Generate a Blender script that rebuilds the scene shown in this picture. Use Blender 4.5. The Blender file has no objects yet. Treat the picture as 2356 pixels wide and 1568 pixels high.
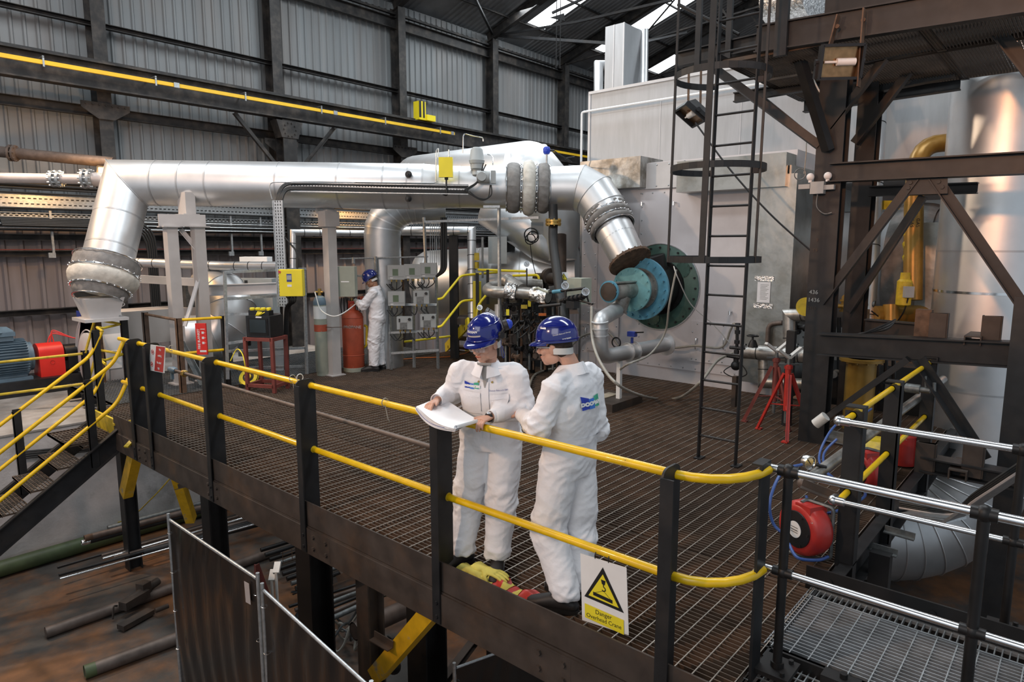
import bpy, bmesh, math, random
from mathutils import Vector as V, Matrix, Quaternion
from mathutils import noise as mnoise
random.seed(7)
sc = bpy.context.scene
PI = math.pi
R = math.radians
# ---------------- camera
FPX, CXP, CYP, H = 1535.0, 1178.0, 784.0, 2.25
T_, A_ = R(8.1), R(41.1)
FW = V((math.cos(A_)*math.cos(T_), math.sin(A_)*math.cos(T_), -math.sin(T_)))
RT = V((math.sin(A_), -math.cos(A_), 0)); UP = RT.cross(FW); EYE = V((0, 0, H))
cd = bpy.data.cameras.new('camera'); cam = bpy.data.objects.new('camera', cd)
sc.collection.objects.link(cam)
cd.sensor_width = 36; cd.lens = FPX/2356*36; cd.clip_start = .05; cd.clip_end = 200
cam.matrix_world = Matrix(((RT.x, UP.x, -FW.x, 0), (RT.y, UP.y, -FW.y, 0), (RT.z, UP.z, -FW.z, H), (0, 0, 0, 1)))
sc.camera = cam
# ---------------- world, lights, exposure
w = bpy.data.worlds.new('overcast'); sc.world = w; w.use_nodes = True
bg = w.node_tree.nodes['Background']; bg.inputs[0].default_value = (.80, .90, 1, 1); bg.inputs[1].default_value = .62
sc.view_settings.view_transform = 'Standard'; sc.view_settings.look = 'None'; sc.view_settings.gamma = 1
sc.view_settings.exposure = -0.1; sc.view_settings.use_curve_mapping = False

def lamp(name, kind, loc, target, power, color, **kw):
    l = bpy.data.lights.new(name, kind); l.energy = power; l.color = color
    for k, v in kw.items(): setattr(l, k, v)
    o = bpy.data.objects.new(name, l); sc.collection.objects.link(o); o.location = loc
    o.rotation_euler = (V(target)-V(loc)).to_track_quat('-Z', 'Y').to_euler(); return o
COOL = (.90, .96, 1.0); WARM = (1.0, .50, .22); SOD = (1.0, .72, .50)
for k, (x, y, pw) in enumerate([(3, 10, 520), (10, 10, 560), (17, 11.5, 480), (6, 1, 430), (14, 1, 260)]):
    lamp('rooflight_daylight', 'AREA', (x, y, 9.6), (x, y, 0), pw, COOL, shape='RECTANGLE', size=1.2, size_y=6.0)
lamp('daylight_from_open_side', 'AREA', (-5, 1, 6.0), (7, 8, 1.0), 230, (1, .97, .95), size=5.0)  # unseen soft area lamp for daylight entering at the open camera side
lamp('sodium_lamp', 'SPOT', (-2.6, 4.6, 4.2), (9.5, 3.5, 1.6), 620, (1, .60, .36), spot_size=R(75), spot_blend=.5, shadow_soft_size=.16)
lamp('sodium_lamp', 'SPOT', (-1.5, .5, 4.6), (9.0, .9, 3.4), 1300, (1, .40, .15), spot_size=R(30), spot_blend=.5, shadow_soft_size=.16)
lamp('sodium_lamp_by_the_wall', 'SPOT', (11.0, 14.6, 3.6), (11.2, 16, 1.4), 260, (1, .50, .14), spot_size=R(120), spot_blend=.8, shadow_soft_size=.1)
lamp('sodium_floodlight_beam', 'SPOT', (1.0, 14.0, 6.5), (9, 6, 1), 1500, SOD, spot_size=R(95), shadow_soft_size=.25)
lamp('sodium_floodlight_beam', 'SPOT', (-1.5, 6.0, 6.5), (4.5, 15, 1), 900, (1, .66, .50), spot_size=R(80), shadow_soft_size=.3, spot_blend=.7)

# ---------------- pixel to point on a world plane
def ray(x, y): return FW + RT*((x-CXP)/FPX) - UP*((y-CYP)/FPX)
def PX(x, y, v): d = ray(x, y); return EYE + d*(v/d.x)
def PY(x, y, v): d = ray(x, y); return EYE + d*(v/d.y)
def PZ(x, y, v): d = ray(x, y); return EYE + d*((v-H)/d.z)
def PD(x, y, v): return EYE + ray(x, y)*v
X_, Y_, Z_ = V((1, 0, 0)), V((0, 1, 0)), V((0, 0, 1))

# ---------------- materials
MATS = {}
def mat(name, col, rough=.6, metal=0.0, var=.15, vs=6.0, col2=None, cs=3.0, lo=.45, hi=.65, bump=0.0, bs=30.0, emit=None, es=0, trans=0, stretch=None, coat=0, alpha=1):
    m = bpy.data.materials.new(name); m.use_nodes = True; nt = m.node_tree; N = nt.nodes; L = nt.links
    b = N['Principled BSDF']; b.inputs['Roughness'].default_value = rough; b.inputs['Metallic'].default_value = metal
    c = (*col, 1); tc = N.new('ShaderNodeTexCoord'); mp = N.new('ShaderNodeMapping'); L.new(tc.outputs['Object'], mp.inputs[0])
    if stretch: mp.inputs['Scale'].default_value = stretch
    n1 = N.new('ShaderNodeTexNoise'); n1.inputs['Scale'].default_value = vs; n1.inputs['Detail'].default_value = 6; L.new(mp.outputs[0], n1.inputs[0])
    mr = N.new('ShaderNodeMapRange'); mr.inputs[3].default_value = 1-var; mr.inputs[4].default_value = 1+var
    mr.inputs[1].default_value = .3; mr.inputs[2].default_value = .7; L.new(n1.outputs[0], mr.inputs[0])
    src = None
    if col2:
        n2 = N.new('ShaderNodeTexNoise'); n2.inputs['Scale'].default_value = cs; n2.inputs['Detail'].default_value = 8; n2.inputs['Roughness'].default_value = .65; L.new(mp.outputs[0], n2.inputs[0])
        m2 = N.new('ShaderNodeMapRange'); m2.inputs[1].default_value = lo; m2.inputs[2].default_value = hi; L.new(n2.outputs[0], m2.inputs[0])
        mx = N.new('ShaderNodeMix'); mx.data_type = 'RGBA'; mx.inputs[6].default_value = c; mx.inputs[7].default_value = (*col2, 1); L.new(m2.outputs[0], mx.inputs[0]); src = mx.outputs[2]
    vm = N.new('ShaderNodeVectorMath'); vm.operation = 'SCALE'
    if src: L.new(src, vm.inputs[0])
    else: vm.inputs[0].default_value = col
    L.new(mr.outputs[0], vm.inputs['Scale']); L.new(vm.outputs[0], b.inputs['Base Color'])
    if bump:
        n3 = N.new('ShaderNodeTexNoise'); n3.inputs['Scale'].default_value = bs; n3.inputs['Detail'].default_value = 4; L.new(mp.outputs[0], n3.inputs[0])
        bp = N.new('ShaderNodeBump'); bp.inputs['Strength'].default_value = bump; bp.inputs['Distance'].default_value = .02; L.new(n3.outputs[0], bp.inputs['Height']); L.new(bp.outputs[0], b.inputs['Normal'])
    if emit: b.inputs['Emission Color'].default_value = (*emit, 1); b.inputs['Emission Strength'].default_value = es
    if trans: b.inputs['Transmission Weight'].default_value = trans
    if coat: b.inputs['Coat Weight'].default_value = coat
    if alpha < 1: b.inputs['Alpha'].default_value = alpha
    MATS[name] = m; return m
M = MATS
mat('lagging', (.70, .71, .72), .42, .9, .07, 3, bump=.03, bs=8)
mat('lagging_dull', (.50, .51, .52), .46, .8, .14, 3, bump=.05, bs=8)
mat('lagging_old', (.40, .39, .37), .42, .8, .3, 5, (.22, .20, .17), 4, bump=.15, bs=12)
mat('foil', (.75, .75, .74), .22, 1, .3, 20, bump=.9, bs=28)
mat('cloth_grey', (.21, .20, .19), .8, 0, .2, 10, bump=.4, bs=14)
mat('cloth_cream', (.58, .55, .49), .85, 0, .15, 8, bump=.5, bs=12)
mat('casing', (.62, .59, .60), .45, .15, .06, 1.2, (.52, .49, .50), 1.1, .5, .8)
mat('casing_grey', (.33, .33, .33), .45, .5, .15, 1.5, (.22, .21, .20), 2)
mat('galv_sheet', (.44, .45, .43), .30, .9, .12, 2, (.33, .33, .30), 3, bump=.5, bs=2.2)
mat('galv_white', (.39, .40, .415), .5, .3, .05, 5, (.34, .35, .355), 3, .4, .8, stretch=(1, 2.5, .35))
mat('galv', (.44, .46, .47), .4, .8, .2, 30)
mat('galv_dark', (.17, .18, .18), .5, .7, .25, 25)
mat('chrome', (.80, .81, .82), .2, 1, .05, 10)
mat('rail_alu', (.76, .78, .80), .24, 1, .06, 20)
mat('steel_dark', (.016, .0165, .018), .5, .2, .3, 8, (.032, .026, .022), 3, .5, .8)
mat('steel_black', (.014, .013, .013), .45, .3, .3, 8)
mat('steel_brown', (.060, .046, .038), .6, .25, .3, 6, (.10, .058, .034), 2.5, .5, .8)
mat('steel_wall', (.022, .021, .021), .6, .2, .35, 5, (.05, .042, .036), 2.5)
mat('rust', (.11, .065, .04), .8, .1, .4, 12)
mat('grate', (.105, .068, .046), .65, .2, .35, 5, (.065, .046, .034), 1.2)
mat('grate_rod', (.30, .26, .22), .45, .5, .3, 8)
mat('grate_galv', (.40, .42, .44), .42, .7, .25, 8)
mat('yellow', (.80, .50, .005), .32, 0, .1, 12, (.14, .10, .05), 9, .68, .72, coat=.3)
mat('yellow_dirty', (.55, .40, .02), .5, 0, .25, 10, (.16, .12, .05), 5, .55, .7)
mat('yellow_flat', (.85, .68, .02), .45, 0, .05, 5)
mat('yellow_rail', (.78, .48, .02), .5, 0, .08, 3)
mat('brace_yellow', (.62, .36, .01), .5, 0, .2, 8, (.24, .22, .16), 4, .58, .66)
mat('paint_grey', (.46, .435, .42), .5, 0, .07, 4)
mat('paint_light', (.55, .54, .54), .5, .1, .07, 4)
mat('wall_sheet', (.185, .197, .203), .6, .15, .14, 1.5, (.19, .175, .165), 1.0, .4, .75, stretch=(1.6, 1, .16))
mat('wall_low', (.235, .205, .205), .6, .1, .15, 1.5, (.17, .145, .135), 1.0, .4, .75, stretch=(1.6, 1, .16))  # lower sheeting, warm lamp light put into its pinkish colour
mat('roof', (.15, .155, .16), .75, .1, .25, 1.5)
mat('skylight', (.9, .95, 1), .5, 0, 0, emit=(.93, .97, 1), es=5.5)
mat('concrete', (.30, .285, .27), .85, 0, .2, 3, (.19, .17, .15), 1.6, .45, .7, bump=.2)
mat('concrete_white', (.50, .49, .49), .85, 0, .12, 5, (.28, .27, .26), 2.2, .56, .72, bump=.2)
mat('floor_rust', (.060, .052, .046), .62, 0, .3, 5, (.170, .070, .024), .9, .43, .60, bump=.15, bs=12)
mat('pipe_brown', (.13, .10, .085), .55, .4, .25, 10)
mat('pipe_white', (.48, .43, .41), .5, .2, .1, 5)
mat('pipe_green', (.07, .095, .04), .55, 0, .25, 6)
mat('black_plastic', (.012, .012, .013), .4, 0, .2, 20)
mat('rubber', (.010, .010, .010), .55, 0, .2, 20)
mat('red', (.48, .035, .025), .4, 0, .15, 8)
mat('red_worn', (.42, .03, .025), .35, 0, .2, 8, (.35, .33, .32), 11, .66, .70)
mat('red_oxide', (.19, .045, .035), .6, 0, .2, 8)
mat('cylinder_red', (.40, .075, .035), .55, 0, .15, 8, (.30, .20, .15), 12, .64, .72)
mat('blue_burner', (.10, .30, .42), .4, .1, .15, 10, (.03, .06, .08), 12, .64, .7)
mat('teal_burner', (.16, .36, .38), .4, .1, .15, 10)
mat('green_plate', (.050, .105, .085), .5, .1, .2, 8)
mat('motor_blue', (.11, .17, .22), .5, 0, .15, 8)
mat('hose_grey', (.30, .28, .24), .5, 0, .1, 20)
mat('hose_white', (.66, .65, .62), .5, 0, .05, 20)
mat('blue_hose', (.035, .085, .28), .4, 0, .1, 20)
mat('blue', (.02, .06, .50), .35, 0, .05, 20)
mat('orange', (.65, .17, .03), .5, 0, .1, 20)
mat('box_grey', (.34, .36, .36), .5, 0, .05, 10)
mat('box_green', (.32, .34, .28), .5, 0, .05, 10)
mat('screen_glass', (.025, .035, .04), .12, 0, .1, 4)
mat('lcd', (.10, .14, .08), .2, 0, .1, 4)
mat('white', (.78, .78, .77), .6, 0, .03, 10)
mat('paper', (.86, .86, .88), .7, 0, .02, 10)
mat('sign_red', (.55, .05, .04), .4, 0, .03, 10)
mat('fire_red', (.75, .03, .02), .4, 0, .03, 10)
mat('ink', (.01, .01, .01), .5, 0, 0, 10)
mat('ink_blue', (.02, .04, .25), .5, 0, 0, 10)
mat('sign_yellow', (.80, .68, .03), .45, 0, .03, 10)
mat('brass', (.50, .33, .10), .35, .9, .1, 20)
mat('curtain', (.020, .016, .014), .2, 0, .3, 2.5, (.016, .014, .013), 3, bump=.35, bs=9, stretch=(1, 1, .25))
mat('wood', (.40, .34, .26), .7, 0, .15, 10)
mat('pipe_gas', (.30, .17, .03), .35, .3, .2, 6)
mat('lamp_glow', (1, .8, .4), .5, 0, 0, emit=(1, .62, .22), es=28)
mat('lamp_reflector', (.34, .20, .10), .25, .9, .2, 20)  # orange light on the unlit reflector is put into the base colour
mat('glass', (.9, .95, .95), .05, 0, 0, trans=.9)
mat('coverall', (.80, .79, .81), .8, 0, .03, 4, bump=.12, bs=60)
mat('skin', (.56, .31, .22), .5, 0, .08, 12)
mat('skin_dark', (.33, .17, .10), .5, 0, .08, 12)
mat('hair', (.035, .020, .012), .7, 0, .3, 40, bump=.5, bs=80)
mat('helmet', (.009, .016, .17), .16, 0, .03, 4, coat=.6)
mat('boot', (.022, .020, .020), .55, 0, .25, 12)
mat('logo_blue', (.01, .035, .36), .5, 0, 0)
mat('logo_mid', (.03, .17, .60), .5, 0, 0)
mat('logo_green', (.05, .38, .24), .5, 0, 0)
mat('shirt', (.34, .32, .30), .85, 0, .1, 20)
mat('glove_yellow', (.62, .56, .12), .8, 0, .15, 15)
mat('skin_glove_red', (.45, .03, .02), .7, 0, .1, 15)

# ---------------- mesh builder
def frame(d, up=None):
    d = d.normalized(); up = V(up) if up is not None else (Z_ if abs(d.z) < .95 else X_)
    s = d.cross(up)
    if s.length < 1e-5: s = d.cross(X_ if abs(d.x) < .9 else Y_)
    s.normalize(); u = s.cross(d).normalized(); return s, u
class MB:
    def __init__(s): s.v = []; s.f = []; s.m = []; s.mi = 0
    def add(s, vs, fs):
        n = len(s.v); s.v += [V(p) for p in vs]
        for f in fs: s.f.append([i+n for i in f]); s.m.append(s.mi)
        return s
    def box(s, c, sz, rot=None):
        c = V(c); h = V(sz)/2; P = []
        for z in (-1, 1):
            for y in (-1, 1):
                for x in (-1, 1):
                    p = V((x*h.x, y*h.y, z*h.z)); P.append(c+(rot @ p if rot else p))
        return s.add(P, [(0, 2, 3, 1), (4, 5, 7, 6), (0, 1, 5, 4), (2, 6, 7, 3), (0, 4, 6, 2), (1, 3, 7, 5)])
    def bb(s, a, b):
        a = V(a); b = V(b); return s.box((a+b)/2, [abs(b[i]-a[i]) for i in range(3)])
    def bar(s, a, b, w, h, up=None):
        a = V(a); b = V(b); x, u = frame(b-a, up); x = x*w/2; u = u*h/2
        return s.add([a-x-u, a+x-u, a+x+u, a-x+u, b-x-u, b+x-u, b+x+u, b-x+u], [(3, 2, 1, 0), (4, 5, 6, 7), (0, 1, 5, 4), (1, 2, 6, 5), (2, 3, 7, 6), (3, 0, 4, 7)])
    def sec(s, poly, a, b, up=None, caps=True):
        """extrude a 2-D outline (side, up) from a to b"""
        a = V(a); b = V(b); x, u = frame(b-a, up); n = len(poly)
        P = [a+x*p[0]+u*p[1] for p in poly]+[b+x*p[0]+u*p[1] for p in poly]
        F = [(i, (i+1) % n, n+(i+1) % n, n+i) for i in range(n)]
        if caps: F += [tuple(range(n))[::-1], tuple(range(n, 2*n))]
        return s.add(P, F)
    def ib(s, a, b, w, h, t=.014, up=None):
        W, Hh, q = w/2, h/2, t/2; i = Hh-t
        return s.sec([(-W, -Hh), (W, -Hh), (W, -i), (q, -i), (q, i), (W, i), (W, Hh), (-W, Hh), (-W, i), (-q, i), (-q, -i), (-W, -i)], a, b, up)
    def ch(s, a, b, w, h, t=.01, up=None):
        Hh = h/2; i = Hh-t
        return s.sec([(0, -Hh), (w, -Hh), (w, -i), (t, -i), (t, i), (w, i), (w, Hh), (0, Hh)], a, b, up)
    def ang(s, a, b, w, h, t=.01, up=None):
        return s.sec([(0, 0), (w, 0), (w, t), (t, t), (t, h), (0, h)], a, b, up)
    def loft(s, pts, rad, n=16, caps=True, up=None, power=2):
        """ellipse rings: rad = list of (a,b) half axes (side, up) or floats"""
        pts = [V(p) for p in pts]; k = len(pts); rings = []; prev = None
        for i, p in enumerate(pts):
            t = (pts[min(i+1, k-1)]-pts[max(i-1, 0)]).normalized()
            if prev is None: x, u = frame(t, up)
            else:
                u = prev-t*prev.dot(t)
                if u.length < 1e-4: x, u = frame(t, up)
                else: u.normalize(); x = t.cross(u)
            prev = u; r = rad[i] if isinstance(rad, (list, tuple)) else rad
            ra, rb = r if isinstance(r, (list, tuple)) else (r, r); g = []
            for j in range(n):
                c, q = math.cos(2*PI*j/n), math.sin(2*PI*j/n)
                if power != 2: c = math.copysign(abs(c)**(2/power), c); q = math.copysign(abs(q)**(2/power), q)
                g.append(p+x*ra*c+u*rb*q)
            rings.append(g)
        b = len(s.v); s.add([q for g in rings for q in g], [(i*n+j, i*n+(j+1) % n, (i+1)*n+(j+1) % n, (i+1)*n+j) for i in range(k-1) for j in range(n)])
        if caps:
            s.add([], []); s.f += [list(range(b, b+n))[::-1], list(range(b+(k-1)*n, b+k*n))]; s.m += [s.mi, s.mi]
        return s
    def tube(s, pts, r, n=10, fil=0, caps=True, fn=5):
        pts = [V(p) for p in pts]
        if fil: pts = fillet(pts, fil, fn)
        # mitred straight joints
        return s.loft(pts, [r]*len(pts), n, caps)
    def cyl(s, a, b, r, r2=None, n=20): return s.loft([a, b], [r, r if r2 is None else r2], n)
    def pipe(s, a, b, r, t=.01, n=20):
        a = V(a); b = V(b); s.loft([a, b, b, a, a], [r, r, r-t, r-t, r], n, False); return s
    def lathe(s, base, ax, prof, n=24, up=None, caps=True):
        base = V(base); ax = V(ax).normalized(); x, u = frame(ax, up); P = []; k = len(prof)
        for (h, r) in prof:
            for j in range(n): P.append(base+ax*h+x*(r*math.cos(2*PI*j/n))+u*(r*math.sin(2*PI*j/n)))
        F = [(i*n+j, i*n+(j+1) % n, (i+1)*n+(j+1) % n, (i+1)*n+j) for i in range(k-1) for j in range(n)]
        if caps: F += [tuple(range(n))[::-1], tuple(range((k-1)*n, k*n))]
        return s.add(P, F)
    def ell(s, c, r, n=16, m=10, rot=None):
        c = V(c); r = (r, r, r) if not isinstance(r, (tuple, list)) else r; P = []
        for i in range(m+1):
            a = PI*i/m
            for j in range(n):
                b = 2*PI*j/n; p = V((r[0]*math.sin(a)*math.cos(b), r[1]*math.sin(a)*math.sin(b), r[2]*math.cos(a))); P.append(c+(rot @ p if rot else p))
        return s.add(P, [(i*n+j, (i+1)*n+j, (i+1)*n+(j+1) % n, i*n+(j+1) % n) for i in range(m) for j in range(n)])
    def prism(s, poly, d):
        poly = [V(p) for p in poly]; d = V(d); n = len(poly)
        return s.add(poly+[p+d for p in poly], [tuple(range(n))[::-1], tuple(range(n, 2*n))]+[(i, (i+1) % n, n+(i+1) % n, n+i) for i in range(n)])
    def grid(s, fn, nu, nv):
        P = [fn(i/nu, j/nv) for i in range(nu+1) for j in range(nv+1)]
        return s.add(P, [(i*(nv+1)+j, (i+1)*(nv+1)+j, (i+1)*(nv+1)+j+1, i*(nv+1)+j+1) for i in range(nu) for j in range(nv)])
    def ring(s, c, ax, rr, r, n=24, m=8):
        c = V(c); x, u = frame(V(ax)); pts = [c+x*rr*math.cos(2*PI*i/n)+u*rr*math.sin(2*PI*i/n) for i in range(n+1)]
        return s.loft(pts, [r]*(n+1), m, False)
    def bolts(s, c, ax, rr, k, r=.014, h=.02, a0=0):
        c = V(c); ax = V(ax).normalized(); x, u = frame(ax)
        for i in range(k):
            t = a0+2*PI*i/k; p = c+x*rr*math.cos(t)+u*rr*math.sin(t); s.loft([p, p+ax*h], [r, r], 6)
        return s
def fillet(pts, r, n=5):
    out = [pts[0]]
    for i in range(1, len(pts)-1):
        a, b, c = pts[i-1], pts[i], pts[i+1]; u = (a-b); v = (c-b); k = min(r, u.length*.49, v.length*.49)
        p, q = b+u.normalized()*k, b+v.normalized()*k
        for j in range(n+1):
            t = j/n; out.append(p*(1-t)**2+b*2*t*(1-t)+q*t*t)
    out.append(pts[-1]); return out
def smooth_path(pts, n=8):
    pts = [V(p) for p in pts]; out = []
    for i in range(len(pts)-1):
        p0, p1, p2, p3 = pts[max(i-1, 0)], pts[i], pts[i+1], pts[min(i+2, len(pts)-1)]
        for j in range(n):
            t = j/n; out.append(.5*((2*p1)+(p2-p0)*t+(2*p0-5*p1+4*p2-p3)*t*t+(3*p1-p0-3*p2+p3)*t**3))
    out.append(pts[-1]); return out
WL = {}
def link(o, parent=None, loc=(0, 0, 0)):
    sc.collection.objects.link(o); o.location = loc; WL[o.name] = V(loc)
    if parent: o.parent = parent; WL[o.name] = WL[parent.name]+V(loc)
    return o
def mesh_obj(name, me, parent=None):
    """me has world coordinates; shift it to its parent's origin"""
    if parent: me.transform(Matrix.Translation(-WL[parent.name]))
    return link(bpy.data.objects.new(name, me), parent)
def obj(name, mb, m, parent=None, label=None, ang=38, origin=None):
    me = bpy.data.meshes.new(name); me.from_pydata([tuple(p) for p in mb.v], [], mb.f)
    for k in (m if isinstance(m, (list, tuple)) else [m]): me.materials.append(M[k] if isinstance(k, str) else k)
    me.polygons.foreach_set('material_index', mb.m)
    bm = bmesh.new(); bm.from_mesh(me); bmesh.ops.recalc_face_normals(bm, faces=bm.faces); bm.to_mesh(me); bm.free()
    me.polygons.foreach_set('use_smooth', [True]*len(me.polygons)); me.set_sharp_from_angle(angle=R(ang)); me.update()
    if not parent and len(mb.v):
        lo = V([min(p[i] for p in mb.v) for i in range(3)]); hi = V([max(p[i] for p in mb.v) for i in range(3)])
        c = V(((lo.x+hi.x)/2, (lo.y+hi.y)/2, lo.z)) if origin is None else V(origin)
        me.transform(Matrix.Translation(-c)); o = link(bpy.data.objects.new(name, me), None, c)
    else: o = mesh_obj(name, me, parent)
    if label: o['label'] = label
    return o
def tag(o, label, cat, group=None, kind=None):
    o['label'] = label; o['category'] = cat
    if group: o['group'] = group
    if kind: o['kind'] = kind
    return o
def thing(name, label, cat, loc, group=None):
    o = bpy.data.objects.new(name, None); link(o, None, loc); o.empty_display_size = .2
    return tag(o, label, cat, group)
def one(name, mb, m, label, cat, group=None, **k): return tag(obj(name, mb, m, **k), label, cat, group)
def struct(name, mb, m, parent=None, ang=38):
    o = obj(name, mb, m, parent, ang=ang)
    if not parent: o['kind'] = 'structure'
    return o
def dup(root, delta, label=None, rz=None):
    c = root.copy(); sc.collection.objects.link(c); c.location = root.location+V(delta)
    if rz is not None: c.rotation_euler = (0, 0, rz)
    if label: c['label'] = label
    def kids(a, b):
        for ch in a.children:
            q = ch.copy(); sc.collection.objects.link(q); q.parent = b; kids(ch, q)
    kids(root, c); return c
def text(name, s, m, c, right, up, h, parent, label=None, depth=.0015, align='CENTER', bold=0, squeeze=1):
    """lettering of cap height ~h centred on c, reading along right"""
    cu = bpy.data.curves.new(name, 'FONT'); cu.body = s; cu.size = h/.7; cu.extrude = depth/2; cu.align_x = align; cu.align_y = 'CENTER'; cu.offset = bold; cu.resolution_u = 3
    t = bpy.data.objects.new(name, cu); sc.collection.objects.link(t); dg = bpy.context.evaluated_depsgraph_get(); me = bpy.data.meshes.new_from_object(t.evaluated_get(dg))
    bpy.data.objects.remove(t); right = V(right).normalized(); up = V(up); n = right.cross(up).normalized(); up = n.cross(right).normalized(); c = V(c)
    mx = Matrix(((right.x*squeeze, up.x, n.x, c.x), (right.y*squeeze, up.y, n.y, c.y), (right.z*squeeze, up.z, n.z, c.z), (0, 0, 0, 1)))
    me.transform(mx); me.materials.clear(); me.materials.append(M[m])
    return mesh_obj(name, me, parent)
# ================= hall shell
YW = 16.0; COLX = [1.25, 5.2, 9.1, 13.05, 17.0, 20.95, 24.9, 28.85]
def corrugated(mb, x0, x1, z0, z1, y, pitch=.22, d=.035):
    prof = []; x = x0
    while x < x1:
        prof += [(x, 0), (x+pitch*.62, 0), (x+pitch*.72, d), (x+pitch*.88, d)]; x += pitch
    prof.append((x, 0)); n = len(prof)
    mb.add([(p, y-q, z0) for p, q in prof]+[(p, y-q, z1) for p, q in prof], [(i, i+1, n+i+1, n+i) for i in range(n-1)])
mb = MB(); corrugated(mb, -8, 34, 2.62, 9.15, YW+.03); mb.mi = 1; corrugated(mb, -8, 34, .95, 2.62, YW, .30, .05); corrugated(mb, -8, 34, -2.4, .95, YW-.03, .30, .05)
mb.mi = 0; mb.bb((-8, YW+.08, -2.4), (34, YW+.2, 9.2))
struct('wall_back', mb, ['wall_sheet', 'wall_low'], ang=20)
SL = .33; RZ = 9.25
def roofz(y): return RZ+SL*(16-y)
# corrugated roof with skylight strips between the rafters
mb = MB(); x = -8.0; skys = [(c+.95, c+1.9) for c in COLX+[-2.7, 32.8]]
segs = [(-8, -1.75)]
xs = [-8]+[v for s_ in sorted(skys) for v in s_]+[36]
for i in range(0, len(xs)-1, 2):
    a, b = xs[i], xs[i+1]; prof = []; q = a
    while q < b-.05: prof += [(q, 0), (q+.10, 0), (q+.125, .035), (q+.175, .035)]; q += .2
    prof.append((b, 0)); n = len(prof)
    mb.add([(p, 16.4, roofz(16.4)-h) for p, h in prof]+[(p, 3.0, roofz(3.0)-h) for p, h in prof], [(k, k+1, n+k+1, n+k) for k in range(n-1)])
for a, b in skys:
    mb.add([(a, 16.4, roofz(16.4)), (b, 16.4, roofz(16.4)), (b, 15, roofz(15)), (a, 15, roofz(15))], [(0, 1, 2, 3)])
# far slope beyond the ridge
mb.add([(-8, 3, roofz(3)), (36, 3, roofz(3)), (36, -8, roofz(3)-3.6), (-8, -8, roofz(3)-3.6)], [(0, 1, 2, 3)])
struct('ceiling', mb, 'roof', ang=20)
for i, (a, b) in enumerate(skys):
    yt = 3.6 if a < 24 else 13.8
    mb = MB(); mb.add([(a, 15, roofz(15)+.01), (b, 15, roofz(15)+.01), (b, yt, roofz(yt)+.01), (a, yt, roofz(yt)+.01)], [(0, 1, 2, 3)])
    if a > 24: mq = MB(); mq.add([(a, yt, roofz(yt)), (b, yt, roofz(yt)), (b, 3, roofz(3)), (a, 3, roofz(3))], [(0, 1, 2, 3)]); struct('ceiling_infill', mq, 'roof')
    if b > 12 and a < 28: struct('window_%d' % (i+1), mb, 'skylight')
mb = MB(); mb.bb((-8, -8, -2.5), (34, 16, -2.2)); struct('floor', mb, 'floor_rust')
mb = MB(); mb.bb((34, -8, -2.4), (34.2, 16.4, 13)); struct('wall_far_end', mb, 'wall_sheet')
mb = MB(); mb.bb((-8, 11.0, -2.2), (9.5, 16, -.3)); struct('floor_plinth', mb, 'concrete_white')
mb = MB(); mb.bb((-8, 10.98, -.32), (9.5, 16, -.295)); struct('floor_plinth_top', mb, 'concrete')

# columns of the wall
def wall_column(i, x):
    t = thing('wall_column', ['dark steel wall column behind the left end of the pipework', 'dark steel column with bracket arms under the crane beam', 'dark steel wall column behind the big inclined duct', 'dark steel wall column right of the yellow crane stop', 'dark steel wall column farthest along before the furnace housing', 'dark steel wall column hidden in the far corner', 'dark steel wall column beside the far end wall'][i], 'column', (x, 15.75, -2.2), 'steel columns along the corrugated wall')
    mb = MB(); mb.ib((x, 15.72, -2.2), (x, 15.72, 8.95), .26, .36, .02, up=Y_); obj('shaft', mb, 'steel_wall', t)
    mb = MB(); z = 5.02
    if i == 1: z = 4.75
    P = [(x-.45, 15.5, z+.10), (x+.45, 15.5, z+.10), (x+.45, 15.5, z-.02), (x+.15, 15.5, z-.22), (x-.15, 15.5, z-.22), (x-.45, 15.5, z-.02)]
    mb.prism(P, (0, .02, 0))
    for q in range(7): mb.cyl((x-.36+.12*q, 15.5, z+.05), (x-.36+.12*q, 15.475, z+.05), .018, n=6)
    obj('gusset_plate', mb, 'steel_wall', t)
    if x == 9.1:
        mb = MB(); mb.ib((x, 15.3, -2.2), (x, 15.3, 5.28), .36, .36, .025, up=Y_); obj('crane_post', mb, 'steel_wall', t)
        for s in (-1, 1):
            mb = MB(); mb.ang((x+s*.12, 15.2, 3.9), (x+s*1.35, 15.2, 5.25), .08, .08, .012); obj('diagonal_bracket', mb, 'steel_wall', t)
        mb = MB(); mb.prism([(x-.35, 15.1, 5.25), (x+.35, 15.1, 5.25), (x+.22, 15.1, 4.85), (x-.22, 15.1, 4.85)], (0, .3, 0)); mb.bolts((x, 15.09, 5.05), (0, -1, 0), .16, 10, .018); obj('cap_bracket', mb, 'steel_wall', t)
    return t
for i, x in enumerate(COLX[1:]): wall_column(i, x)
GL = {8.55: ('eaves_beam', 'deep dark eaves beam along the top of the wall', .30), 6.7: ('sheeting_rail', 'dark sheeting rail crossing the pale upper wall', .10), 4.98: ('sheeting_rail', 'riveted dark rail just below the crane beam', .2), 2.42: ('sheeting_rail', 'dark sheeting rail behind the perforated cable trays', .12), 2.1: ('sheeting_rail', 'thin dark rail with reddish conduit at the lap of the lower sheeting', .12), .95: ('sheeting_rail', 'lowest dark rail behind the electric motor', .12)}
for z, (n_, l_, h_) in GL.items():
    mb = MB(); mb.ch((-8, 15.86, z), (34, 15.86, z), .12, h_, .012)
    if z == 8.55:
        mb.box((13, 15.8, z+.26), (42, .1, .06))
        for q in range(190): mb.box((-7.9+.22*q, 15.93, z+.36), (.06, .04, .03))
    one(n_, mb, 'steel_wall', l_, 'beam')
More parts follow.
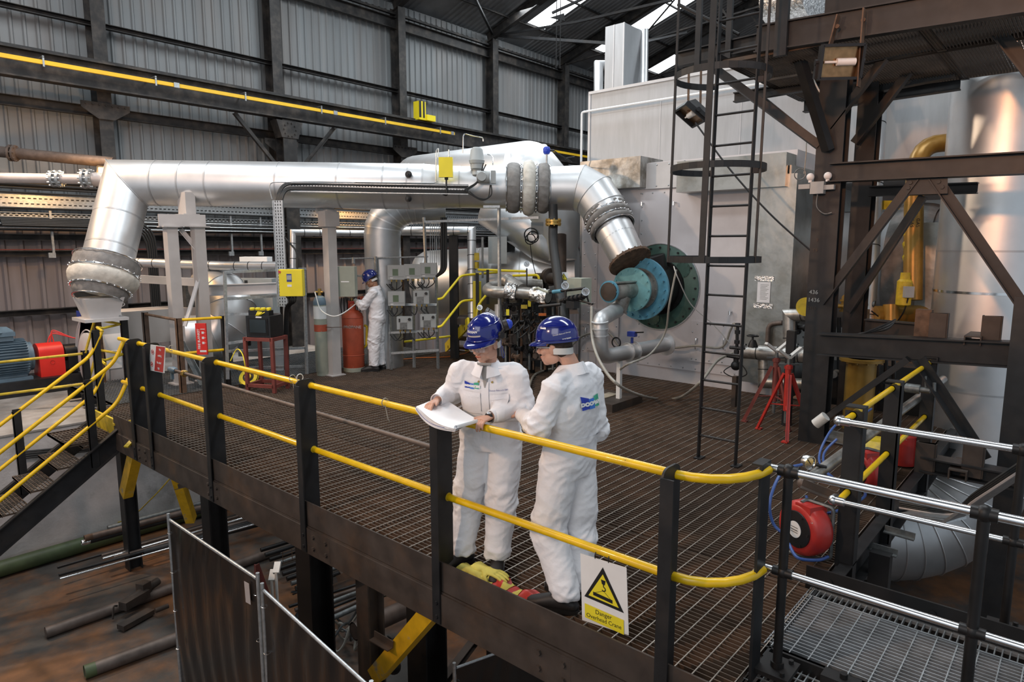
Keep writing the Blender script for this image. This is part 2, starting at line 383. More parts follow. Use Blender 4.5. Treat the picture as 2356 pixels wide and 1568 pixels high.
mb = MB(); mb.tube([(-8, 15.76, 2.18), (34, 15.76, 2.18)], .012, 6); one('red_conduit', mb, 'red_oxide', 'thin red conduit clipped along the wall sheeting', 'pipe')
# crane beam, conductor rail
t = thing('crane_beam', 'long dark crane runway beam with a yellow conductor rail along it', 'beam', (8, 15.2, 5.3))
mb = MB(); mb.ib((-8, 15.2, 5.56), (34, 15.2, 5.56), .26, .52, .03); obj('beam', mb, 'steel_wall', t)
mb = MB(); mb.box((-8+8, 15.2, 5.85), (0.1, .06, .05)); mb.bar((-8, 15.2, 5.85), (34, 15.2, 5.85), .06, .05); obj('crane_rail', mb, 'steel_wall', t)
def y_at(px, py): return PY(px, py, 15.02)
for a, b in ((-8, PY(1045, 300, 15.0).x), (PY(1240, 333, 15).x, 34)):
    mb = MB(); mb.bar((a, 15.0, 5.60), (b, 15.0, 5.60), .05, .075); obj('conductor_rail', mb, 'yellow_rail', t, 'yellow conductor rail')
for px in (104, 358, 562, 736, 883, 1010, 405, 768, 1038):
    x = PY(px, 200, 15.0).x; mb = MB(); big = px in (405, 768, 1038)
    mb.box((x, 14.97, 5.60), (.11 if big else .03, .03, .10 if big else .16))
    if not big: mb.box((x, 15.08, 5.70), (.03, .25, .02))
    obj('joint_clamp' if big else 'hanger', mb, 'galv', t)
q = PY(972, 285, 15.1); mb = MB(); mb.bb((q.x-.20, 15.0, 5.84), (q.x+.05, 15.25, 6.35)); mb.bb((q.x+.05, 14.95, 5.84), (q.x+.38, 15.25, 6.0)); mb.bb((q.x+.05, 15.1, 5.86), (q.x+.09, 15.13, 6.35))
st = one('crane_end_stop', mb, 'yellow_flat', 'yellow and black end stop bolted on the crane beam', 'crane stop')
mb = MB(); mb.bb((q.x-.205, 14.99, 5.9), (q.x-.13, 15.0, 6.35)); mb.bb((q.x-.06, 14.99, 5.9), (q.x-.0, 15.0, 6.35)); obj('black_stripes', mb, 'ink', st)
# rafters, purlins, truss members
LAB = ['roof rafter over the left part of the wall', 'roof rafter above the column with bracket arms', 'roof rafter over the yellow crane stop', 'roof rafter meeting the eaves left of the first skylight', 'roof rafter between the two skylights', 'roof rafter behind the silver stack casing', 'roof rafter near the far gable']
for i, x in enumerate(COLX[1:]):
    mb = MB(); mb.ib((x, 15.9, roofz(15.9)-.24), (x, 3.2, roofz(3.2)-.24), .16, .30, .02); one('rafter', mb, 'steel_wall', 'dark steel '+LAB[i], 'rafter', 'roof rafters')
    if 4 <= i < 7:
        mb = MB(); mb.ang((x, 15.6, 8.9), (x, 5.0, 9.55), .07, .07, .01); mb.ang((x, 12.6, 9.05), (x, 10.5, roofz(10.5)-.3), .06, .06, .01); mb.ang((x, 9.4, 9.27), (x, 10.5, roofz(10.5)-.3), .06, .06, .01); mb.prism([(x-.01, 12.9, 9.15), (x-.01, 12.2, 9.2), (x-.01, 12.3, 8.95), (x-.01, 12.8, 8.93)], (.02, 0, 0))
        one('truss_tie', mb, 'steel_wall', 'angle truss ties under the '+LAB[i], 'truss', 'roof truss ties')
mb = MB(); a = PY(1140, 82, 15.7); b = V((19.6, 11.0, 9.35)); mb.bar(a, PD(1405, 100, 19.5), .10, .08); mb.bar(PY(1133, 78, 15.7), PD(1085, -20, 18), .07, .07); mb.bar(a, PD(1330, 50, 18.5), .07, .06); mb.bar(PD(1330, 50, 18.5), PD(1545, 0, 16), .07, .06)
mb.bar(PD(1270, 30, 18), PD(1400, -30, 17.5), .06, .06); mb.bar(PD(1490, 95, 20), PD(1580, 75, 20), .07, .06); mb.prism([PD(1266, 40, 18.4), PD(1300, 48, 18.4), PD(1298, 30, 18.4)], (.03, .03, 0))
one('roof_bracing', mb, 'steel_dark', 'light angle bracing crossing under the roof near the first skylight', 'bracing')
for k in range(8):
    y = 15.0-1.5*k; mb = MB(); mb.ang((-8, y, roofz(y)-.10), (34, y, roofz(y)-.10), .06, .08, .008)
    one('purlin', mb, 'steel_wall', 'thin roof purlin, %s' % ['lowest one just above the eaves', 'second one up from the eaves', 'third one up from the eaves', 'fourth up, crossing the skylights', 'fifth up, crossing the skylights', 'sixth up from the eaves', 'seventh up from the eaves', 'topmost near the ridge'][k], 'purlin', 'roof purlins')
for k, (px) in enumerate((1281, 1290)):
    a = PD(px, -30, 17.5); b = PD(px, 150, 17.5); mb = MB(); mb.tube([a, V((a.x, a.y, b.z))], .012, 6); one('suspension_rod', mb, 'steel_dark', 'thin vertical rod hanging from the roof, the %s of two' % ('shorter' if k else 'longer'), 'rod')
# ================= wall services: cable trays, conduits
def tray(name, z, h, m, lab, y=15.55, x0=-8, x1=26, slots=True):
    mb = MB(); mb.box(((x0+x1)/2, y, z), (x1-x0, .02, h)); mb.box(((x0+x1)/2, y-.03, z+h/2), (x1-x0, .07, .01)); mb.box(((x0+x1)/2, y-.03, z-h/2), (x1-x0, .07, .01))
    t = one(name, mb, m, lab, 'cable tray')
    if slots:
        sb = MB()
        for r in range(2):
            for k in range(int((x1-x0)/.09)): sb.box((x0+.09*k+.045*r, y-.012, z-h*.2+r*h*.4), (.05, .004, .022))
        obj('perforation', sb, 'ink', t, 'dark slots')
    return t
tray('cable_tray', 3.10, .26, 'galv', 'wide perforated galvanised cable tray along the wall')
tray('cable_tray', 2.84, .08, 'galv', 'narrow perforated galvanised tray just under the wide one')
tray('cable_tray', 3.42, .16, 'steel_dark', 'dark upper cable tray along the wall behind the main pipe', slots=False)
for k, (z, r) in enumerate([(3.47, .03), (3.40, .028), (3.33, .02), (3.25, .02), (2.97, .022), (2.70, .028), (2.65, .03), (2.60, .026), (2.55, .022)]):
    mb = MB(); mb.tube([(x, 15.45+random.uniform(-.02, .02), z+random.uniform(-.012, .012)) for x in range(-8, 27, 2)], r, 6)
    one('wall_cable', mb, 'rubber', 'black cable clipped along the wall, %s' % ['topmost of the bundle', 'second from the top', 'third from the top', 'fourth, resting on the wide tray', 'on the ledge under the wide tray', 'first below the trays', 'second below the trays', 'third below the trays', 'lowest of the bundle'][k], 'cable', 'black cables along the wall')
for k, z in enumerate((2.50, 2.42, 2.34)):
    mb = MB(); mb.tube([(-8, 15.4, z+.25), (26, 15.4, z+.25)], .011, 6); one('thin_wall_pipe', mb, 'galv', 'thin bright pipe along the wall, %s of three' % ['upper', 'middle', 'lower'][k], 'pipe', 'thin bright pipes along the wall')
for k, px in enumerate((128, 540, 608, 1010, 398)):
    q = PY(px, 560, 15.4); mb = MB(); mb.ch((q.x, 15.5, 2.1), (q.x, 15.5, 2.95), .04, .04, .005, up=Y_); mb.bb((q.x-.12, 15.45, 2.02), (q.x, 15.5, 2.12)); one('tray_support', mb, 'galv', 'slotted channel bracket holding the trays, %s' % ['left of the inclined duct', 'between the white posts', 'beside the vertical cable tray', 'behind the tall instrument frame', 'behind the white portal frame'][k], 'bracket', 'tray brackets on the wall')
mb = MB()
for k in range(5): mb.tube([(3.2, 15.3-.03*k, 2.75-.03*k), (PY(355-k*6, 520, 15.3).x, 15.3-.03*k, 2.75-.03*k), (PY(362-k*6, 620, 15.3).x, 15.3-.03*k, .2)], .022, 6, fil=.5)
one('cable_bundle', mb, 'rubber', 'bundle of black cables curving down the wall beside the inclined duct', 'cables')
# ================= the platform: grating, edge beams, supports
X0, Y0, X1, Y1 = 2.92, 1.22, 10.1, 10.4
def grating(name, x0, y0, x1, y1, z, m1, m2, px=.041, py=.1, bearing='y', d=.03, tw=.006, kind='structure'):
    mb = MB()
    if bearing == 'y':
        k = int((x1-x0)/px)
        for i in range(k+1): mb.box((x0+px*i, (y0+y1)/2, z-d/2), (tw, y1-y0, d))
        mb.mi = 1
        for i in range(int((y1-y0)/py)+1): mb.box(((x0+x1)/2, y0+py*i, z-.003), (x1-x0, .006, .008))
    else:
        k = int((y1-y0)/px)
        for i in range(k+1): mb.box(((x0+x1)/2, y0+px*i, z-d/2), (x1-x0, tw, d))
        mb.mi = 1
        for i in range(int((x1-x0)/py)+1): mb.box((x0+py*i, (y0+y1)/2, z-.003), (.006, y1-y0, .008))
    mb.mi = 0
    for a, b in (((x0, y0), (x1, y0)), ((x0, y1), (x1, y1)), ((x0, y0), (x0, y1)), ((x1, y0), (x1, y1))): mb.bar((*a, z-d/2), (*b, z-d/2), .006, d)
    return mb
k = 0
xa = [2.915, 4.42, 5.87, 7.32, 8.75, 10.08]; ya = [1.22, 4.2, 7.3, 10.4]
for j in range(3):
    for i in range(5):
        k += 1; mb = grating('', xa[i]+.004, ya[j]+.004, xa[i+1]-.004, ya[j+1]-.004, 0, '', ''); struct('floor_grating_%d' % k, mb, ['grate', 'grate_rod'])
mb = grating('', 3.3, 10.44, 9.6, 12.6, 0, '', '', bearing='y'); struct('floor_grating_16', mb, ['galv_dark', 'galv'])
mb = MB()
for y in (11.9, 12.6): mb.ib((3.3, y, -.15), (9.6, y, -.15), .12, .2)
struct('floor_back_joists', mb, 'steel_dark')
# edge channel along the front with toe plate
t = thing('edge_beam', 'brown steel edge channel with upstanding toe plate along the platform front', 'beam', (2.92, 5.5, -.3))
mb = MB(); mb.ch((2.885, 9.25, -.20), (2.885, .9, -.20), -.08, .25, .012); obj('channel', mb, 'steel_brown', t)
mb = MB(); mb.bb((2.89, .95, -.07), (2.902, 9.25, .135)); obj('toe_plate', mb, 'steel_brown', t)
for y in (8.3, 6.5, 4.6, 2.2):
    mb = MB(); mb.bb((2.872, y-.14, -.30), (2.882, y+.14, -.10))
    for a in (-.09, .09):
        for b in (-.24, -.14): mb.cyl((2.872, y+a, b), (2.855, y+a, b), .018, n=6)
    obj('splice_plate', mb, 'steel_brown', t)
t = thing('platform_joists', 'dark steel joists carrying the platform grating', 'beams', (6.5, 5.8, -.3))
for x in (4.42, 5.87, 7.32, 8.75, 10.0):
    mb = MB(); mb.ib((x, 1.2, -.16), (x, 10.4, -.16), .12, .25); obj('joist', mb, 'steel_brown', t)
for y in (1.26, 2.6, 4.2, 5.75, 7.3, 8.85, 10.38):
    mb = MB(); mb.ib((2.95, y, -.17), (10, y, -.17), .10, .22); obj('cross_joist', mb, 'steel_brown', t)
# columns under the platform
def post(px, py, x, w, m, lab, z1=-.3, d=None):
    q = PX(px, py, x); mb = MB(); mb.ib((x, q.y, -2.2), (x, q.y, z1), w, d or w, .016, up=X_); mb.bb((x-w*.7, q.y-w*.7, -2.2), (x+w*.7, q.y+w*.7, -2.17)); return one('platform_column', mb, m, lab, 'column', 'columns under the platform')
post(494, 1200, 3.2, .2, 'steel_black', 'dark column under the platform just left of the first dark screen')
post(722, 1280, 3.25, .24, 'steel_black', 'dark column under the platform beside the pile of black bars')
post(852, 1400, 3.1, .16, 'steel_brown', 'rusty column with an angle arm, beside the open pipe end')
post(982, 1450, 3.5, .24, 'steel_black', 'wide dark column behind the diagonal yellow brace')
q = PX(285, 1150, 3.15); mb = MB(); mb.ib((3.15, 9.75, -2.2), (3.15, 9.75, -.3), .17, .17, .014, up=X_); one('platform_column', mb, 'steel_dark', 'dark column standing under the stair head', 'column', 'columns under the platform')
for i, (x, y) in enumerate([(7.3, 2.2), (7.3, 6.0), (5.8, 8.6), (9.2, 8.8), (7.6, 10.2)]):
    mb = MB(); mb.ib((x, y, -2.2), (x, y, -.3), .2, .2, .014, up=X_); one('platform_column', mb, 'steel_black', 'dark column deep in the shadow under the platform', 'column', 'columns deep under the platform')
def brace(p0, p1, w, h, m, name, lab, kind='ch', grp=None):
    mb = MB(); (mb.ch if kind == 'ch' else mb.bar)(p0, p1, w, h); return one(name, mb, m, lab, 'brace', grp)
G = 'yellow diagonal braces below the platform'
brace(PX(1022, 1372, 3.05), PX(868, 1550, 3.05), .12, .13, 'brace_yellow', 'diagonal_brace', 'yellow diagonal brace running from the railing post down beside the open pipe end', 'b', G)
brace(PX(1285, 1480, 3.05), PX(1400, 1670, 3.05), .14, .16, 'brace_yellow', 'diagonal_brace', 'yellow and grey diagonal brace below the hanging crane sign', 'b', G)
brace(PX(316, 1020, 3.06), PX(290, 1135, 3.06), .12, .16, 'brace_yellow', 'diagonal_brace', 'short yellow brace under the top of the stair stringer', 'b', G)
brace(PX(390, 1040, 3.5), PX(440, 1195, 3.9), .12, .14, 'brace_yellow', 'diagonal_brace', 'scuffed yellow brace against the white plinth wall', 'b', G)
for i, (a, b, lab) in enumerate([((412, 1124), (475, 1108), 'short angle arm on the scuffed yellow brace'), ((780, 1340), (905, 1290), 'angle arm sticking out from the rusty column'), ((862, 1465), (905, 1490), 'short angle stub on the long yellow brace'), ((745, 1235), (800, 1320), 'dark strut leaning off the column by the black bars'), ((880, 1370), (940, 1355), 'rusty channel between two columns'), ((1010, 1568), (1120, 1425), 'dark channel lying slanted on the floor under the platform')]):
    mb = MB(); x = 2.95 if i in (1, 2) else 3.3
    if i == 5: mb.ch(PZ(*a, -1.9), PZ(*b, -1.9), .08, .08)
    else: mb.ang(PX(*a, x), PX(*b, x+.02), .06, .06, .008)
    one('steel_angle', mb, 'steel_brown', lab, 'steel bar')

# ================= front railing
RX = 3.01
t = thing('front_railing', 'long yellow tube railing on dark steel posts along the platform front', 'railing', (2.95, 5.2, -.3))
ys = [PX(px, py, 2.97).y for px, py in ((1549, 1085), (1019, 960), (705, 872), (488, 820), (350, 782), (310, 775))]
for i, y in enumerate(ys):
    z0 = -.30; mb = MB(); 
    # angle-shaped post with rounded head
    n = 6; prof = [(3.0-.055+.0, z0), (3.14, z0)]
    def plate(y_, x_a, x_b, top, r=.05):
        P = [(x_a, y_, z0), (x_b, y_, z0)]+[(x_b-r+r*math.cos(a), y_, top-r+r*math.sin(a)) for a in [PI/2*k/5 for k in range(6)]]+[(x_a+r+r*math.cos(a), y_, top-r+r*math.sin(a)) for a in [PI/2+PI/2*k/5 for k in range(6)]]
        mb.prism(P, (0, .012, 0))
    plate(y, 2.865, 3.05, 1.16, .055); mb.bb((2.858, y-.06, z0), (2.868, y+.012, 1.12))
    for z in (-.25, -.15): mb.cyl((2.86, y-.03, z), (2.848, y-.03, z), .014, n=6)
    obj('post', mb, 'steel_dark', t)
mb = MB(); q = [(RX, 9.17, 1.1), (RX, 1.28, 1.1), (3.42, 1.21, 1.1)]
pts = [V((RX, 9.17, 1.1)), V((RX, 1.52, 1.1))]+[V((RX+.38*(1-math.cos(a)), 1.52-.33*math.sin(a), 1.1)) for a in [R(15*k) for k in range(1, 7)]]
mb.loft(pts, [.0245]*len(pts), 12); obj('top_rail', mb, 'yellow', t, 'bright yellow scuffed top rail')
mb = MB(); mb.loft([V((p.x, p.y, .55)) for p in pts], [.0245]*len(pts), 12); obj('mid_rail', mb, 'yellow', t, 'bright yellow scuffed middle rail')
for y in ys[1:]:
    for z in (1.1, .55):
        mb = MB(); mb.lathe((RX, y-.004, z), Y_, [(0, .03), (.02, .03)], 12); obj('weld_collar', mb, 'yellow_dirty', t)
mb = MB(); mb.bb((3.29, 1.185, -.05), (3.41, 1.20, 1.14)); mb.bb((3.29, 1.185, 1.14), (3.41, 1.24, 1.15)); obj('end_post', mb, 'steel_dark', t)
# cable ties and the loose wires hanging from the rail
for i, (px, py, dx) in enumerate([(690, 868, 1), (886, 925, 0), (673, 870, 1), (395, 800, 0)]):
    a = PX(px, py, RX-.02); mb = MB(); mb.ring(a, Y_, .03, .004, 14, 5); mb.tube(smooth_path([a+V((0, 0, -.02)), a+V((0, -.03, -.12)), a+V((.02, -.02, -.2+.06*i))]), .004, 5)
    one('wire_tie', mb, 'hose_grey' if i else 'hose_white', ['pale cord looped on the top rail beside the third post', 'brown wire twisted round the top rail left of the drawings', 'thin white wire hanging from the yellow rail', 'brown wire tied round the rail near the no smoking sign'][i], 'wire')
a = PX(395, 850, 3.35); b = PX(1000, 1030, 3.35); mb = MB(); mb.tube([a, b], .021, 10); hp = one('loose_pipe', mb, 'pipe_brown', 'rusty scaffold pipe running behind the yellow railing', 'pipe')
mb = MB(); mb.lathe(a, (a-b), [(-.12, .03), (-.05, .045), (0, .035), (.06, .03)], 12); mb.bar(a, a+V((0, .0, -.12)), .04, .03); obj('coupler', mb, 'motor_blue', hp, 'blue coupler')
mb = MB(); mb.lathe(a+(b-a)*.075, (a-b), [(-.03, .03), (-.02, .042), (.02, .042), (.03, .03)], 12); obj('collar', mb, 'brass', hp)

# ================= corner: galvanised walkway with bright handrails
mb = grating('', 3.62, -1.2, 4.34, 1.24, 0, '', '', px=.035, py=.1, bearing='y', d=.03); struct('floor_walkway', mb, ['grate_galv', 'galv'])
mb = grating('', 4.345, -1.2, 4.46, 1.24, 0, '', '', px=.035, py=.1, bearing='x'); struct('floor_walkway_strip', mb, ['galv', 'galv'])
mb = grating('', 3.2, .7, 3.6, 1.24, -.06, '', '', px=.035, py=.06, bearing='x'); struct('floor_walkway_landing', mb, ['galv', 'galv'])
mb = MB(); mb.bb((4.46, -1.4, -.16), (4.475, 1.28, .14))
for y in (1.13, .55, -.1): mb.cyl((4.46, y, .07), (4.445, y, .07), .022, n=16)
one('toe_plate', mb, 'steel_black', 'black bolted toe plate along the far side of the bright walkway', 'plate')
mb = MB(); mb.bb((3.59, -1.4, -.2), (3.605, 1.28, .0)); mb.bb((3.50, .72, -.06), (3.59, .9, .02)); mb.cyl((3.55, .8, .02), (3.55, .8, .045), .02, n=8)
one('walkway_channel', mb, 'steel_black', 'black channel under the near side of the bright walkway', 'beam')
def tube_rail(name, lab, pts_y, x, posts, base=True):
    t = thing(name, lab, 'railing', (x, posts[0], 0))
    for z, r in ((1.1, .022), (.55, .018)):
        mb = MB(); mb.tube([V((x, pts_y[0], z)), V((x, pts_y[1], z))], r, 14); obj('rail', mb, 'rail_alu', t, 'bright polished tube')
    for y in posts:
        mb = MB(); mb.cyl((x, y, 0.02), (x, y, 1.08), .024, n=14)
        for z, r in ((1.1, .036), (.55, .031)): mb.ell((x, y, z), (r, r, r*1.15), 14, 10); mb.lathe((x, y-.05, z), Y_, [(0, r*.85), (.1, r*.85)], 14)
        if base:
            mb.bb((x-.1, y-.09, -.01), (x+.1, y+.09, .015)); mb.lathe((x, y, .015), Z_, [(0, .035), (.03, .035)], 12)
            for a in (-.07, .07): mb.cyl((x+a, y-.05, .015), (x+a, y-.05, .035), .014, n=6)
        obj('post', mb, 'steel_black', t, 'black round post with ball clamps')
    return t
tube_rail('handrail', 'bright steel handrail on black posts at the near side of the walkway', (1.24, -1.2), 3.43, [1.10, .27])
t = tube_rail('handrail', 'bright steel handrail on black posts at the far side of the walkway', (1.2, -1.2), 4.68, [.22])
for z in (1.1, .55):
    mb = MB(); mb.ell((4.68, 1.2, z), .034, 12, 8); mb.lathe((4.68, 1.2, z), Y_, [(-.07, .029), (0, .029)], 12); mb.lathe((4.68, 1.2, z), X_, [(0, .029), (.06, .029)], 12); obj('corner_elbow', mb, 'rail_alu', t)
# yellow railing going away along the right edge of the platform
t = thing('side_railing', 'yellow tube railing on flat dark posts along the hose reel side', 'railing', (6, 1.17, -.3))
for z in (1.1, .55):
    mb = MB(); mb.tube([(4.72, 1.17, z), (7.75, 1.17, z)], .022, 12); obj('rail', mb, 'yellow', t)
for x in (4.95, 6.1, 7.7):
    mb = MB(); mb.bb((x-.05, 1.10, -.3), (x+.05, 1.112, 1.15)); mb.bb((x-.05, 1.10, -.3), (x-.038, 1.22, 1.13)); mb.bb((x-.05, 1.10, 1.15), (x+.05, 1.22, 1.16)); obj('post', mb, 'steel_dark', t)
    mb = MB()
    for z in (1.1, .55): mb.lathe((x-.05, 1.17, z), X_, [(0, .028), (.1, .028)], 12)
    obj('collar', mb, 'yellow_dirty', t)
mb = MB(); mb.bb((3.5, 1.19, -.30), (10, 1.205, .0)); mb.ch((4.48, 1.18, -.1), (10, 1.18, -.1), .08, .26)
for x in (4.9, 5.0, 6.0, 6.1): mb.cyl((x, 1.17, -.05), (x, 1.15, -.05), .012, n=6)
one('side_edge_beam', mb, 'steel_dark', 'dark edge channel under the hose reel side of the platform', 'beam')
# ================= big lagged pipework
DP = 11.2
def seam(mb, c, d, r, t=.004): mb.lathe(V(c)-V(d).normalized()*.012, d, [(0, r+t), (.024, r+t)], 32, caps=False)
A = PD(292, 416, DP); A.z = 3.30; B = V((9.32, 6.72, 3.20)); dr = (B-A).normalized(); RM = .375
t = thing('main_duct', 'long bright silver lagged duct running level across the hall', 'pipe', (A.x, A.y, 3.3))
C1 = PD(243, 622, 10.75)      # lower end of the inclined leg
# straight run
e2 = PX(1450, 500, 9.55)
pts = [A, A+dr*.6]; mb = MB()
dl = (C1-A).normalized(); bis = (dr-dl).normalized()
def mitre(c, d, n_, r, seg=36):
    """ellipse where a tube of axis d meets the plane through c with normal n_"""
    x, u = frame(d); out = []
    for j in range(seg):
        a = 2*PI*j/seg; p = V(c)+x*r*math.cos(a)+u*r*math.sin(a); k = (V(c)-p).dot(n_)/d.dot(n_); out.append(p+d*k)
    return out
def mitred(mb, path, r, seg=36, rads=None):
    k = len(path)
    for i in range(k-1):
        d = (path[i+1]-path[i]).normalized(); r0 = rads[i] if rads else r; r1 = rads[i+1] if rads else r
        n0 = d if i == 0 else (d+(path[i]-path[i-1]).normalized()).normalized()
        n1 = d if i == k-2 else (d+(path[i+2]-path[i+1]).normalized()).normalized()
        a = mitre(path[i], d, n0, r0, seg); b = mitre(path[i+1], d, n1, r1, seg)
        mb.add(a+b, [(j, (j+1) % seg, seg+(j+1) % seg, seg+j) for j in range(seg)])
        if i == 0: mb.add(a, [tuple(range(seg))])
        if i == k-2: mb.add(b, [tuple(range(seg))])
    return mb
mid = A+dr*5.0
mitred(mb, [C1, A, mid, mid+dr*.35, B], RM, rads=[RM, RM, RM, RM-.03, RM-.03]); obj('duct_shell', mb, 'lagging', t, ang=25)
for s in (.55, 1.0, 1.45, 2.6, 3.6, 4.35, 4.75, 5.0, 5.6): mb = MB(); seam(mb, A+dr*s, dr, RM+.002 if s < 5.1 else RM-.028, .003); obj('seam', mb, 'lagging_dull', t)
for s in (.65, 1.2): mb = MB(); seam(mb, A+dl*s, dl, RM, .003); obj('seam', mb, 'lagging_dull', t)
mb = MB(); q = mitre(A, dr, (dr+(A-C1).normalized()).normalized(), RM+.006); mb.loft(q+[q[0]], [.008]*(len(q)+1), 6, False); obj('mitre_seam', mb, 'lagging_dull', t)
sd = dr.cross(Z_).normalized()   # towards the camera
if (sd.dot(FW)) > 0: sd = -sd
for px, py in ((940, 401), (940, 457)):
    k = 1.0; c = PD(px, py, DP-.38); mb = MB(); mb.cyl(c, c+sd*.10, .035, n=16); mb.cyl(c+sd*.1, c+sd*.14, .024, n=6); mb.cyl(c, c+sd*.02, .055, n=18); obj('plug', mb, 'steel_dark', t)
# bellows with cloth covers: two joints on the run
def bellows(name, lab, c, d, r, L, parts, par=None):
    t = thing(name, lab, 'expansion joint', c); d = d.normalized()
    for i, (s0, s1, m, dr_) in enumerate(parts):
        mb = MB(); n = 40; k = 8; x, u = frame(d)
        def f(a, b, s0=s0, s1=s1, dr_=dr_, i=i):
            th = 2*PI*a; h = s0+(s1-s0)*b; bul = math.sin(PI*min(max(b, 0), 1))**.5*dr_
            rr = (r(h) if callable(r) else r)+bul+.012*mnoise.noise(V((math.cos(th)*3, math.sin(th)*3, b*2+i*5)))+.006*math.sin(th*22+4*b)
            return c+d*h+(x*math.cos(th)+u*math.sin(th))*rr
        mb.grid(f, 60, k)
        obj('cover', mb, m, t, 'cream cloth cover' if m == 'cloth_cream' else 'grey quilted cover', ang=60)
    mb = MB()
    for s0, s1, m, dr_ in parts:
        for s in (s0, s1): mb.loft([c+d*s+(x*math.cos(a)+u*math.sin(a))*((r(s) if callable(r) else r)+.03) for a in [2*PI*q/30 for q in range(31)]], [.010]*31, 6, False)
    for q in range(26):
        a = 2*PI*q/26
        for s in (parts[1][0]-.015, parts[1][1]+.015): mb.ell(c+d*s+(x*math.cos(a)+u*math.sin(a))*((r(s) if callable(r) else r)+.045), .013, 8, 6)
    obj('lacing_hooks', mb, 'chrome', t)
    return t
c0 = A+dr*((PD(1215, 424, DP)-A).dot(dr))
bellows('bellows', 'grey and cream cloth expansion joint wrapped round the level duct', c0, dr, RM-.02, .7, [(-.36, -.13, 'cloth_grey', .06), (-.10, .12, 'cloth_cream', .10), (.15, .35, 'cloth_grey', .06)])
cb = C1; db = (C1-A).normalized()
bellows('bellows', 'drooping grey and cream cloth joint at the foot of the inclined leg', cb+db*.05, db, lambda h: RM+.09-.28*max(0, h-.05)**1.3*1.6, .7, [(-.22, .0, 'cloth_grey', .02), (.01, .27, 'cloth_cream', .05), (.28, .44, 'cloth_grey', .02)])
# right-hand elbow down to the burner
BC = V((10.1, 5.50, 1.57)); BX = -X_           # burner centre on the face, axis towards the camera
e0 = B-dr*.25; path = [e0, PD(1345, 424, 11.12), PD(1392, 446, 11.0), PD(1412, 492, 10.9)]
path = [A+dr*((PD(1268, 424, DP)-A).dot(dr)), PD(1335, 432, 11.15), PD(1368, 450, 11.05), PD(1390, 482, 10.95), PD(1400, 505, 10.9), PD(1448, 598, 10.55)]
t = thing('burner_duct', 'silver elbow duct bending down from the level duct to the burner', 'pipe', path[-1])
mb = MB(); mitred(mb, path[:5], .37, rads=[.355, .37, .37, .36, .34]); obj('elbow', mb, 'lagging', t, ang=12)
mb = MB(); mitred(mb, path[4:], .3, rads=[.32, .275]); obj('cone', mb, 'lagging', t)
mb = MB(); d2 = (path[5]-path[4]).normalized()
for s in (.42, .62): seam(mb, path[4]+d2*s, d2, .32-.045*s/.72, .004)
for i in (1, 2, 3):
    nn = ((path[i+1]-path[i]).normalized()+(path[i]-path[i-1]).normalized()).normalized(); q = mitre(path[i], (path[i+1]-path[i]).normalized(), nn, .373); mb.loft(q+[q[0]], [.006]*(len(q)+1), 6, False)
obj('seam', mb, 'lagging_dull', t)
bellows('bellows', 'sagging grey quilted joint on the sloping duct above the burner', path[4], d2, .33, .5, [(-.17, -.06, 'cloth_grey', .05), (-.05, .07, 'cloth_grey', .06), (.08, .2, 'cloth_grey', .05)])
mb = MB(); mb.lathe(path[5]-d2*.03, d2, [(0, .29), (.03, .29), (.03, .35), (.07, .35), (.07, .30)], 32); mb.bolts(path[5]-d2*.02, d2, .33, 20, .014, .07); obj('flange', mb, 'rust', t)
# gear mounted on the level duct
def dpt(px, py, o=0): return PD(px, py, DP-.42-o)
t = thing('instrument_box', 'yellow instrument box fixed on the level duct', 'box', dpt(1027, 405))
mb = MB(); mb.box(dpt(1026, 385, .12), (.22, .10, .31), Matrix.Rotation(math.atan2(dr.y, dr.x), 3, 'Z')); obj('case', mb, 'yellow_flat', t)
mb = MB(); rz = Matrix.Rotation(math.atan2(dr.y, dr.x), 3, 'Z'); mb.box(dpt(1030, 371, .178), (.09, .004, .035), rz); obj('label_plate', mb, 'white', t)
mb = MB(); mb.tube(smooth_path([dpt(1027, 408, .1), dpt(1027, 430, .1), dpt(1028, 448, .08), dpt(1018, 446, .03)]), .014, 8); mb.cyl(dpt(1027, 405, .1), dpt(1027, 413, .1), .03, n=8); obj('cable', mb, 'rubber', t)
mb = MB(); mb.tube([dpt(1003, 420), dpt(1004, 345), dpt(1009, 340), dpt(1008, 362)], .009, 6, fil=.05); mb.tube([dpt(1033, 362), dpt(1033, 344)], .012, 6); obj('stem', mb, 'galv', t)
t = thing('valve_actuator', 'grey electric actuator with conduit standing on the level duct', 'actuator', dpt(1090, 400))
mb = MB(); c = dpt(1097, 362, -.1); mb.lathe(c+V((0, 0, -.10)), Z_, [(0, .12), (.05, .13), (.06, .12), (.22, .10), (.26, .06)], 14); mb.lathe(c+V((0, 0, -.28)), Z_, [(0, .09), (.08, .07), (.1, .11), (.18, .11)], 12); obj('motor_head', mb, 'box_grey', t)
mb = MB(); c = dpt(1112, 407, .08); mb.cyl(c-dr*.1, c+dr*.1, .1, n=18); mb.box(c+dr*.16, (.08, .1, .2), rz); mb.lathe(c-dr*.02+sd*.05, sd, [(0, .09), (.06, .07)], 16); obj('gearbox', mb, 'box_grey', t)
mb = MB()
for pts in ([(1112, 375), (1108, 392), (1098, 420), (1075, 436)], [(1118, 378), (1100, 415), (1080, 430), (1070, 436)], [(1130, 425), (1130, 448), (1110, 460), (1085, 448), (1068, 436)], [(1128, 425), (1122, 455), (1100, 455), (1080, 440)]):
    mb.tube(smooth_path([dpt(x, y, .12) for x, y in pts], 6), .011, 6)
obj('cable', mb, 'rubber', t)
t = thing('sensor_head', 'small blue sensor head on a stem above the cloth joint', 'sensor', dpt(1258, 365))
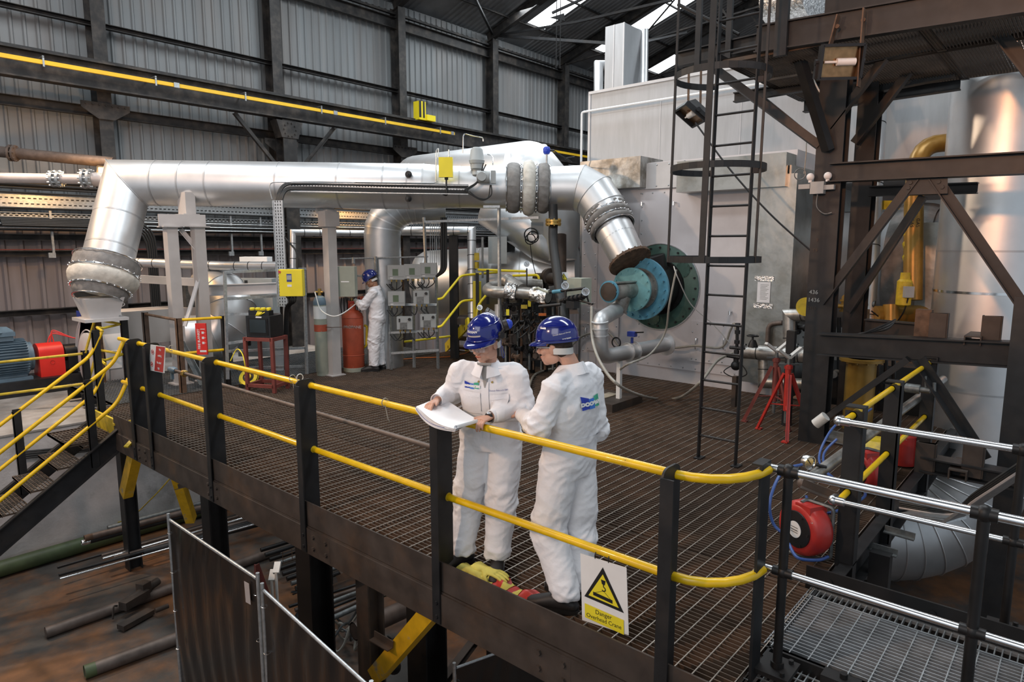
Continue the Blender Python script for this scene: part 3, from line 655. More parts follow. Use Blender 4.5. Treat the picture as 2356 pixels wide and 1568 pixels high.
mb = MB(); c = dpt(1258, 346, -.3); mb.lathe(c-V((0, 0, .06)), Z_, [(0, .04), (.03, .06), (.09, .06), (.12, .04)], 10); obj('head', mb, 'blue', t)
mb = MB(); mb.cyl(c-V((0, 0, .06)), c-V((0, 0, .25)), .015, n=8); obj('stem', mb, 'galv', t)
mb = MB(); mb.cyl(c+dr*.05, c+dr*.12, .018, n=8); mb.tube(smooth_path([c+dr*.12, PD(1290, 357, 11.2), PD(1315, 372, 11.5), PD(1300, 365, 11.5), PD(1322, 360, 11.5)]), .009, 6); obj('cable', mb, 'rubber', t)
# small-bore tubing frame above the duct
mb = MB(); mb.tube([PD(1065, 352, 11.6), PD(1066, 306, 11.6), PD(1085, 312, 11.6), PD(1112, 317, 11.6), PD(1112, 325, 11.6)], .010, 6, fil=.06); mb.tube([PD(1121, 355, 11), PD(1130, 357, 11), PD(1134, 362, 11), PD(1134, 380, 11)], .009, 6)
one('sample_tube', mb, 'chrome', 'thin bright bent tube rising behind the duct actuator', 'tube')
# cable tray along the duct and down beside the yellow box
t = thing('duct_cable_tray', 'perforated tray with black cables along the level duct', 'cable tray', dpt(850, 435))
mb = MB(); a = dpt(672, 431, .05); b = dpt(1078, 437, .05); mb.bar(a, b, .02, .12); mb.bar(a+V((0, 0, -.07))+sd*.04, b+V((0, 0, -.07))+sd*.04, .08, .012); mb.bar(a+V((0, 0, .07))+sd*.02, b+V((0, 0, .07))+sd*.02, .05, .012); obj('tray', mb, 'galv', t)
mb = MB()
for k in range(60):
    p = a+(b-a)*(k/60)+sd*.012; mb.box(p, (.022, .004, .012), rz); mb.box(p+V((0, 0, .03)), (.022, .004, .012), rz)
obj('perforation', mb, 'ink', t)
for k in range(6):
    o = [.055, .045, .03, -.015, -.03, -.045][k]; mb = MB(); a1 = PD(635+k*3, 560, 10.9)
    mb.tube([PD(634+k*3, 560, 10.6), PD(634+k*3, 455, 10.6), dpt(650+k*2, 428-o*150, .06+k*.008), dpt(720, 428-o*170, .08), b+V((0, 0, o*1.3))+sd*.03], .015, 8, fil=.22); obj('cable', mb, 'rubber', t)
mb = MB(); mb.tube([PD(626, 458, 10.6), PD(621, 440, 10.6), PD(620, 424, 10.6), PD(628, 419, 10.6), dpt(1000, 421), dpt(1006, 416)], .008, 6, fil=.05); obj('thin_tube', mb, 'galv', t)
t = thing('vertical_cable_tray', 'tall perforated galvanised tray running down to the yellow gas box', 'cable tray', PZ(660, 885, 0))
pa = PD(645, 480, 10.55); pz = PD(645, 740, 10.55); mb = MB(); zt = PD(640, 462, 10.55).z; zb = PD(640, 706, 10.55).z; px_ = PD(646, 600, 10.55); tr = RT
rzc = Matrix.Rotation(math.atan2(RT.y, RT.x), 3, 'Z')
mb.box((px_.x, px_.y, (zt+zb)/2), (.145, .02, zt-zb), rzc); mb.box(V((px_.x, px_.y, (zt+zb)/2))-RT*.075, (.01, .05, zt-zb), rzc); mb.box(V((px_.x, px_.y, (zt+zb)/2))+RT*.075, (.01, .05, zt-zb), rzc); obj('tray', mb, 'galv', t)
mb = MB(); fr = V((-FW.x, -FW.y, 0)).normalized()
for k in range(34):
    for q in (-.04, 0, .04): mb.box(V((px_.x, px_.y, zb+.03+(zt-zb)*k/34))+RT*q+fr*.012, (.012, .003, .028), rzc)
obj('perforation', mb, 'ink', t)

# ================= white supports of the level duct
t = thing('portal_support', 'pale grey steel portal carrying the left part of the duct', 'support', V((4.5, 11.1, 0)))
def vpost(mb, px, py0, py1, w, dpt_, dd=None):
    q = PD(px, (py0+py1)/2, dpt_); a = PD(px, py0, dpt_).z; b = PD(px, py1, dpt_).z
    mb.box((q.x, q.y, (a+b)/2), (w, dd or w, a-b)); return q
for px, dd in ((404, 10.85), (466, 11.05)):
    mb = MB(); q = PD(px, 700, dd); zt = PD(px, 522, dd).z; mb.box((q.x, q.y, zt/2), (.17, .17, zt)); mb.box((q.x, q.y, .01), (.3, .3, .02)); mb.box((q.x, q.y, zt+.0), (.30, .26, .02)); obj('leg', mb, 'paint_grey', t)
qa, qb = PD(404, 700, 10.85), PD(466, 700, 11.05); zt = PD(397, 522, 10.85).z; dd = (qb-qa); dd.z = 0; dd.normalize()
mb = MB(); mb.bar(V((qa.x, qa.y, zt+.1))-dd*.16, V((qb.x, qb.y, zt+.1))+dd*.12, .19, .19); obj('crossbeam', mb, 'paint_grey', t)
mb = MB(); c = PD(430, 480, 11.0); mb.box((c.x, c.y, c.z+.05), (.16, .3, .42)); mb.box((c.x, c.y, c.z-.10), (.26, .34, .03)); P = [V((c.x, c.y, c.z+.25))+dr*(.1)*s for s in (1, -1)]; obj('saddle', mb, 'paint_grey', t)
mb = MB(); mb.ang(PD(412, 530, 10.8), PD(462, 590, 10.95), .07, .07); obj('brace', mb, 'paint_grey', t)
mb = MB(); mb.bar(PD(463, 620, 10.95), PD(425, 750, 10.75), .08, .02); obj('flat_brace', mb, 'paint_light', t, 'pale flat brace')
mb = MB(); mb.ang(PD(420, 790, 10.9), PD(470, 885, 10.7), .08, .08); obj('lower_brace', mb, 'galv_dark', t)
t = thing('column_support', 'single pale square post carrying the duct beside the gas bottles', 'support', PZ(770, 866, 0))
q = PZ(770, 862, 0); zt = PD(765, 520, 11.35).z; mb = MB(); mb.box((q.x, q.y, zt/2), (.17, .17, zt)); mb.box((q.x, q.y, .008), (.28, .28, .016)); obj('post', mb, 'paint_grey', t)
mb = MB(); mb.box((q.x, q.y, zt+.12), (.28, .22, .26)); obj('cap_box', mb, 'paint_grey', t)
mb = MB(); mb.box((q.x, q.y, zt+.42), (.13, .13, .36)); mb.box((q.x-.13, q.y+.12, zt+.42), (.05, .05, .42)); mb.box((q.x, q.y, zt+.26), (.2, .2, .03)); obj('saddle', mb, 'paint_grey', t)
mb = MB(); mb.box(q+V((0, 0, .55)), (.005, .005, .005)); c = V((q.x, q.y, .86)); 
mb = MB(); mb.tube(smooth_path([c+RT*-.15+fr*.02, c+fr*.13, c+RT*.15+fr*.1, c+RT*.42+fr*.12]), .006, 5); obj('chain', mb, 'rust', t)

# ================= the big ducts behind
t = thing('rear_duct', 'large silver duct rising behind the level duct with a conical end', 'pipe', PD(1100, 420, 14))
mb = MB(); mb.ell(PD(1215, 402, 12.9), .63, 28, 18); obj('ridge_cap', mb, 'lagging', t)
pth = [PD(905, 400, 14.5), PD(985, 400, 13.9), PD(1200, 392, 13.2), PD(1255, 440, 12.6), PD(1295, 560, 12.0)]
mb = MB(); mitred(mb, [PD(960, 410, 14.6), PD(1215, 400, 12.9)], .6, rads=[.48, .62]); mb.add([], [])
obj('duct_shell', mb, 'lagging', t)
mb = MB(); ps = [PD(1150, 405, 13.1), PD(1200, 402, 12.95), PD(1245, 425, 12.9), PD(1300, 500, 12.7), PD(1310, 620, 12.6)]
mb.loft([PD(1180, 405, 13.0), PD(1215, 405, 12.9), PD(1262, 455, 12.9), PD(1285, 540, 12.9), PD(1290, 600, 12.9)], [.60, .68, .62, .46, .30], 32); obj('conical_head', mb, 'lagging', t, ang=50)
mb = MB(); mb.loft([PD(1130, 470, 13.3), PD(1215, 520, 13.1), PD(1260, 570, 12.9), PD(1278, 600, 12.8)], [.45, .48, .36, .12], 28); obj('sloping_hopper', mb, 'lagging', t, ang=50)
mb = MB(); ax = (PD(1215, 400, 12.9)-PD(960, 410, 14.6)).normalized(); ee = PD(960, 410, 14.6); mb.ell(ee, .48, 24, 14); obj('end_cap', mb, 'lagging_dull', t)
t = thing('segmented_duct', 'vertical silver duct with a segmented elbow behind the far worker', 'pipe', PZ(885, 800, 0))
b0 = PD(886, 780, 12.6); v0 = PD(886, 560, 12.6); rr = .335
vp = [V((b0.x, b0.y, -.2)), V((b0.x, b0.y, v0.z))]; ex = PD(1010, 480, 12.6); hd = (ex-v0); hd.z = 0; hd.normalize()
el = [V((b0.x, b0.y, v0.z+.15))+hd*(.62*(1-math.cos(a)))+Z_*(.55*math.sin(a)) for a in [R(15*k) for k in range(1, 7)]]
mb = MB(); mitred(mb, vp+[V((b0.x, b0.y, v0.z+.15))]+el+[el[-1]+hd*.55], rr); obj('duct_shell', mb, 'lagging_dull', t, ang=12)
mb = MB()
for i in range(0, 6):
    d = (el[i]-(el[i-1] if i else V((b0.x, b0.y, v0.z+.15)))).normalized(); seam(mb, el[i]-d*.02, d, rr+.004, .006)
obj('seam', mb, 'lagging', t)
t = thing('storage_drum', 'long horizontal silver drum behind the yellow stairs', 'vessel', PD(1100, 650, 14.5))
a = PD(985, 655, 14.2); b = PD(1330, 640, 13.6); mb = MB(); d = (b-a).normalized(); mb.lathe(a, d, [(-.35, .05), (-.3, .35), (-.18, .62), (0, .72), ((b-a).length, .72)], 36); obj('shell', mb, 'lagging', t, ang=50)
mb = MB(); seam(mb, a+d*.1, d, .722); seam(mb, a+d*1.2, d, .722); seam(mb, a+d*2.1, d, .722); obj('seam', mb, 'lagging_dull', t)
# thin lagged pipes behind the racks
def lag(name, lab, pts, r, m='lagging', bands=.28):
    t = thing(name, lab, 'pipe', pts[0]); mb = MB(); mitred(mb, pts, r, 20); obj('pipe_shell', mb, m, t, ang=30); mb = MB()
    for i in range(len(pts)-1):
        d = (pts[i+1]-pts[i]); L = d.length; d.normalize(); s = bands*.7
        while s < L-.05: mb.lathe(pts[i]+d*s, d, [(0, r+.003), (.012, r+.003)], 20, caps=False); s += bands
    obj('bands', mb, 'steel_dark' if m != 'lagging_dull' else 'chrome', t); return t
lag('lagged_pipe', 'slim silver pipe with a mitred corner beside the white column', [PD(674, 620, 12.3), PD(674, 534, 12.3), PD(840, 536, 12.9)], .055, 'lagging')
lag('lagged_pipe', 'slim silver pipe passing behind the vertical duct and turning down', [PD(925, 531, 13), PD(1085, 531, 12.8), PD(1087, 740, 12.6)], .085)
lag('lagged_pipe', 'slim silver pipe crossing behind the portal legs to the tall tray', [PD(300, 603, 12.6), PD(520, 612, 12.4), PD(655, 612, 12.2)], .085)
mb = MB(); mb.bar(PD(300, 640, 12.3), PD(470, 650, 12.3), .1, .14); one('pipe_beam', mb, 'paint_light', 'pale beam under the slim banded pipe near the inclined duct', 'beam')
mb = MB(); mb.ib(PD(468, 668, 11.6), PD(640, 662, 11.4), .12, .19); one('pipe_beam', mb, 'paint_light', 'pale flanged beam crossing behind the instrument frame', 'beam')
# small-diameter elbow behind portal
t = thing('suction_elbow', 'segmented silver elbow duct behind the portal legs', 'pipe', PD(480, 800, 12))
p = [PD(420, 778, 11.9), PD(490, 773, 12.1), PD(520, 750, 12.2), PD(533, 710, 12.3), PD(515, 675, 12.5), PD(480, 655, 12.8)]
mb = MB(); mitred(mb, p, .40); obj('duct_shell', mb, 'lagging', t, ang=12)
mb = MB()
for i in range(1, 5):
    d = (p[i+1]-p[i]).normalized(); nn = (d+(p[i]-p[i-1]).normalized()).normalized(); q = mitre(p[i], d, nn, .403); mb.loft(q+[q[0]], [.007]*(len(q)+1), 6, False)
obj('seam', mb, 'lagging_dull', t)
mb = MB(); mb.bb(PD(420, 790, 12.9)-V((.0, .3, .9)), PD(420, 640, 12.9)+V((.7, .4, 0))); one('filter_casing', mb, 'galv_dark', 'dull grey casing the segmented elbow leads into', 'casing')
# ================= furnace housing (face at x = 10.1)
FX = 10.1
def fq(px, py, x=FX): return PX(px, py, x)
pe = PX(1804, 600, FX-.3).y; yl = fq(1337, 700).y; yr = fq(1800, 700).y; zt = 3.6
t = thing('furnace', 'large pale metal furnace housing with riveted sheet faces', 'furnace', (12, 5, 0))
mb = MB(); mb.bb((FX, pe, -.05), (14.0, yl, 3.62)); obj('casing', mb, 'casing', t)
# left return: dull grey plates
mb = MB(); mb.bb((FX+.12, yl, -.05), (14, yl+.12, 3.2)); mb.bb((FX+.0, yl+.0, -.05), (FX+.06, yl+.05, 3.3)); obj('side_plate', mb, 'casing_grey', t, 'dull grey side plate')
def panel(name, p0, p1, m, th=.03, lab=None, x=FX, riv=.22, rm='galv'):
    a, b = PX(*p0, x), PX(*p1, x); y0, y1 = min(a.y, b.y), max(a.y, b.y); z0, z1 = min(a.z, b.z), max(a.z, b.z)
    mb = MB(); mb.bb((x-th, y0, z0), (x, y1, z1)); obj(name, mb, m, t, lab)
    if riv:
        mb = MB(); y = y0+.04
        while y < y1: mb.ell((x-th, y, z0+.04), .013, 8, 5); mb.ell((x-th, y, z1-.04), .013, 8, 5); y += riv
        z = z0+.04
        while z < z1: mb.ell((x-th, y0+.04, z), .013, 8, 5); mb.ell((x-th, y1-.04, z), .013, 8, 5); z += riv
        obj('rivets', mb, rm, t)
panel('face_sheet', (1475, 440), (1728, 870), 'casing', .02)
panel('upper_sheet', (1472, 378), (1575, 430), 'paint_light', .05, 'smooth white upper sheet')
panel('corner_strip', (1345, 440), (1372, 840), 'casing', .03)
panel('access_panel', (1353, 708), (1400, 810), 'casing', .045, x=FX-.01)
panel('access_panel', (1356, 708), (1424, 812), 'casing', .04)
panel('access_panel', (1592, 737), (1700, 842), 'casing', .045)
for (px, py) in ((1351, 765), (1402, 770), (1604, 790), (1668, 790)):
    c = fq(px, py, FX-.05); mb = MB(); mb.tube([c+V((0, .0, .09)), c+V((-.06, 0, .09)), c+V((-.06, 0, -.09)), c+V((0, 0, -.09))], .010, 8, fil=.03); obj('grab_handle', mb, 'chrome', t)
for (px, py) in ((1480, 466), (1553, 465), (1625, 700), (1682, 716)):
    c = fq(px, py, FX-.03); mb = MB(); mb.tube([c, c+V((-.06, 0, 0)), c+V((-.06, 0, -.05))], .015, 8); obj('lifting_lug', mb, 'chrome', t)
# rim strip of the roof sheets and old galvanised lagging blocks
def gbox(name, p0, p1, xa, xb, m='galv_sheet', lab=None):
    a, b = PX(*p0, xa), PX(*p1, xa); y0, y1 = sorted((a.y, b.y)); z0, z1 = sorted((a.z, b.z)); mb = MB(); mb.bb((xa, y0, z0), (xb, y1, z1)); return obj(name, mb, m, t, lab)
gbox('lagging_box', (1335, 372), (1472, 430), FX-.25, 10.6, 'lagging_old', 'old mottled lagging box')
gbox('lagging_box', (1558, 372), (1806, 428), FX-.4, 11.02, 'galv_sheet', 'battered galvanised box reflecting orange light')
gbox('lagging_panel', (1730, 405), (1806, 890), FX-.3, 11, 'galv_sheet', 'dented galvanised corner panel')
mb = MB(); 
p1, p0 = PX(1804, 380, FX-.3), PX(1798, 900, FX-.3); mb.bb((FX-.3, 2.2, -.05), (11.5, p0.y, p1.z+.15)); 
mb = MB(); mb.bb((FX-.29, pe-.03, -.05), (13, pe-.001, p1.z)); obj('end_panel', mb, 'galv_sheet', t, 'greenish galvanised end panel')
ptop = p1.z
# notice taped on the panel
a = PX(1757, 672, FX-.31); nt = thing('notice', 'typed white notice taped to the dented corner panel', 'notice', a)
mb = MB(); mb.box(a, (.006, .19, .30)); obj('sheet', mb, 'paper', nt)
for k in range(11):
    mb = MB(); mb.box(a+V((-.005, .01*(k % 3)-.01, .11-.021*k)), (.002, .12-.02*(k % 3), .006)); obj('text_line', mb, 'box_grey', nt)
for dz in (.20, -.20):
    mb = MB(); mb.box(a+V((-.001, 0, dz)), (.004, .28, .07)); obj('tape', mb, 'foil', nt)
# upper housing, higher and set back
t2 = thing('upper_housing', 'tall pale sheet metal upper housing above the furnace', 'housing', (12, 5, 3.5))
xu = 11.2; a = PX(1358, 215, xu); mb = MB(); mb.bb((xu, -1.0, 3.2), (16.5, a.y, a.z)); obj('casing', mb, 'galv_white', t2)
mb = MB(); mb.bb((xu-.03, -1, a.z-.02), (xu+.05, a.y+.02, a.z+.03)); mb.bb((xu-.02, a.y-.02, 3.2), (xu+.02, a.y+.03, a.z)); obj('edge_strip', mb, 'paint_light', t2)
z2 = PX(1358, 255, xu-.1).z; mb = MB(); mb.tube([(xu-.1, -1, z2), (xu-.1, a.y+.12, z2), (xu-.1, a.y+.12, 3.4)], .022, 8, fil=.05); obj('conduit', mb, 'white', t2, 'pale conduit under the roof edge')
mb = MB()
for y in (6.2, 4.7, 3.2, 1.7): mb.bb((xu-.006, y, 3.2), (xu, y+.012, a.z-.3))
obj('sheet_joints', mb, 'paint_light', t2)
# casing stack with two small vent pipes on top
s3 = thing('stack_casing', 'tall pale square stack casing on top of the upper housing', 'stack', (13, 8, a.z))
xs = 12.2; p = PX(1393, 62, xs); p2 = PX(1436, 62, xs); zz = PX(1395, 210, xs).z-.3; mb = MB(); mb.bb((xs, p2.y, zz), (xs+.75, p.y, p.z)); obj('casing', mb, 'galv_white', s3)
mb = MB(); mb.bb((xs-.01, (p.y+p2.y)/2, zz), (xs, (p.y+p2.y)/2+.02, p.z)); mb.bb((xs-.012, p2.y-.012, zz), (xs+.02, p2.y+.012, p.z)); obj('sheet_joints', mb, 'paint_light', s3)
mb = MB(); mitred(mb, [PD(1455, 75, 14.2), PD(1483, 75, 14.0), PD(1481, 215, 13.8)], .085, 16); obj('vent_pipe', mb, 'lagging', s3)
mb = MB(); mitred(mb, [PD(1400, 150, 14.3), PD(1377, 150, 14.2), PD(1377, 225, 14.0)], .10, 16); obj('vent_pipe', mb, 'lagging', s3)
# ================= burner on the furnace face
t = thing('burner', 'round burner assembly with green back plate, black body and blue flanges', 'burner', BC)
def B(d): return BC+BX*d
mb = MB(); mb.lathe(B(.0), BX, [(0, .72), (.03, .72), (.045, .70), (.045, .05)], 48); obj('back_plate', mb, 'green_plate', t, 'dark green round back plate')
mb = MB(); mb.ring(B(.04), BX, .715, .012, 48, 6); obj('rim', mb, 'chrome', t)
mb = MB(); mb.bolts(B(.045), BX, .655, 24, .018, .025); obj('plate_bolts', mb, 'steel_dark', t)
for dy, dz in ((.1, -.52), (-.38, -.42), (-.42, .3)):
    mb = MB(); mb.lathe(B(.045)+V((0, dy, dz)), BX, [(0, .13), (.012, .13)], 24); mb.bolts(B(.057)+V((0, dy, dz)), BX, .115, 10, .008, .01); obj('inspection_cover', mb, 'green_plate', t)
mb = MB(); mb.lathe(B(.04), BX, [(0, .46), (.06, .46), (.06, .40), (.55, .40), (.55, .42), (.62, .42)], 40); mb.lathe(B(.3)+V((0, 0, .2)), Z_+V((-.2, .2, 0)), [(0, .28), (.30, .28)], 28); obj('body', mb, 'steel_black', t, 'black cylindrical burner body')
mb = MB(); mb.lathe(B(.62), BX, [(0, .50), (.05, .50)], 44); mb.bolts(B(.67), BX, .44, 20, .022, .03); obj('large_flange', mb, 'blue_burner', t, 'large blue bolted flange')
mb = MB(); mb.lathe(B(.67), BX, [(0, .33), (.04, .33), (.04, .26), (.24, .26), (.24, .30)], 36); mb.bolts(B(.71), BX, .30, 12, .012, .012); obj('neck', mb, 'lagging_old', t)
mb = MB(); mb.lathe(B(.91), BX, [(0, .345), (.035, .345)], 40); mb.bolts(B(.945), BX, .31, 14, .016, .02); obj('small_flange', mb, 'teal_burner', t, 'smaller teal bolted flange')
mb = MB(); mb.lathe(B(.945), BX, [(0, .135), (.62, .135)], 28); mb.bar(B(.95)+V((0, -.05, .13)), B(1.55)+V((0, -.05, .13)), .1, .02); obj('barrel', mb, 'lagging_old', t)
mb = MB(); mb.lathe(B(1.55), BX, [(0, .165), (.03, .165)], 28); mb.bolts(B(1.58), BX, .14, 6, .012, .015); obj('end_flange', mb, 'blue_burner', t)
mb = MB(); mb.lathe(B(1.581), BX, [(0, .14), (.02, .14), (.03, .05)], 28); obj('end_plate', mb, 'steel_brown', t)
mb = MB(); d = (-Z_*.75+V((-.25, .25, 0))).normalized(); s = B(1.15)+V((0, 0, -.08)); mb.lathe(s, d, [(0, .12), (.22, .15), (.22, .17), (.25, .17)], 24); obj('branch', mb, 'lagging_old', t)
# gauge at the end plate
def gauge(name, lab, c, nrm, r, stem=None, par=None):
    g = thing(name, lab, 'gauge', c); nrm = V(nrm).normalized(); mb = MB(); mb.lathe(c-nrm*.03, nrm, [(0, r*.9), (.025, r), (.05, r), (.05, r*.88), (.042, r*.86)], 24); obj('case', mb, 'chrome', g)
    mb = MB(); mb.lathe(c, nrm, [(0, r*.85), (.012, r*.85)], 24); obj('dial', mb, 'white', g)
    x, u = frame(nrm); mb = MB(); mb.bar(c+nrm*.014-u*r*.2-x*r*.2, c+nrm*.014+u*r*.55+x*r*.45, r*.08, .003, up=nrm)
    for k in range(10):
        a = R(-135+30*k); e = x*math.sin(a)+u*math.cos(a); mb.bar(c+nrm*.013+e*r*.66, c+nrm*.013+e*r*.8, r*.05, .002, up=nrm)
    obj('needle', mb, 'ink', g)
    if stem: mb = MB(); mb.tube([V(p) for p in stem], .012, 8); obj('stem', mb, 'steel_dark', g)
    return g
nf = -FW
gauge('pressure_gauge', 'white pressure gauge on the end plate of the burner barrel', PD(1347, 671, 9.2), nf, .055, [PD(1350, 680, 9.25), PD(1356, 700, 9.3)])
gauge('pressure_gauge', 'white pressure gauge beside the warning triangle on the grey plate', PD(1300, 657, 9.5), nf, .055, [PD(1301, 668, 9.5), PD(1300, 690, 9.5)])
gauge('pressure_gauge', 'white pressure gauge on a tall stem above the valve train', PD(1212, 607, 11), nf, .05, [PD(1212, 617, 11), PD(1212, 660, 11)])
gauge('pressure_gauge', 'small white gauge low beside the yellow handrail post', PD(1104, 707, 11), nf, .045, [PD(1104, 715, 11), PD(1104, 735, 11)])
gauge('gauge', 'silver round gauge clamped by the blue hose at the platform corner', PD(1860, 1063, 5.0), V((-.4, -.9, 0)), .055, [PD(1875, 1068, 5.05), PD(1900, 1074, 5.1)])
# lower branch pipe
t = thing('air_pipe', 'silver pipe dropping from the burner and running back to the furnace', 'pipe', PD(1390, 830, 9.3))
p = [s+d*.25, PD(1380, 735, 9.0), PD(1383, 822, 9.1), PD(1540, 790, 10.25)]
fp = fillet([V(x) for x in p], .18, 6); mb = MB(); mb.loft(fp, [.12]+[.105]*(len(fp)-1), 22, False); obj('pipe_shell', mb, 'lagging_dull', t)
mb = MB()
for q0, q1, k in ((p[1], p[2], .05), (p[1], p[2], .22), (p[1], p[2], .4), (p[2], p[3], .35), (p[2], p[3], .45)):
    dd = (q1-q0).normalized(); o = q0+(q1-q0)*k; big = q0 is p[2]; mb.lathe(o, dd, [(0, .14 if big else .115), (.015, .14 if big else .115)], 24)
    if big: mb.bolts(o, dd, .125, 8, .01, .03)
dd = (p[3]-p[2]).normalized(); mb.lathe(p[3]-dd*.12, dd, [(0, .17), (.02, .17)], 24); obj('flange', mb, 'lagging', t)
mb = MB(); c = p[2]+(p[3]-p[2])*.42+V((0, 0, .12)); mb.cyl(c, c+V((0, 0, .08)), .02, n=10); mb.box(c+V((0, 0, .13)), (.08, .12, .07)); obj('valve_head', mb, 'ink_blue', t, 'dark blue valve head')
mb = MB(); mb.bar(c+V((0, 0, .15)), c+V((.0, -.18, .17)), .02, .02); mb.ring(c+V((-.1, .2, .0)), X_, .07, .012, 20, 6); obj('handwheel', mb, 'steel_dark', t)
mb = MB(); q = p[2]+dd*.42; mb.bb((q.x-.03, q.y-.03, 0), (q.x+.03, q.y+.03, q.z-.1)); obj('stand', mb, 'white', t)
# hoses and wires round the burner
def hose(name, lab, pts, r, m, n=8, cat='hose'):
    mb = MB(); mb.loft(smooth_path(pts, n), [r]*((len(pts)-1)*n+1), 8); return one(name, mb, m, lab, cat)
hose('ground_hose', 'thick grey hose hanging from the burner and sweeping over the grating', [PD(1361, 705, 9.2), PD(1363, 780, 8.9), PD(1385, 840, 8.2), PD(1430, 890, 7.7), PZ(1500, 915, .03), PZ(1560, 915, .03), PD(1610, 880, 8.6), PD(1650, 830, 9.3), PD(1685, 812, 9.5)], .019, 'hose_grey')
hose('black_hose', 'dark hose dropping from the burner rig and looping to the wall', [PD(1556, 620, 9.0), PD(1540, 700, 9.1), PD(1530, 765, 9.4), PD(1495, 815, 9.3), PD(1440, 840, 8.6), PZ(1415, 862, .03)], .014, 'hose_grey')
hose('wall_hose', 'brown hose threaded through the grab handles along the furnace face', [PX(1280, 840, 9.7), PX(1320, 790, 9.95), PX(1352, 768, 9.98), PX(1400, 766, 9.95), PX(1430, 800, 9.95), PX(1480, 795, 9.97), PX(1545, 800, 9.97), PX(1600, 795, 9.97), PX(1660, 798, 9.97), PX(1680, 760, 9.95), PX(1690, 745, 9.9), PX(1696, 790, 9.9)], .018, 'hose_grey')
hose('thin_cable', 'thin white cable falling from the cage foot across the furnace face', [PD(1550, 612, 9), PD(1560, 640, 9), PD(1590, 700, 9.5), PD(1640, 745, 9.8), PD(1680, 790, 9.9)], .007, 'hose_white', cat='cable')
hose('floor_hose', 'grey hose lying on the grating between the two front workers', [PZ(1215, 900, .03), PZ(1230, 862, .02), PZ(1270, 848, .02), PZ(1310, 845, .02)], .02, 'hose_grey')
hose('extension_cable', 'orange cable snaking over the grating behind the far worker', [PZ(845, 845, .02), PZ(900, 830, .02), PZ(960, 823, .02), PZ(1030, 820, .02), PZ(1070, 812, .02), PZ(1095, 800, .02)], .009, 'orange', cat='cable')
# hub of valves on the right of the face
t = thing('pipe_manifold', 'cluster of dark steel pipe fittings and gas valve by the ladder foot', 'valves', PD(1697, 850, 9.4))
mb = MB(); c = PD(1695, 800, 9.35); mb.cyl(c+V((0, 0, -.25)), c+V((0, 0, .35)), .022, n=10)
for z in (-.2, -.08, .06, .2, .3): mb.lathe(c+V((0, 0, z)), Z_, [(0, .04), (.05, .04)], 8)
mb.cyl(c+V((0, .1, 0)), c+V((0, -.12, 0)), .025, n=8); mb.cyl(c+V((0, .14, -.12)), c+V((-.05, -.08, -.12)), .03, n=8); mb.ring(c+V((-.03, -.14, .02)), Y_, .05, .008, 16, 6); mb.ell(c+V((0, 0, -.25)), .07, 12, 8); obj('fittings', mb, 'steel_dark', t)
mb = MB(); mb.loft(smooth_path([c+V((0, .05, -.25)), c+V((-.05, .15, -.35)), c+V((0, .0, -.42)), c+V((0, -.16, -.35)), c+V((0, -.08, -.22))]), [.008]*33, 6); obj('loop_cable', mb, 'rubber', t)
mb = MB(); mb.bb((c.x-.04, c.y-.03, 0), (c.x+.04, c.y+.03, c.z-.4)); obj('stand', mb, 'steel_brown', t)
t = thing('gas_fittings', 'greasy dark valve fittings in line with the burner barrel', 'valves', PD(1270, 690, 9.8))
mb = MB(); a = PD(1265, 672, 9.9); b = PD(1345, 663, 9.3); mb.cyl(a, b, .02, n=10); a2 = PD(1290, 692, 9.7); b2 = PD(1350, 680, 9.25); mb.cyl(a2, b2, .028, n=10)
for k in range(5): o = a2+(b2-a2)*(.15+.16*k); mb.lathe(o, b2-a2, [(0, .05), (.04, .05)], 10)
mb.box(PD(1318, 700, 9.5), (.14, .14, .1)); mb.cyl(PD(1318, 712, 9.5), PD(1318, 705, 9.5), .06, n=10); mb.cyl(PD(1330, 690, 9.4), PD(1364, 699, 9.2), .016, n=8); mb.cyl(PD(1240, 705, 9.8), PD(1290, 700, 9.6), .022, n=8); mb.cyl(PD(1286, 705, 9.6), PD(1286, 745, 9.6), .02, n=8); obj('fittings', mb, 'steel_dark', t)
mb = MB(); mb.cyl(a+(b-a)*.1, a+(b-a)*.35, .028, n=12); obj('union', mb, 'blue_burner', t)
mb = MB(); mb.loft([PD(1262, 672, 9.9), PD(1250, 668, 10), PD(1238, 662, 10.1), PD(1230, 665, 10.2)], [.02]*4, 8); mb.bb(PD(1336, 700, 9.6)-V((.02, .02, 0)), PD(1336, 640, 9.6)+V((.2, .2, 0))); obj('junction_box', mb, 'box_green', t)
# warning triangle plate
def tri_sign(c, nrm, h, par, m='sign_yellow'):
    nrm = V(nrm).normalized(); x, u = frame(nrm); 
    mb = MB(); P = [c+u*h*.6, c+x*h*.62-u*h*.45, c-x*h*.62-u*h*.45]; mb.prism([p+nrm*.002 for p in P], nrm*.002); obj('black_triangle', mb, 'ink', par)
    mb = MB(); mb.prism([c+(p-c)*.76+nrm*.0045 for p in P], nrm*.001); obj('yellow_triangle', mb, m, par)
t = thing('warning_sign', 'small white and yellow warning triangle plate on the dull furnace side', 'sign', PD(1297, 645, 10.4))
c = PD(1297, 645, 10.4); x, u = frame(nf); mb = MB(); mb.prism([c-x*.07-u*.13, c+x*.07-u*.13, c+x*.07+u*.13, c-x*.07+u*.13], nf*.004); obj('plate', mb, 'white', t)
tri_sign(c+u*.05+nf*.004, nf, .11, t); mb = MB(); mb.bar(c+u*.05+nf*.011+u*.03, c+u*.05+nf*.011-u*.015, .012, .002, up=nf); mb.box(c+u*.023+nf*.011, (.01, .01, .01)); obj('exclamation_mark', mb, 'ink', t)
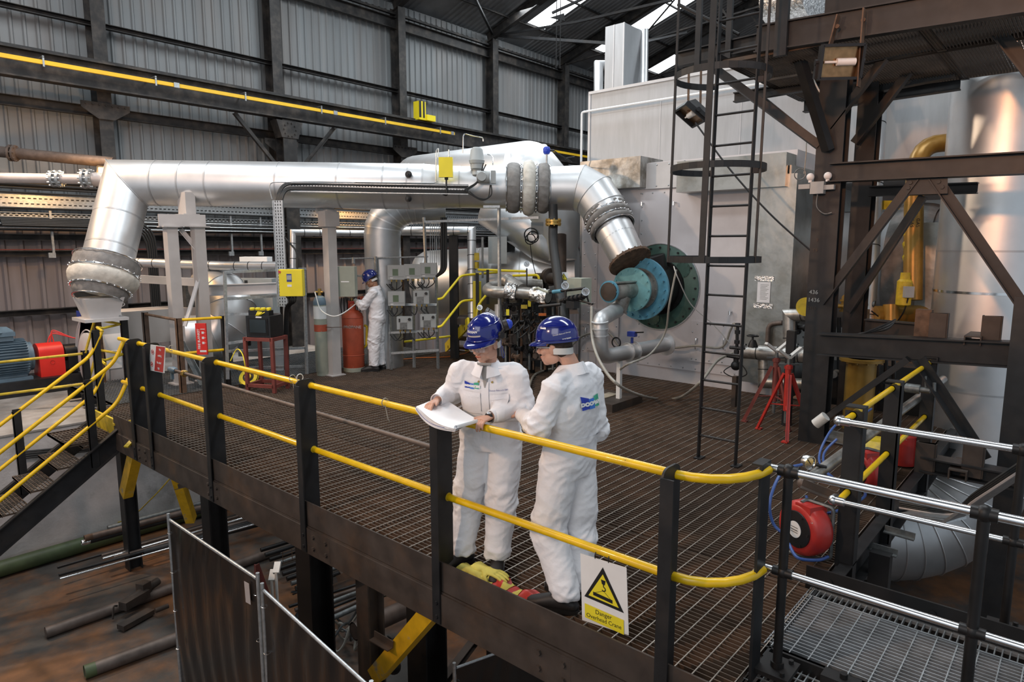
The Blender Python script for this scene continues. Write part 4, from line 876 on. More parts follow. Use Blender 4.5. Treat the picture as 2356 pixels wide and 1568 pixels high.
mb = MB(); mb.prism([c+nf*.004-x*.06-u*.11, c+nf*.004+x*.06-u*.11, c+nf*.004+x*.06-u*.04, c+nf*.004-x*.06-u*.04], nf*.002); obj('caption_panel', mb, 'sign_yellow', t)
# dark wooden pad and white-topped slab behind the front workers
mb = MB(); a = PZ(1380, 930, 0); mb.bb((a.x-.3, a.y-.4, 0), (a.x+.5, a.y+.9, .11)); sl = one('timber_pad', mb, 'steel_brown', 'low dark timber pad lying behind the leaning worker', 'pad'); mb = MB(); c = PZ(1392, 910, .12); mb.box((c.x, c.y, .118), (.45, .16, .012)); obj('pale_board', mb, 'wood', sl, 'pale board on top')
# ================= left side: pipes, lamp, motor, fan
t = thing('brown_pipe', 'dull brown flanged pipe on the wall above the pale one', 'pipe', PD(0, 350, 12.5))
a, b = PD(-60, 343, 12.2), PD(262, 374, 12.6); mb = MB(); mb.cyl(a, b, .10, n=20); obj('pipe_shell', mb, 'pipe_brown', t)
mb = MB(); c = PD(30, 352, 12.25); d = (b-a).normalized(); mb.lathe(c-d*.05, d, [(0, .15), (.035, .15), (.035, .1), (.065, .1), (.065, .15), (.10, .15)], 20); mb.bolts(c-d*.07, d, .13, 8, .014, .14); obj('flange', mb, 'pipe_brown', t)
t = thing('pale_pipe', 'pale pipe with two bolted flanges ending by the lit floodlight', 'pipe', PD(0, 410, 11.4))
a, b = PD(-60, 408, 11.2), PD(250, 414, 11.5); mb = MB(); mb.cyl(a, PD(200, 412, 11.4), .085, n=20); mb.cyl(PD(200, 412, 11.4), b, .12, n=20); obj('pipe_shell', mb, 'pipe_white', t)
d = (b-a).normalized()
for px, r in ((131, .14), (203, .17)):
    c = PD(px, 411, 11.35); mb = MB(); mb.lathe(c-d*.07, d, [(0, r), (.04, r), (.04, r*.7), (.09, r*.7), (.09, r), (.13, r)], 24); mb.bolts(c-d*.11, d, r*.84, 10, .016, .2); obj('flange', mb, 'galv', t, 'bright bolted flange')
def floodlight(name, lab, c, aim, w, h, d, lit, m='steel_dark'):
    f = thing(name, lab, 'floodlight', c); aim = V(aim).normalized(); x, u = frame(aim); rot = Matrix((x, aim, u)).transposed(); mb = MB()
    P0 = [c+x*a*w/2*.6+u*b*h/2*.6-aim*d for a, b in ((-1, -1), (1, -1), (1, 1), (-1, 1))]; P1 = [c+x*a*w/2+u*b*h/2 for a, b in ((-1, -1), (1, -1), (1, 1), (-1, 1))]
    P2 = [c+x*a*w/2+u*b*h/2-aim*d*.35 for a, b in ((-1, -1), (1, -1), (1, 1), (-1, 1))]
    mb.add(P0+P2, [(3, 2, 1, 0), (0, 1, 5, 4), (1, 2, 6, 5), (2, 3, 7, 6), (3, 0, 4, 7)]); 
    for i in range(4): a, b = P1[i], P1[(i+1) % 4]; mb.bar(a-aim*d*.17, b-aim*d*.17, .025, d*.36, up=aim)
    obj('housing', mb, m, f)
    mb = MB(); mb.add([p-aim*d*.3 for p in P1], [(0, 1, 2, 3)]); obj('reflector', mb, 'lamp_glow' if lit else 'lamp_reflector', f, 'glowing lamp face' if lit else 'reflector with orange light painted in')
    if not lit: mb = MB(); mb.cyl(c-x*w*.35-aim*d*.15, c+x*w*.1-aim*d*.15, h*.12, n=14); mb.cyl(c+x*w*.05-aim*d*.15, c+x*w*.4-aim*d*.15, .012, n=10); obj('lamp_tube', mb, 'white', f)
    mb = MB(); mb.bar(c-x*w*.56-aim*d*.3, c-x*w*.56-aim*d*.3-u*h*.5, .02, .05, up=aim); mb.bar(c+x*w*.56-aim*d*.3, c+x*w*.56-aim*d*.3-u*h*.5, .02, .05, up=aim); mb.cyl(c-x*w*.6-aim*d*.3, c-x*w*.5-aim*d*.3, .03, n=12); mb.cyl(c+x*w*.5-aim*d*.3, c+x*w*.6-aim*d*.3, .03, n=12); obj('bracket', mb, m, f)
    return f
c = PD(237, 393, 12.2); floodlight('floodlight', 'lit orange floodlight glowing beside the bend of the inclined duct', c, (-FW+V((.35, -.35, 0))).normalized(), .17, .16, .14, True)
lamp('floodlight_glow', 'POINT', c+V((-.25, -.3, -.05)), (0, 0, 0), 90, (1, .55, .2), shadow_soft_size=.1)
# motor and fan set on the plinth
PZf = -.3
t = thing('electric_motor', 'blue-grey finned electric motor at the picture edge', 'motor', PD(30, 850, 11.2))
ax = X_; c = PD(14, 824, 11.5); a = c+V((.38, -.35, 0))*.55; d = (PD(200, 830, 11.9)-PD(0, 838, 11.1)).normalized(); d = V((1, 0, 0)); sdm = V((d.y, -d.x, 0))
mb = MB(); mb.cyl(c-d*.6, c+d*.30, .28, n=28); mb.cyl(c+d*.30, c+d*.36, .25, n=24)
for k in range(40):
    th = 2*PI*k/40; o = sdm*math.cos(th)*.30+Z_*math.sin(th)*.30; mb.bar(c-d*.55+o, c+d*.27+o, .008, .06, up=o)
obj('finned_body', mb, 'motor_blue', t)
mb = MB(); mb.box(c+V((0, 0, .36))-d*.1, (.40, .34, .1), Matrix.Rotation(math.atan2(d.y, d.x), 3, 'Z')); mb.box(c+V((0, 0, .43))-d*.1, (.45, .40, .07), Matrix.Rotation(math.atan2(d.y, d.x), 3, 'Z')); mb.lathe(c+V((0, 0, .465))-d*.1, Z_, [(0, .25), (.08, .15)], 4, up=d); obj('terminal_box', mb, 'motor_blue', t)
rm_ = Matrix.Rotation(math.atan2(d.y, d.x), 3, 'Z')
mb = MB(); mb.box(c+V((0, 0, -.345))-d*.1, (.8, .56, .05), rm_); mb.box(c+V((0, 0, -.29))-d*.1, (.7, .32, .12), rm_); obj('feet', mb, 'motor_blue', t)
t = thing('coupling_guard', 'bright red coupling guard between motor and fan', 'guard', c+d*.65+V((0, 0, -.45)))
g = c+d*.62; mb = MB(); prof = [(-.21, -.37), (.21, -.37), (.21, .05)]+[(.21*math.cos(a), .05+.16*math.sin(a)) for a in [R(20*k) for k in range(1, 9)]]+[(-.21, .05)]
mb.sec(prof, g-d*.19, g+d*.19, up=Z_); obj('guard_body', mb, 'fire_red', t)
mb = MB(); mb.ring(g+sdm*.215+V((0, 0, -.12)), sdm, .035, .004, 16, 5); obj('embossed_mark', mb, 'sign_red', t)
t = thing('bearing_housing', 'black fan bearing housing with red end piece', 'bearing', c+d*1.2+V((0, 0, -.45)))
mb = MB(); mb.cyl(c+d*.85, c+d*1.5, .15, n=20); mb.box(c+d*1.15+V((0, 0, -.2)), (.55, .36, .3), rm_); mb.cyl(c+d*1.5, c+d*1.62, .2, n=20); obj('body', mb, 'black_plastic', t)
mb = MB(); mb.box(c+d*1.62+V((0, 0, .02)), (.09, .34, .28), rm_); obj('end_piece', mb, 'fire_red', t)
mb = MB()
for k in range(3): mb.tube(smooth_path([g+V((0, 0, .2))+d*.05*k, g+V((0, 0, .36+.03*k))+d*.1, g+V((0, 0, .24))+d*.45, c+d*1.5+V((0, 0, .22))], 6), .010, 6)
obj('red_cable', mb, 'fire_red', t)
t = thing('machine_bed', 'black steel base frame under the motor and fan', 'base', c+d*.3+V((0, 0, -.9)))
mb = MB(); zb = c.z-.45; mb.bar(c-d*1.0+V((0, 0, -.53)), c+d*1.75+V((0, 0, -.53)), .78, .32); obj('frame', mb, 'steel_dark', t)
for k in (-.25, 1.3):
    q = c+d*k+sdm*.392+V((0, 0, -.54)); mb = MB(); mb.sec([(.10*math.copysign(abs(math.cos(a))**.7, math.cos(a)), .085*math.copysign(abs(math.sin(a))**.7, math.sin(a))) for a in [2*PI*j/20 for j in range(20)]], q, q+sdm*.004, up=Z_); obj('cutout', mb, 'ink', t)
mb = MB(); q = c+d*.55+sdm*.3; mb.cyl((q.x, q.y, -.3), (q.x, q.y, c.z-.68), .06, n=14); q = c-d*.6+sdm*.3; mb.cyl((q.x, q.y, -.3), (q.x, q.y, c.z-.68), .06, n=14); q = c+d*1.5+sdm*.3; mb.cyl((q.x, q.y, -.3), (q.x, q.y, c.z-.68), .06, n=14); obj('anti_vibration_mount', mb, 'galv', t)
# fan scroll
fc = PD(226, 828, 11.8); t = thing('centrifugal_fan', 'big silver-grey fan casing below the drooping cloth joint', 'fan', fc)
fx = d; mb = MB(); mb.lathe(fc-fx*.1, fx, [(0, .78), (.38, .78)], 48); mb.lathe(fc-fx*.19, fx, [(0, .42), (.03, .50), (.09, .50)], 32); P = [fc+V((0, 0, 0))+sdm*.78, fc+V((0, 0, .95))+sdm*.42, fc+V((0, 0, .95))-sdm*.25, fc-sdm*.78]
mb.prism([p-fx*.1 for p in P], fx*.38); obj('scroll_casing', mb, 'paint_light', t, ang=30)
mb = MB(); mb.ring(fc-fx*.1, fx, .79, .02, 48, 6); mb.ring(fc+fx*.28, fx, .79, .02, 48, 6); mb.ring(fc-fx*.13, fx, .55, .012, 36, 6); obj('stiffener_ring', mb, 'paint_light', t)
mb = MB(); cc = C1+db*.48; q = V((cc.x, cc.y, cc.z-.30)); mb.lathe(cc, Z_*-1, [(-.02, .40), (.30, .28)], 4, up=(sdm+d)); mb.box(q-Z_*.02, (.62, .62, .05), rm_); mb.box(q+V((0, 0, -.02)), (.5, .5, .04), rm_); obj('inlet_transition', mb, 'paint_light', t)
mb = MB(); mb.box(fc-fx*.14+sdm*-.35+V((0, 0, .78)), (.01, .2, .16), rm_); obj('nameplate', mb, 'ink_blue', t, 'dark blue nameplate')
mb = MB(); mb.bar((fc+sdm*.55+V((0, 0, -.5))), V((fc.x, fc.y, -.3))+sdm*.8, .12, .12); mb.bar((fc+fx*.3+V((0, 0, -.6))), V((fc.x, fc.y, -.3))+fx*.6, .12, .12); mb.bar(fc+V((0, 0, -.6)), V((fc.x, fc.y, -.3)), .5, .5); obj('support_leg', mb, 'paint_light', t)
mb = MB(); mb.box(fc+sdm*.79+V((0, 0, .1)), (.22, .03, .3), rm_); obj('access_cover', mb, 'white', t)
mb = MB(); mb.bar(fc+fx*.3+V((0, 0, .55)), fc+fx*1.6+V((0, 0, .55)), .7, .6); one('fan_outlet', mb, 'paint_grey', 'dull grey rectangular duct beside the fan casing', 'duct')
# ================= stairs going down on the left
YA, YB = 9.18, 10.02; SX, SZ = 2.95, -.02; sl = .70
def stz(x, o=0): return SZ+o+(x-SX)*sl
t = thing('staircase', 'steel staircase with grated treads going down from the platform corner', 'stairs', (1.5, 9.6, -2.2))
for y, m in ((YA, 'steel_dark'), (YB, 'steel_dark')):
    mb = MB(); mb.ch((.0, y, stz(0, -.12)), (3.06, y, stz(3.06, -.12)), .07*(1 if y == YA else -1), .24, .012)
    if y == YA:
        for k in range(9): x = .2+.33*k; mb.cyl((x, y-.0, stz(x, -.12)), (x, y-.015, stz(x, -.12)), .016, n=6)
    obj('stringer', mb, m, t)
k = 0; x = 2.78
while x > -.1:
    z = stz(x)-.06; mb = grating('', x-.26, YA+.02, x+.03, YB-.02, z, '', '', px=.041, py=.06, bearing='y', d=.022); mb.mi = 0; mb.bb((x-.262, YA+.02, z-.03), (x-.255, YB-.02, z+.002)); obj('tread', mb, ['grate', 'grate_rod'], t); x -= .29
mb = MB(); mb.bb((2.88, 9.2, -.005), (3.04, 9.27, .02)); mb.bb((2.90, 9.25, -.16), (2.93, 10.3, .06)); mb.bb((2.93, 9.22, -.18), (3.3, 9.25, .02)); mb.bar(PZ(325, 990, -.02), PZ(290, 1028, -.15), .06, .02); obj('yellow_edge', mb, 'yellow_dirty', t, 'yellow painted landing edge')
mb = grating('', 2.35, 9.2, 2.93, 10.0, -.14, '', '', bearing='y'); obj('landing_tread', mb, ['grate', 'grate_rod'], t)
def stair_rail(name, lab, y, top0, posts):
    t = thing(name, lab, 'railing', (2, y, -1)); 
    for o in (0, -.52):
        mb = MB(); P = [V((3.08, y, 1.1+o)), V((2.93, y, .80+o)), V((-.6, y, .80+o-3.53*sl))]
        mb.tube(P, .023, 10, fil=.12); obj('rail', mb, 'yellow', t, 'chipped yellow tube')
    for x in posts:
        zt = .80-(2.93-x)*sl+.05 if x < 2.93 else 1.14; mb = MB(); mb.bb((x-.04, y-.02, stz(min(x, 3.0), -.22)), (x+.05, y-.008, zt)); mb.bb((x-.04, y-.02, stz(min(x, 3.0), -.22)), (x-.03, y+.03, zt-.03)); obj('post', mb, 'steel_dark', t)
    return t
stair_rail('stair_railing', 'nearer yellow stair railing sloping down from the platform corner', YA, 0, [2.62, 1.5])
stair_rail('stair_railing', 'farther yellow stair railing beside the concrete plinth', YB, 0, [3.0, 2.05, .9])
t = thing('landing_railing', 'short yellow looped railing behind the stair head', 'railing', (3, 10.6, 0))
for dz in (0, -.5):
    mb = MB(); P = [PD(222, 735, 10.9), PD(278, 745, 10.9), PD(235, 755, 10.3), PD(222, 752, 10.2), PD(236, 762, 10.05)]; P = [p+V((0, 0, dz)) for p in P]; mb.tube(P, .02, 8, fil=.03); obj('rail', mb, 'yellow_dirty', t)
    mb = MB(); mb.tube([PD(218, 735, 10.95)+V((0, 0, dz)), PD(196, 812, 10.8)+V((0, 0, dz))], .02, 8); obj('rail', mb, 'yellow_dirty', t)
for px, py, dd, m in ((224, 730, 11, 'rust'), (286, 740, 10.9, 'steel_dark'), (196, 810, 10.8, 'steel_dark')):
    q = PD(px, py, dd); mb = MB(); mb.bb((q.x-.05, q.y-.01, -.3), (q.x+.05, q.y+.01, q.z+.03)); mb.bb((q.x-.05, q.y-.01, -.3), (q.x-.04, q.y+.06, q.z+.03)); obj('post', mb, m, t)
t = thing('plinth_railing', 'level yellow handrails in front of the motor', 'railing', (1, 10.8, -.3))
for p0, p1 in (((-30, 836), (190, 813)), ((-30, 911), (196, 882))):
    mb = MB(); mb.tube([PD(*p0, 10.3), PD(*p1, 10.7)], .021, 10); obj('rail', mb, 'yellow_dirty', t)
# back railings near the portal
t = thing('rear_railing', 'brown and yellow tube railing behind the portal legs', 'railing', (4, 11, 0))
A1, A2, A3 = PD(333, 722, 11.1), PD(410, 736, 10.2), PD(515, 730, 10.7)
for dz in (0, -.52):
    for a, b, m in ((A1, A2, 'rust'), (A2, A3, 'yellow')): mb = MB(); mb.tube([a+V((0, 0, dz)), b+V((0, 0, dz))], .022, 8); obj('rail', mb, m, t, 'yellow tube' if m == 'yellow' else 'rusty tube')
for q, m in ((A1, 'steel_brown'), (A2, 'rust'), (A3, 'steel_dark')): mb = MB(); mb.bb((q.x-.04, q.y-.04, -.1), (q.x+.04, q.y-.03, q.z+.03)); mb.bb((q.x-.04, q.y-.04, -.1), (q.x-.03, q.y+.04, q.z+.03)); obj('post', mb, m, t)
# fire blanket pouch
def slab(c, nrm, w, h, th, name, m, par, lab=None, dx=0, dz=0):
    nrm = V(nrm).normalized(); x, u = frame(nrm); c = c+x*dx+u*dz; mb = MB(); mb.prism([c-x*w/2-u*h/2, c+x*w/2-u*h/2, c+x*w/2+u*h/2, c-x*w/2+u*h/2], nrm*th); return obj(name, mb, m, par, lab)
nh = V((-FW.x, -FW.y, 0)).normalized(); rh = RT
c = PD(465, 779, 10.42); t = thing('fire_blanket_pouch', 'red fire blanket pouch hanging on the rear yellow rail', 'pouch', c)
slab(c, nh, .165, .49, .03, 'pouch', 'fire_red', t); text('lettering', 'FIRE BLANKET', 'white', c+nh*.0325-rh*-.0-rh*.035+V((0, 0, .0)), V((0, 0, 1)), -rh, .035, t, depth=.002, bold=.001)
for dz in (.10, .02, -.06): slab(c+nh*.03+rh*.03, nh, .035, .035, .002, 'picture_box', 'white', t, dz=dz); slab(c+nh*.03+rh*.06, nh, .02, .004, .002, 'text_line', 'white', t, dz=dz)
slab(c+nh*.03+rh*.03, nh, .07, .01, .002, 'text_line', 'white', t, dz=.155); slab(c+nh*.03+rh*.02, nh, .1, .03, .002, 'bottom_panel', 'white', t, dz=-.19)
# ================= channel frames and gas equipment
def frame_rack(name, lab, rects, m='galv', w=.04, dd=None):
    t = thing(name, lab, 'rack', PD(*rects[0][0], rects[0][2]))
    for a, b, k in rects: mb = MB(); k2 = k if not isinstance(k, tuple) else k[0]; k3 = k if not isinstance(k, tuple) else k[1]; mb.bar(PD(*a, k2), PD(*b, k3), w, w); obj('upright' if abs(a[0]-b[0]) < abs(a[1]-b[1]) else 'crossbar', mb, m, t)
    return t
frame_rack('channel_rack', 'slotted channel frame carrying the yellow gas box', [((517, 625), (524, 872), 10.4), ((700, 620), (706, 860), 11.2), ((517, 626), (704, 618), (10.4, 11.2)), ((517, 688), (705, 676), (10.4, 11.2)), ((520, 722), (645, 722), 10.6), ((520, 790), (570, 783), 10.6), ((520, 808), (700, 800), (10.6, 11.2)), ((522, 848), (700, 842), (10.5, 11.3)), ((655, 700), (659, 860), 10.9)])
t = thing('gas_detector_box', 'large bright yellow gas cabinet on the channel frame', 'cabinet', PD(668, 650, 10.4))
c = PD(672, 650, 10.35); rb = Matrix.Rotation(math.atan2(rh.y, rh.x)+.12, 3, 'Z'); mb = MB(); mb.box(c, (.35, .18, .41), rb); obj('case', mb, 'yellow_flat', t)
nb = rb @ V((0, -1, 0)); nb = nb if nb.dot(FW) < 0 else -nb; fcn = c+nb*.09
mb = MB(); mb.box(fcn+nb*.006, (.34, .012, .40), rb); obj('door', mb, 'yellow_flat', t)
slab(fcn+nb*.012, nb, .075, .12, .003, 'display_plate', 'ink_blue', t, dx=.02, dz=.08); slab(fcn+nb*.015, nb, .068, .07, .002, 'display_label', 'box_grey', t, dx=.02, dz=.085); slab(fcn+nb*.012, nb, .065, .035, .003, 'data_label', 'white', t, dx=.02, dz=-.04)
mb = MB(); mb.cyl(c-rh*.16+nb*.09+V((0, 0, .17)), c-rh*.16+nb*.13+V((0, 0, .17)), .02, n=12); obj('knob', mb, 'sign_red', t)
mb = MB()
for k in range(4): mb.loft(smooth_path([c+rh*(-.1+.05*k)+V((0, 0, -.21)), c+rh*(-.06+.03*k)+V((0, 0, -.3)), PD(655+k*3, 720, 10.6), PD(655+k*3, 850, 10.8)], 6), [.012]*19, 6)
mb.loft(smooth_path([PD(645, 470, 10.5), PD(647, 530, 10.5), PD(668, 560, 10.5), PD(682, 580, 10.5), PD(684, 618, 10.5)], 6), [.014]*25, 6); obj('cable', mb, 'rubber', t)
# monitor on a red stand
q = PZ(612, 880, 0); t = thing('monitor_stand', 'tall red oxide steel stand holding the old monitor', 'stand', q)
zc = PD(612, 775, 10.3).z; rs = Matrix.Rotation(math.atan2(rh.y, rh.x)-.25, 3, 'Z'); ctr = PD(612, 800, 10.45); ctr.z = 0
for a in (-1, 1):
    for b in (-1, 1):
        o = rs @ V((a*.235, b*.18, 0)); mb = MB(); mb.box(ctr+o+V((0, 0, zc/2)), (.05, .05, zc), rs); obj('leg', mb, 'red_oxide', t)
mb = MB()
for z in (zc-.03, .10):
    for a in (-1, 1): mb.box(ctr+(rs @ V((a*.235, 0, 0)))+V((0, 0, z)), (.05, .36, .05), rs); mb.box(ctr+(rs @ V((0, a*.18, 0)))+V((0, 0, z)), (.47, .05, .05), rs)
obj('rail_frame', mb, 'red_oxide', t)
t = thing('monitor', 'old black box-shaped monitor on the red stand', 'monitor', ctr+V((0, 0, zc)))
nm = rs @ V((0, -1, 0)); nm = nm if nm.dot(FW) < 0 else -nm; c = ctr+V((0, 0, zc+.165)); mb = MB(); mb.box(c, (.42, .34, .33), rs); obj('case', mb, 'black_plastic', t)
mb = MB(); mb.box(c+nm*.172, (.34, .01, .26), rs); obj('bezel', mb, 'steel_black', t); mb = MB(); mb.box(c+nm*.178+V((0, 0, .01)), (.28, .01, .20), rs); obj('screen', mb, 'screen_glass', t)
mb = MB(); mb.box(c+nm*.178+V((0, 0, -.14))+rh*.13, (.04, .01, .015), rs); mb.box(c+nm*.178+V((0, 0, .147))+rh*.02, (.10, .01, .02), rs); obj('sticker', mb, 'white', t)
t = thing('socket_box', 'black power socket strip with four yellow plugs on the monitor', 'socket', c+V((0, 0, .17)))
k0 = c+V((0, 0, .20))-rh*.05; mb = MB(); mb.box(k0, (.36, .12, .08), rs); obj('case', mb, 'black_plastic', t)
for k in range(4): mb = MB(); mb.lathe(k0+rh*(-.13+.085*k)+V((0, 0, .04)), Z_, [(0, .035), (.03, .04), (.04, .03)], 12); obj('plug', mb, 'yellow_flat', t)
mb = MB()
for k in range(4): mb.loft(smooth_path([k0+rh*(-.02+.02*k)+V((0, 0, .05)), k0+nm*.1+rh*(.02*k)+V((0, 0, .0)), k0+nm*.09+rh*(-.02)+V((0, 0, -.05)), k0+nm*.08+rh*.12+V((0, 0, .02)), k0+rh*.16+V((0, 0, .06))], 6), [.007]*25, 6)
obj('yellow_lead', mb, 'yellow_flat', t)
# cable reel
q = PZ(575, 888, 0); t = thing('cable_reel', 'black and yellow cable reel standing on the grating', 'reel', q)
c = q+V((0, 0, .13)); axr = (V((nh.x, nh.y, .75))).normalized(); mb = MB(); mb.lathe(c-axr*.07, axr, [(0, .14), (.02, .14), (.02, .11), (.10, .11), (.10, .15), (.12, .15)], 28); mb.box(q+V((0, 0, .03)), (.26, .24, .05), rzc); obj('drum', mb, 'black_plastic', t)
mb = MB(); mb.lathe(c+axr*.05, axr, [(0, .145), (.008, .145), (.008, .09), (.0, .09)], 28, caps=False); mb.lathe(c+axr*.05, axr, [(0, .05), (.03, .05)], 18); mb.ring(c+axr*.03, axr, .152, .008, 28, 6); mb.lathe(c+axr*.08, axr, [(0, .03), (.1, .02)], 10); obj('flange', mb, 'yellow_flat', t)
mb = MB(); mb.loft(smooth_path([c+axr*.03, PD(565, 845, 10.3), PD(558, 815, 10.3), PD(545, 803, 10.4), PD(530, 830, 10.4)], 8), [.008]*33, 6); obj('lead', mb, 'yellow_flat', t)
# gas bottles
def bottle(name, lab, q, r, h, m, neck=.05, n=28):
    t = thing(name, lab, 'gas cylinder', q); mb = MB(); mb.lathe(q, Z_, [(0.0, r*.9), (.06, r*.92), (.08, r), (h-.16, r), (h-.08, r*.93), (h-.02, r*.6), (h, neck)], n); obj('body', mb, m, t, ang=50); return t
q = PZ(815, 852, 0); hh = PD(815, 712, 11.65).z
t = bottle('gas_bottle', 'big orange-red propane cylinder beside the far worker', q, .19, 1.12, 'cylinder_red')
mb = MB(); mb.ring(q+V((0, 0, .30)), Z_, .19, .008, 28, 6); mb.ring(q+V((0, 0, .98)), Z_, .19, .006, 28, 6); obj('band', mb, 'cylinder_red', t); mb = MB(); mb.lathe(q, Z_, [(0, .185), (.07, .19), (.09, .17)], 24); obj('foot_ring', mb, 'box_green', t, 'pale worn foot ring')
mb = MB(); mb.pipe(q+V((0, 0, 1.1)), q+V((0, 0, 1.28)), .07, .008, 20); obj('collar', mb, 'cylinder_red', t); mb = MB(); mb.cyl(q+V((0, 0, 1.12)), q+V((0, 0, 1.30)), .02, n=10); mb.cyl(q+V((0, 0, 1.22))-rh*.0, q+V((0, 0, 1.22))+rh*.12, .018, n=8); mb.lathe(q+V((0, 0, 1.3)), Z_, [(0, .03), (.02, .03)], 12); obj('valve', mb, 'brass', t)
text('lettering', 'PROPANE', 'box_grey', q+nh*.192+rh*.04+V((0, 0, .82)), rh, Z_, .05, t, depth=.004)
q2 = PZ(743, 862, 0); t = bottle('gas_bottle', 'tall slim grey gas bottle with blue shoulder behind the post', q2, .115, 1.40, 'box_green', .03)
mb = MB(); mb.lathe(q2+V((0, 0, 1.24)), Z_, [(0, .117), (.06, .116), (.12, .09), (.16, .04)], 24); obj('shoulder', mb, 'motor_blue', t, 'blue painted shoulder'); mb = MB(); mb.lathe(q2+V((0, 0, .78)), Z_, [(0, .117), (.12, .117)], 24); obj('red_band', mb, 'cylinder_red', t); mb = MB(); mb.lathe(q2+V((0, 0, 1.0)), Z_, [(0, .117), (.22, .117)], 24); obj('paper_label', mb, 'white', t)
mb = MB(); mb.cyl(q2+V((0, 0, 1.38)), q2+V((0, 0, 1.52)), .03, n=10); mb.cyl(q2+V((0, 0, 1.46))-rh*.08, q2+V((0, 0, 1.46))+rh*.06, .02, n=8); obj('valve', mb, 'brass', t)
hose('white_hose', 'white gas hose drooping between the slim bottle and the propane cylinder', [q2+V((0, 0, 1.46))-rh*.08, PD(727, 680, 11.3), PD(738, 712, 11.2), PD(765, 727, 11.1), PD(790, 720, 11.2), q+V((0, 0, 1.22))+rh*.08+nh*.08], .010, 'hose_white')
mb = MB(); a = PD(797, 647, 11.7); mb.box(a, (.34, .2, .52), rzc); cb_ = one('control_cabinet', mb, 'box_green', 'pale green-grey control cabinet behind the square post', 'cabinet'); slab(a+nh*.1, nh, .14, .02, .003, 'label_strip', 'white', cb_, dz=.0); mb = MB(); mb.cyl(a+nh*.1-rh*.15+V((0, 0, .18)), a+nh*.115-rh*.15+V((0, 0, .18)), .014, n=8); mb.cyl(a+nh*.1-rh*.15+V((0, 0, -.18)), a+nh*.115-rh*.15+V((0, 0, -.18)), .014, n=8); obj('lock', mb, 'ink', cb_)
mb = MB()
for k in range(9): p = PD(786+k*5, 684, 12.0); mb.loft(smooth_path([p, p+V((0, 0, -.15))+rh*.02*(k % 3-1), p+V((0, 0, -.35))], 4), [.010]*9, 6)
one('cabinet_cables', mb, 'rubber', 'black cables dropping out of the green-grey cabinet', 'cables')
# panel of transmitters behind the worker
frame_rack('transmitter_rack', 'galvanised rack carrying the grey transmitter boxes', [((895, 640), (900, 850), 12.2), ((1003, 610), (1008, 850), 12.4), ((950, 640), (953, 845), 12.3), ((820, 634), (1005, 640), 12.2), ((895, 700), (1005, 700), 12.2), ((895, 765), (1008, 760), 12.2), ((900, 812), (1010, 805), 12.2), ((975, 500), (980, 612), 12.0), ((1148, 478), (1150, 800), 11.0), ((975, 510), (1240, 500), (12.0, 11.2)), ((1020, 512), (1020, 620), 12.0), ((1112, 475), (1150, 475), 11.0)])
def xmit(px, py, lab, kind):
    c = PD(px, py, 12.0); t = thing('transmitter', lab, 'transmitter', c, 'grey transmitters on the rack')
    mb = MB(); mb.box(c, (.30, .10, .26) if kind else (.28, .12, .23), rzc); obj('case', mb, 'box_grey', t)
    if kind: slab(c+nh*.05, nh, .10, .12, .004, 'keypad_display', 'lcd', t, dx=.01); slab(c+nh*.05, nh, .05, .015, .003, 'label', 'white', t, dx=.08, dz=-.1); slab(c+nh*.05, nh, .27, .006, .003, 'seam_line', 'galv_dark', t, dz=-.08)
    else:
        slab(c+nh*.06, nh, .13, .12, .004, 'dark_panel', 'galv_dark', t, dx=.02, dz=-.05); mb = MB(); mb.cyl(c+nh*.06+rh*.09+V((0, 0, .07)), c+nh*.10+rh*.09+V((0, 0, .07)), .025, n=14); mb.box(c+nh*.065-rh*.09+V((0, 0, .05)), (.025, .01, .06), rzc); obj('knob', mb, 'ink', t)
    for k in range(3): g = c+rh*(-.09+.09*k)+V((0, 0, -.13)); mb = MB(); mb.cyl(g, g+V((0, 0, -.04)), .014, n=8); obj('gland', mb, 'brass', t)
    mb = MB()
    for k in range(3): g = c+rh*(-.09+.09*k)+V((0, 0, -.16)); e = g+rh*random.uniform(-.15, .1); mb.loft(smooth_path([g, g+V((0, 0, -.08)), e+V((0, 0, -.16)), e+V((-.0, 0, -.05))+rh*-.1], 5), [.009]*16, 6)
    obj('lead', mb, 'rubber', t)
for a in [(912, 626, 'grey display transmitter, first of the top row', 1), (950, 624, 'grey display transmitter, middle of the top row', 1), (986, 621, 'grey display transmitter, last of the top row', 1), (913, 686, 'grey display transmitter alone in the second row', 1), (970, 683, 'analyser box with knob in the second row', 0), (932, 742, 'analyser box with knob at the lower left of the rack', 0), (986, 737, 'analyser box with knob at the lower right of the rack', 0)]: xmit(*a)
mb = MB()
for k in range(3): mb.tube([PD(1016+k*5, 500, 11.9), PD(1016+k*5, 622, 11.9), PD(1004, 636, 11.95)], .022, 8, fil=.1)
one('riser_cables', mb, 'rubber', 'black cables dropping beside the tall instrument frame', 'cables')
for k in range(5):
    mb = MB(); mb.tube([PD(990+5*k, 512, 12.1), PD(990+5*k, 610, 12.1)], .006, 6); one('impulse_tube', mb, 'galv', 'thin instrument tube, one of five hanging in the tall frame', 'tube', 'thin tubes in the tall instrument frame')
mb = MB(); mb.tube([PD(782, 595, 12), PD(985, 590, 12)], .014, 6); mb.bar(PD(864, 590, 12), PD(864, 625, 12), .05, .04); mb.bar(PD(813, 592, 12), PD(813, 606, 12), .05, .04); one('support_rod', mb, 'galv', 'thin bright rod across the vertical duct', 'rod')
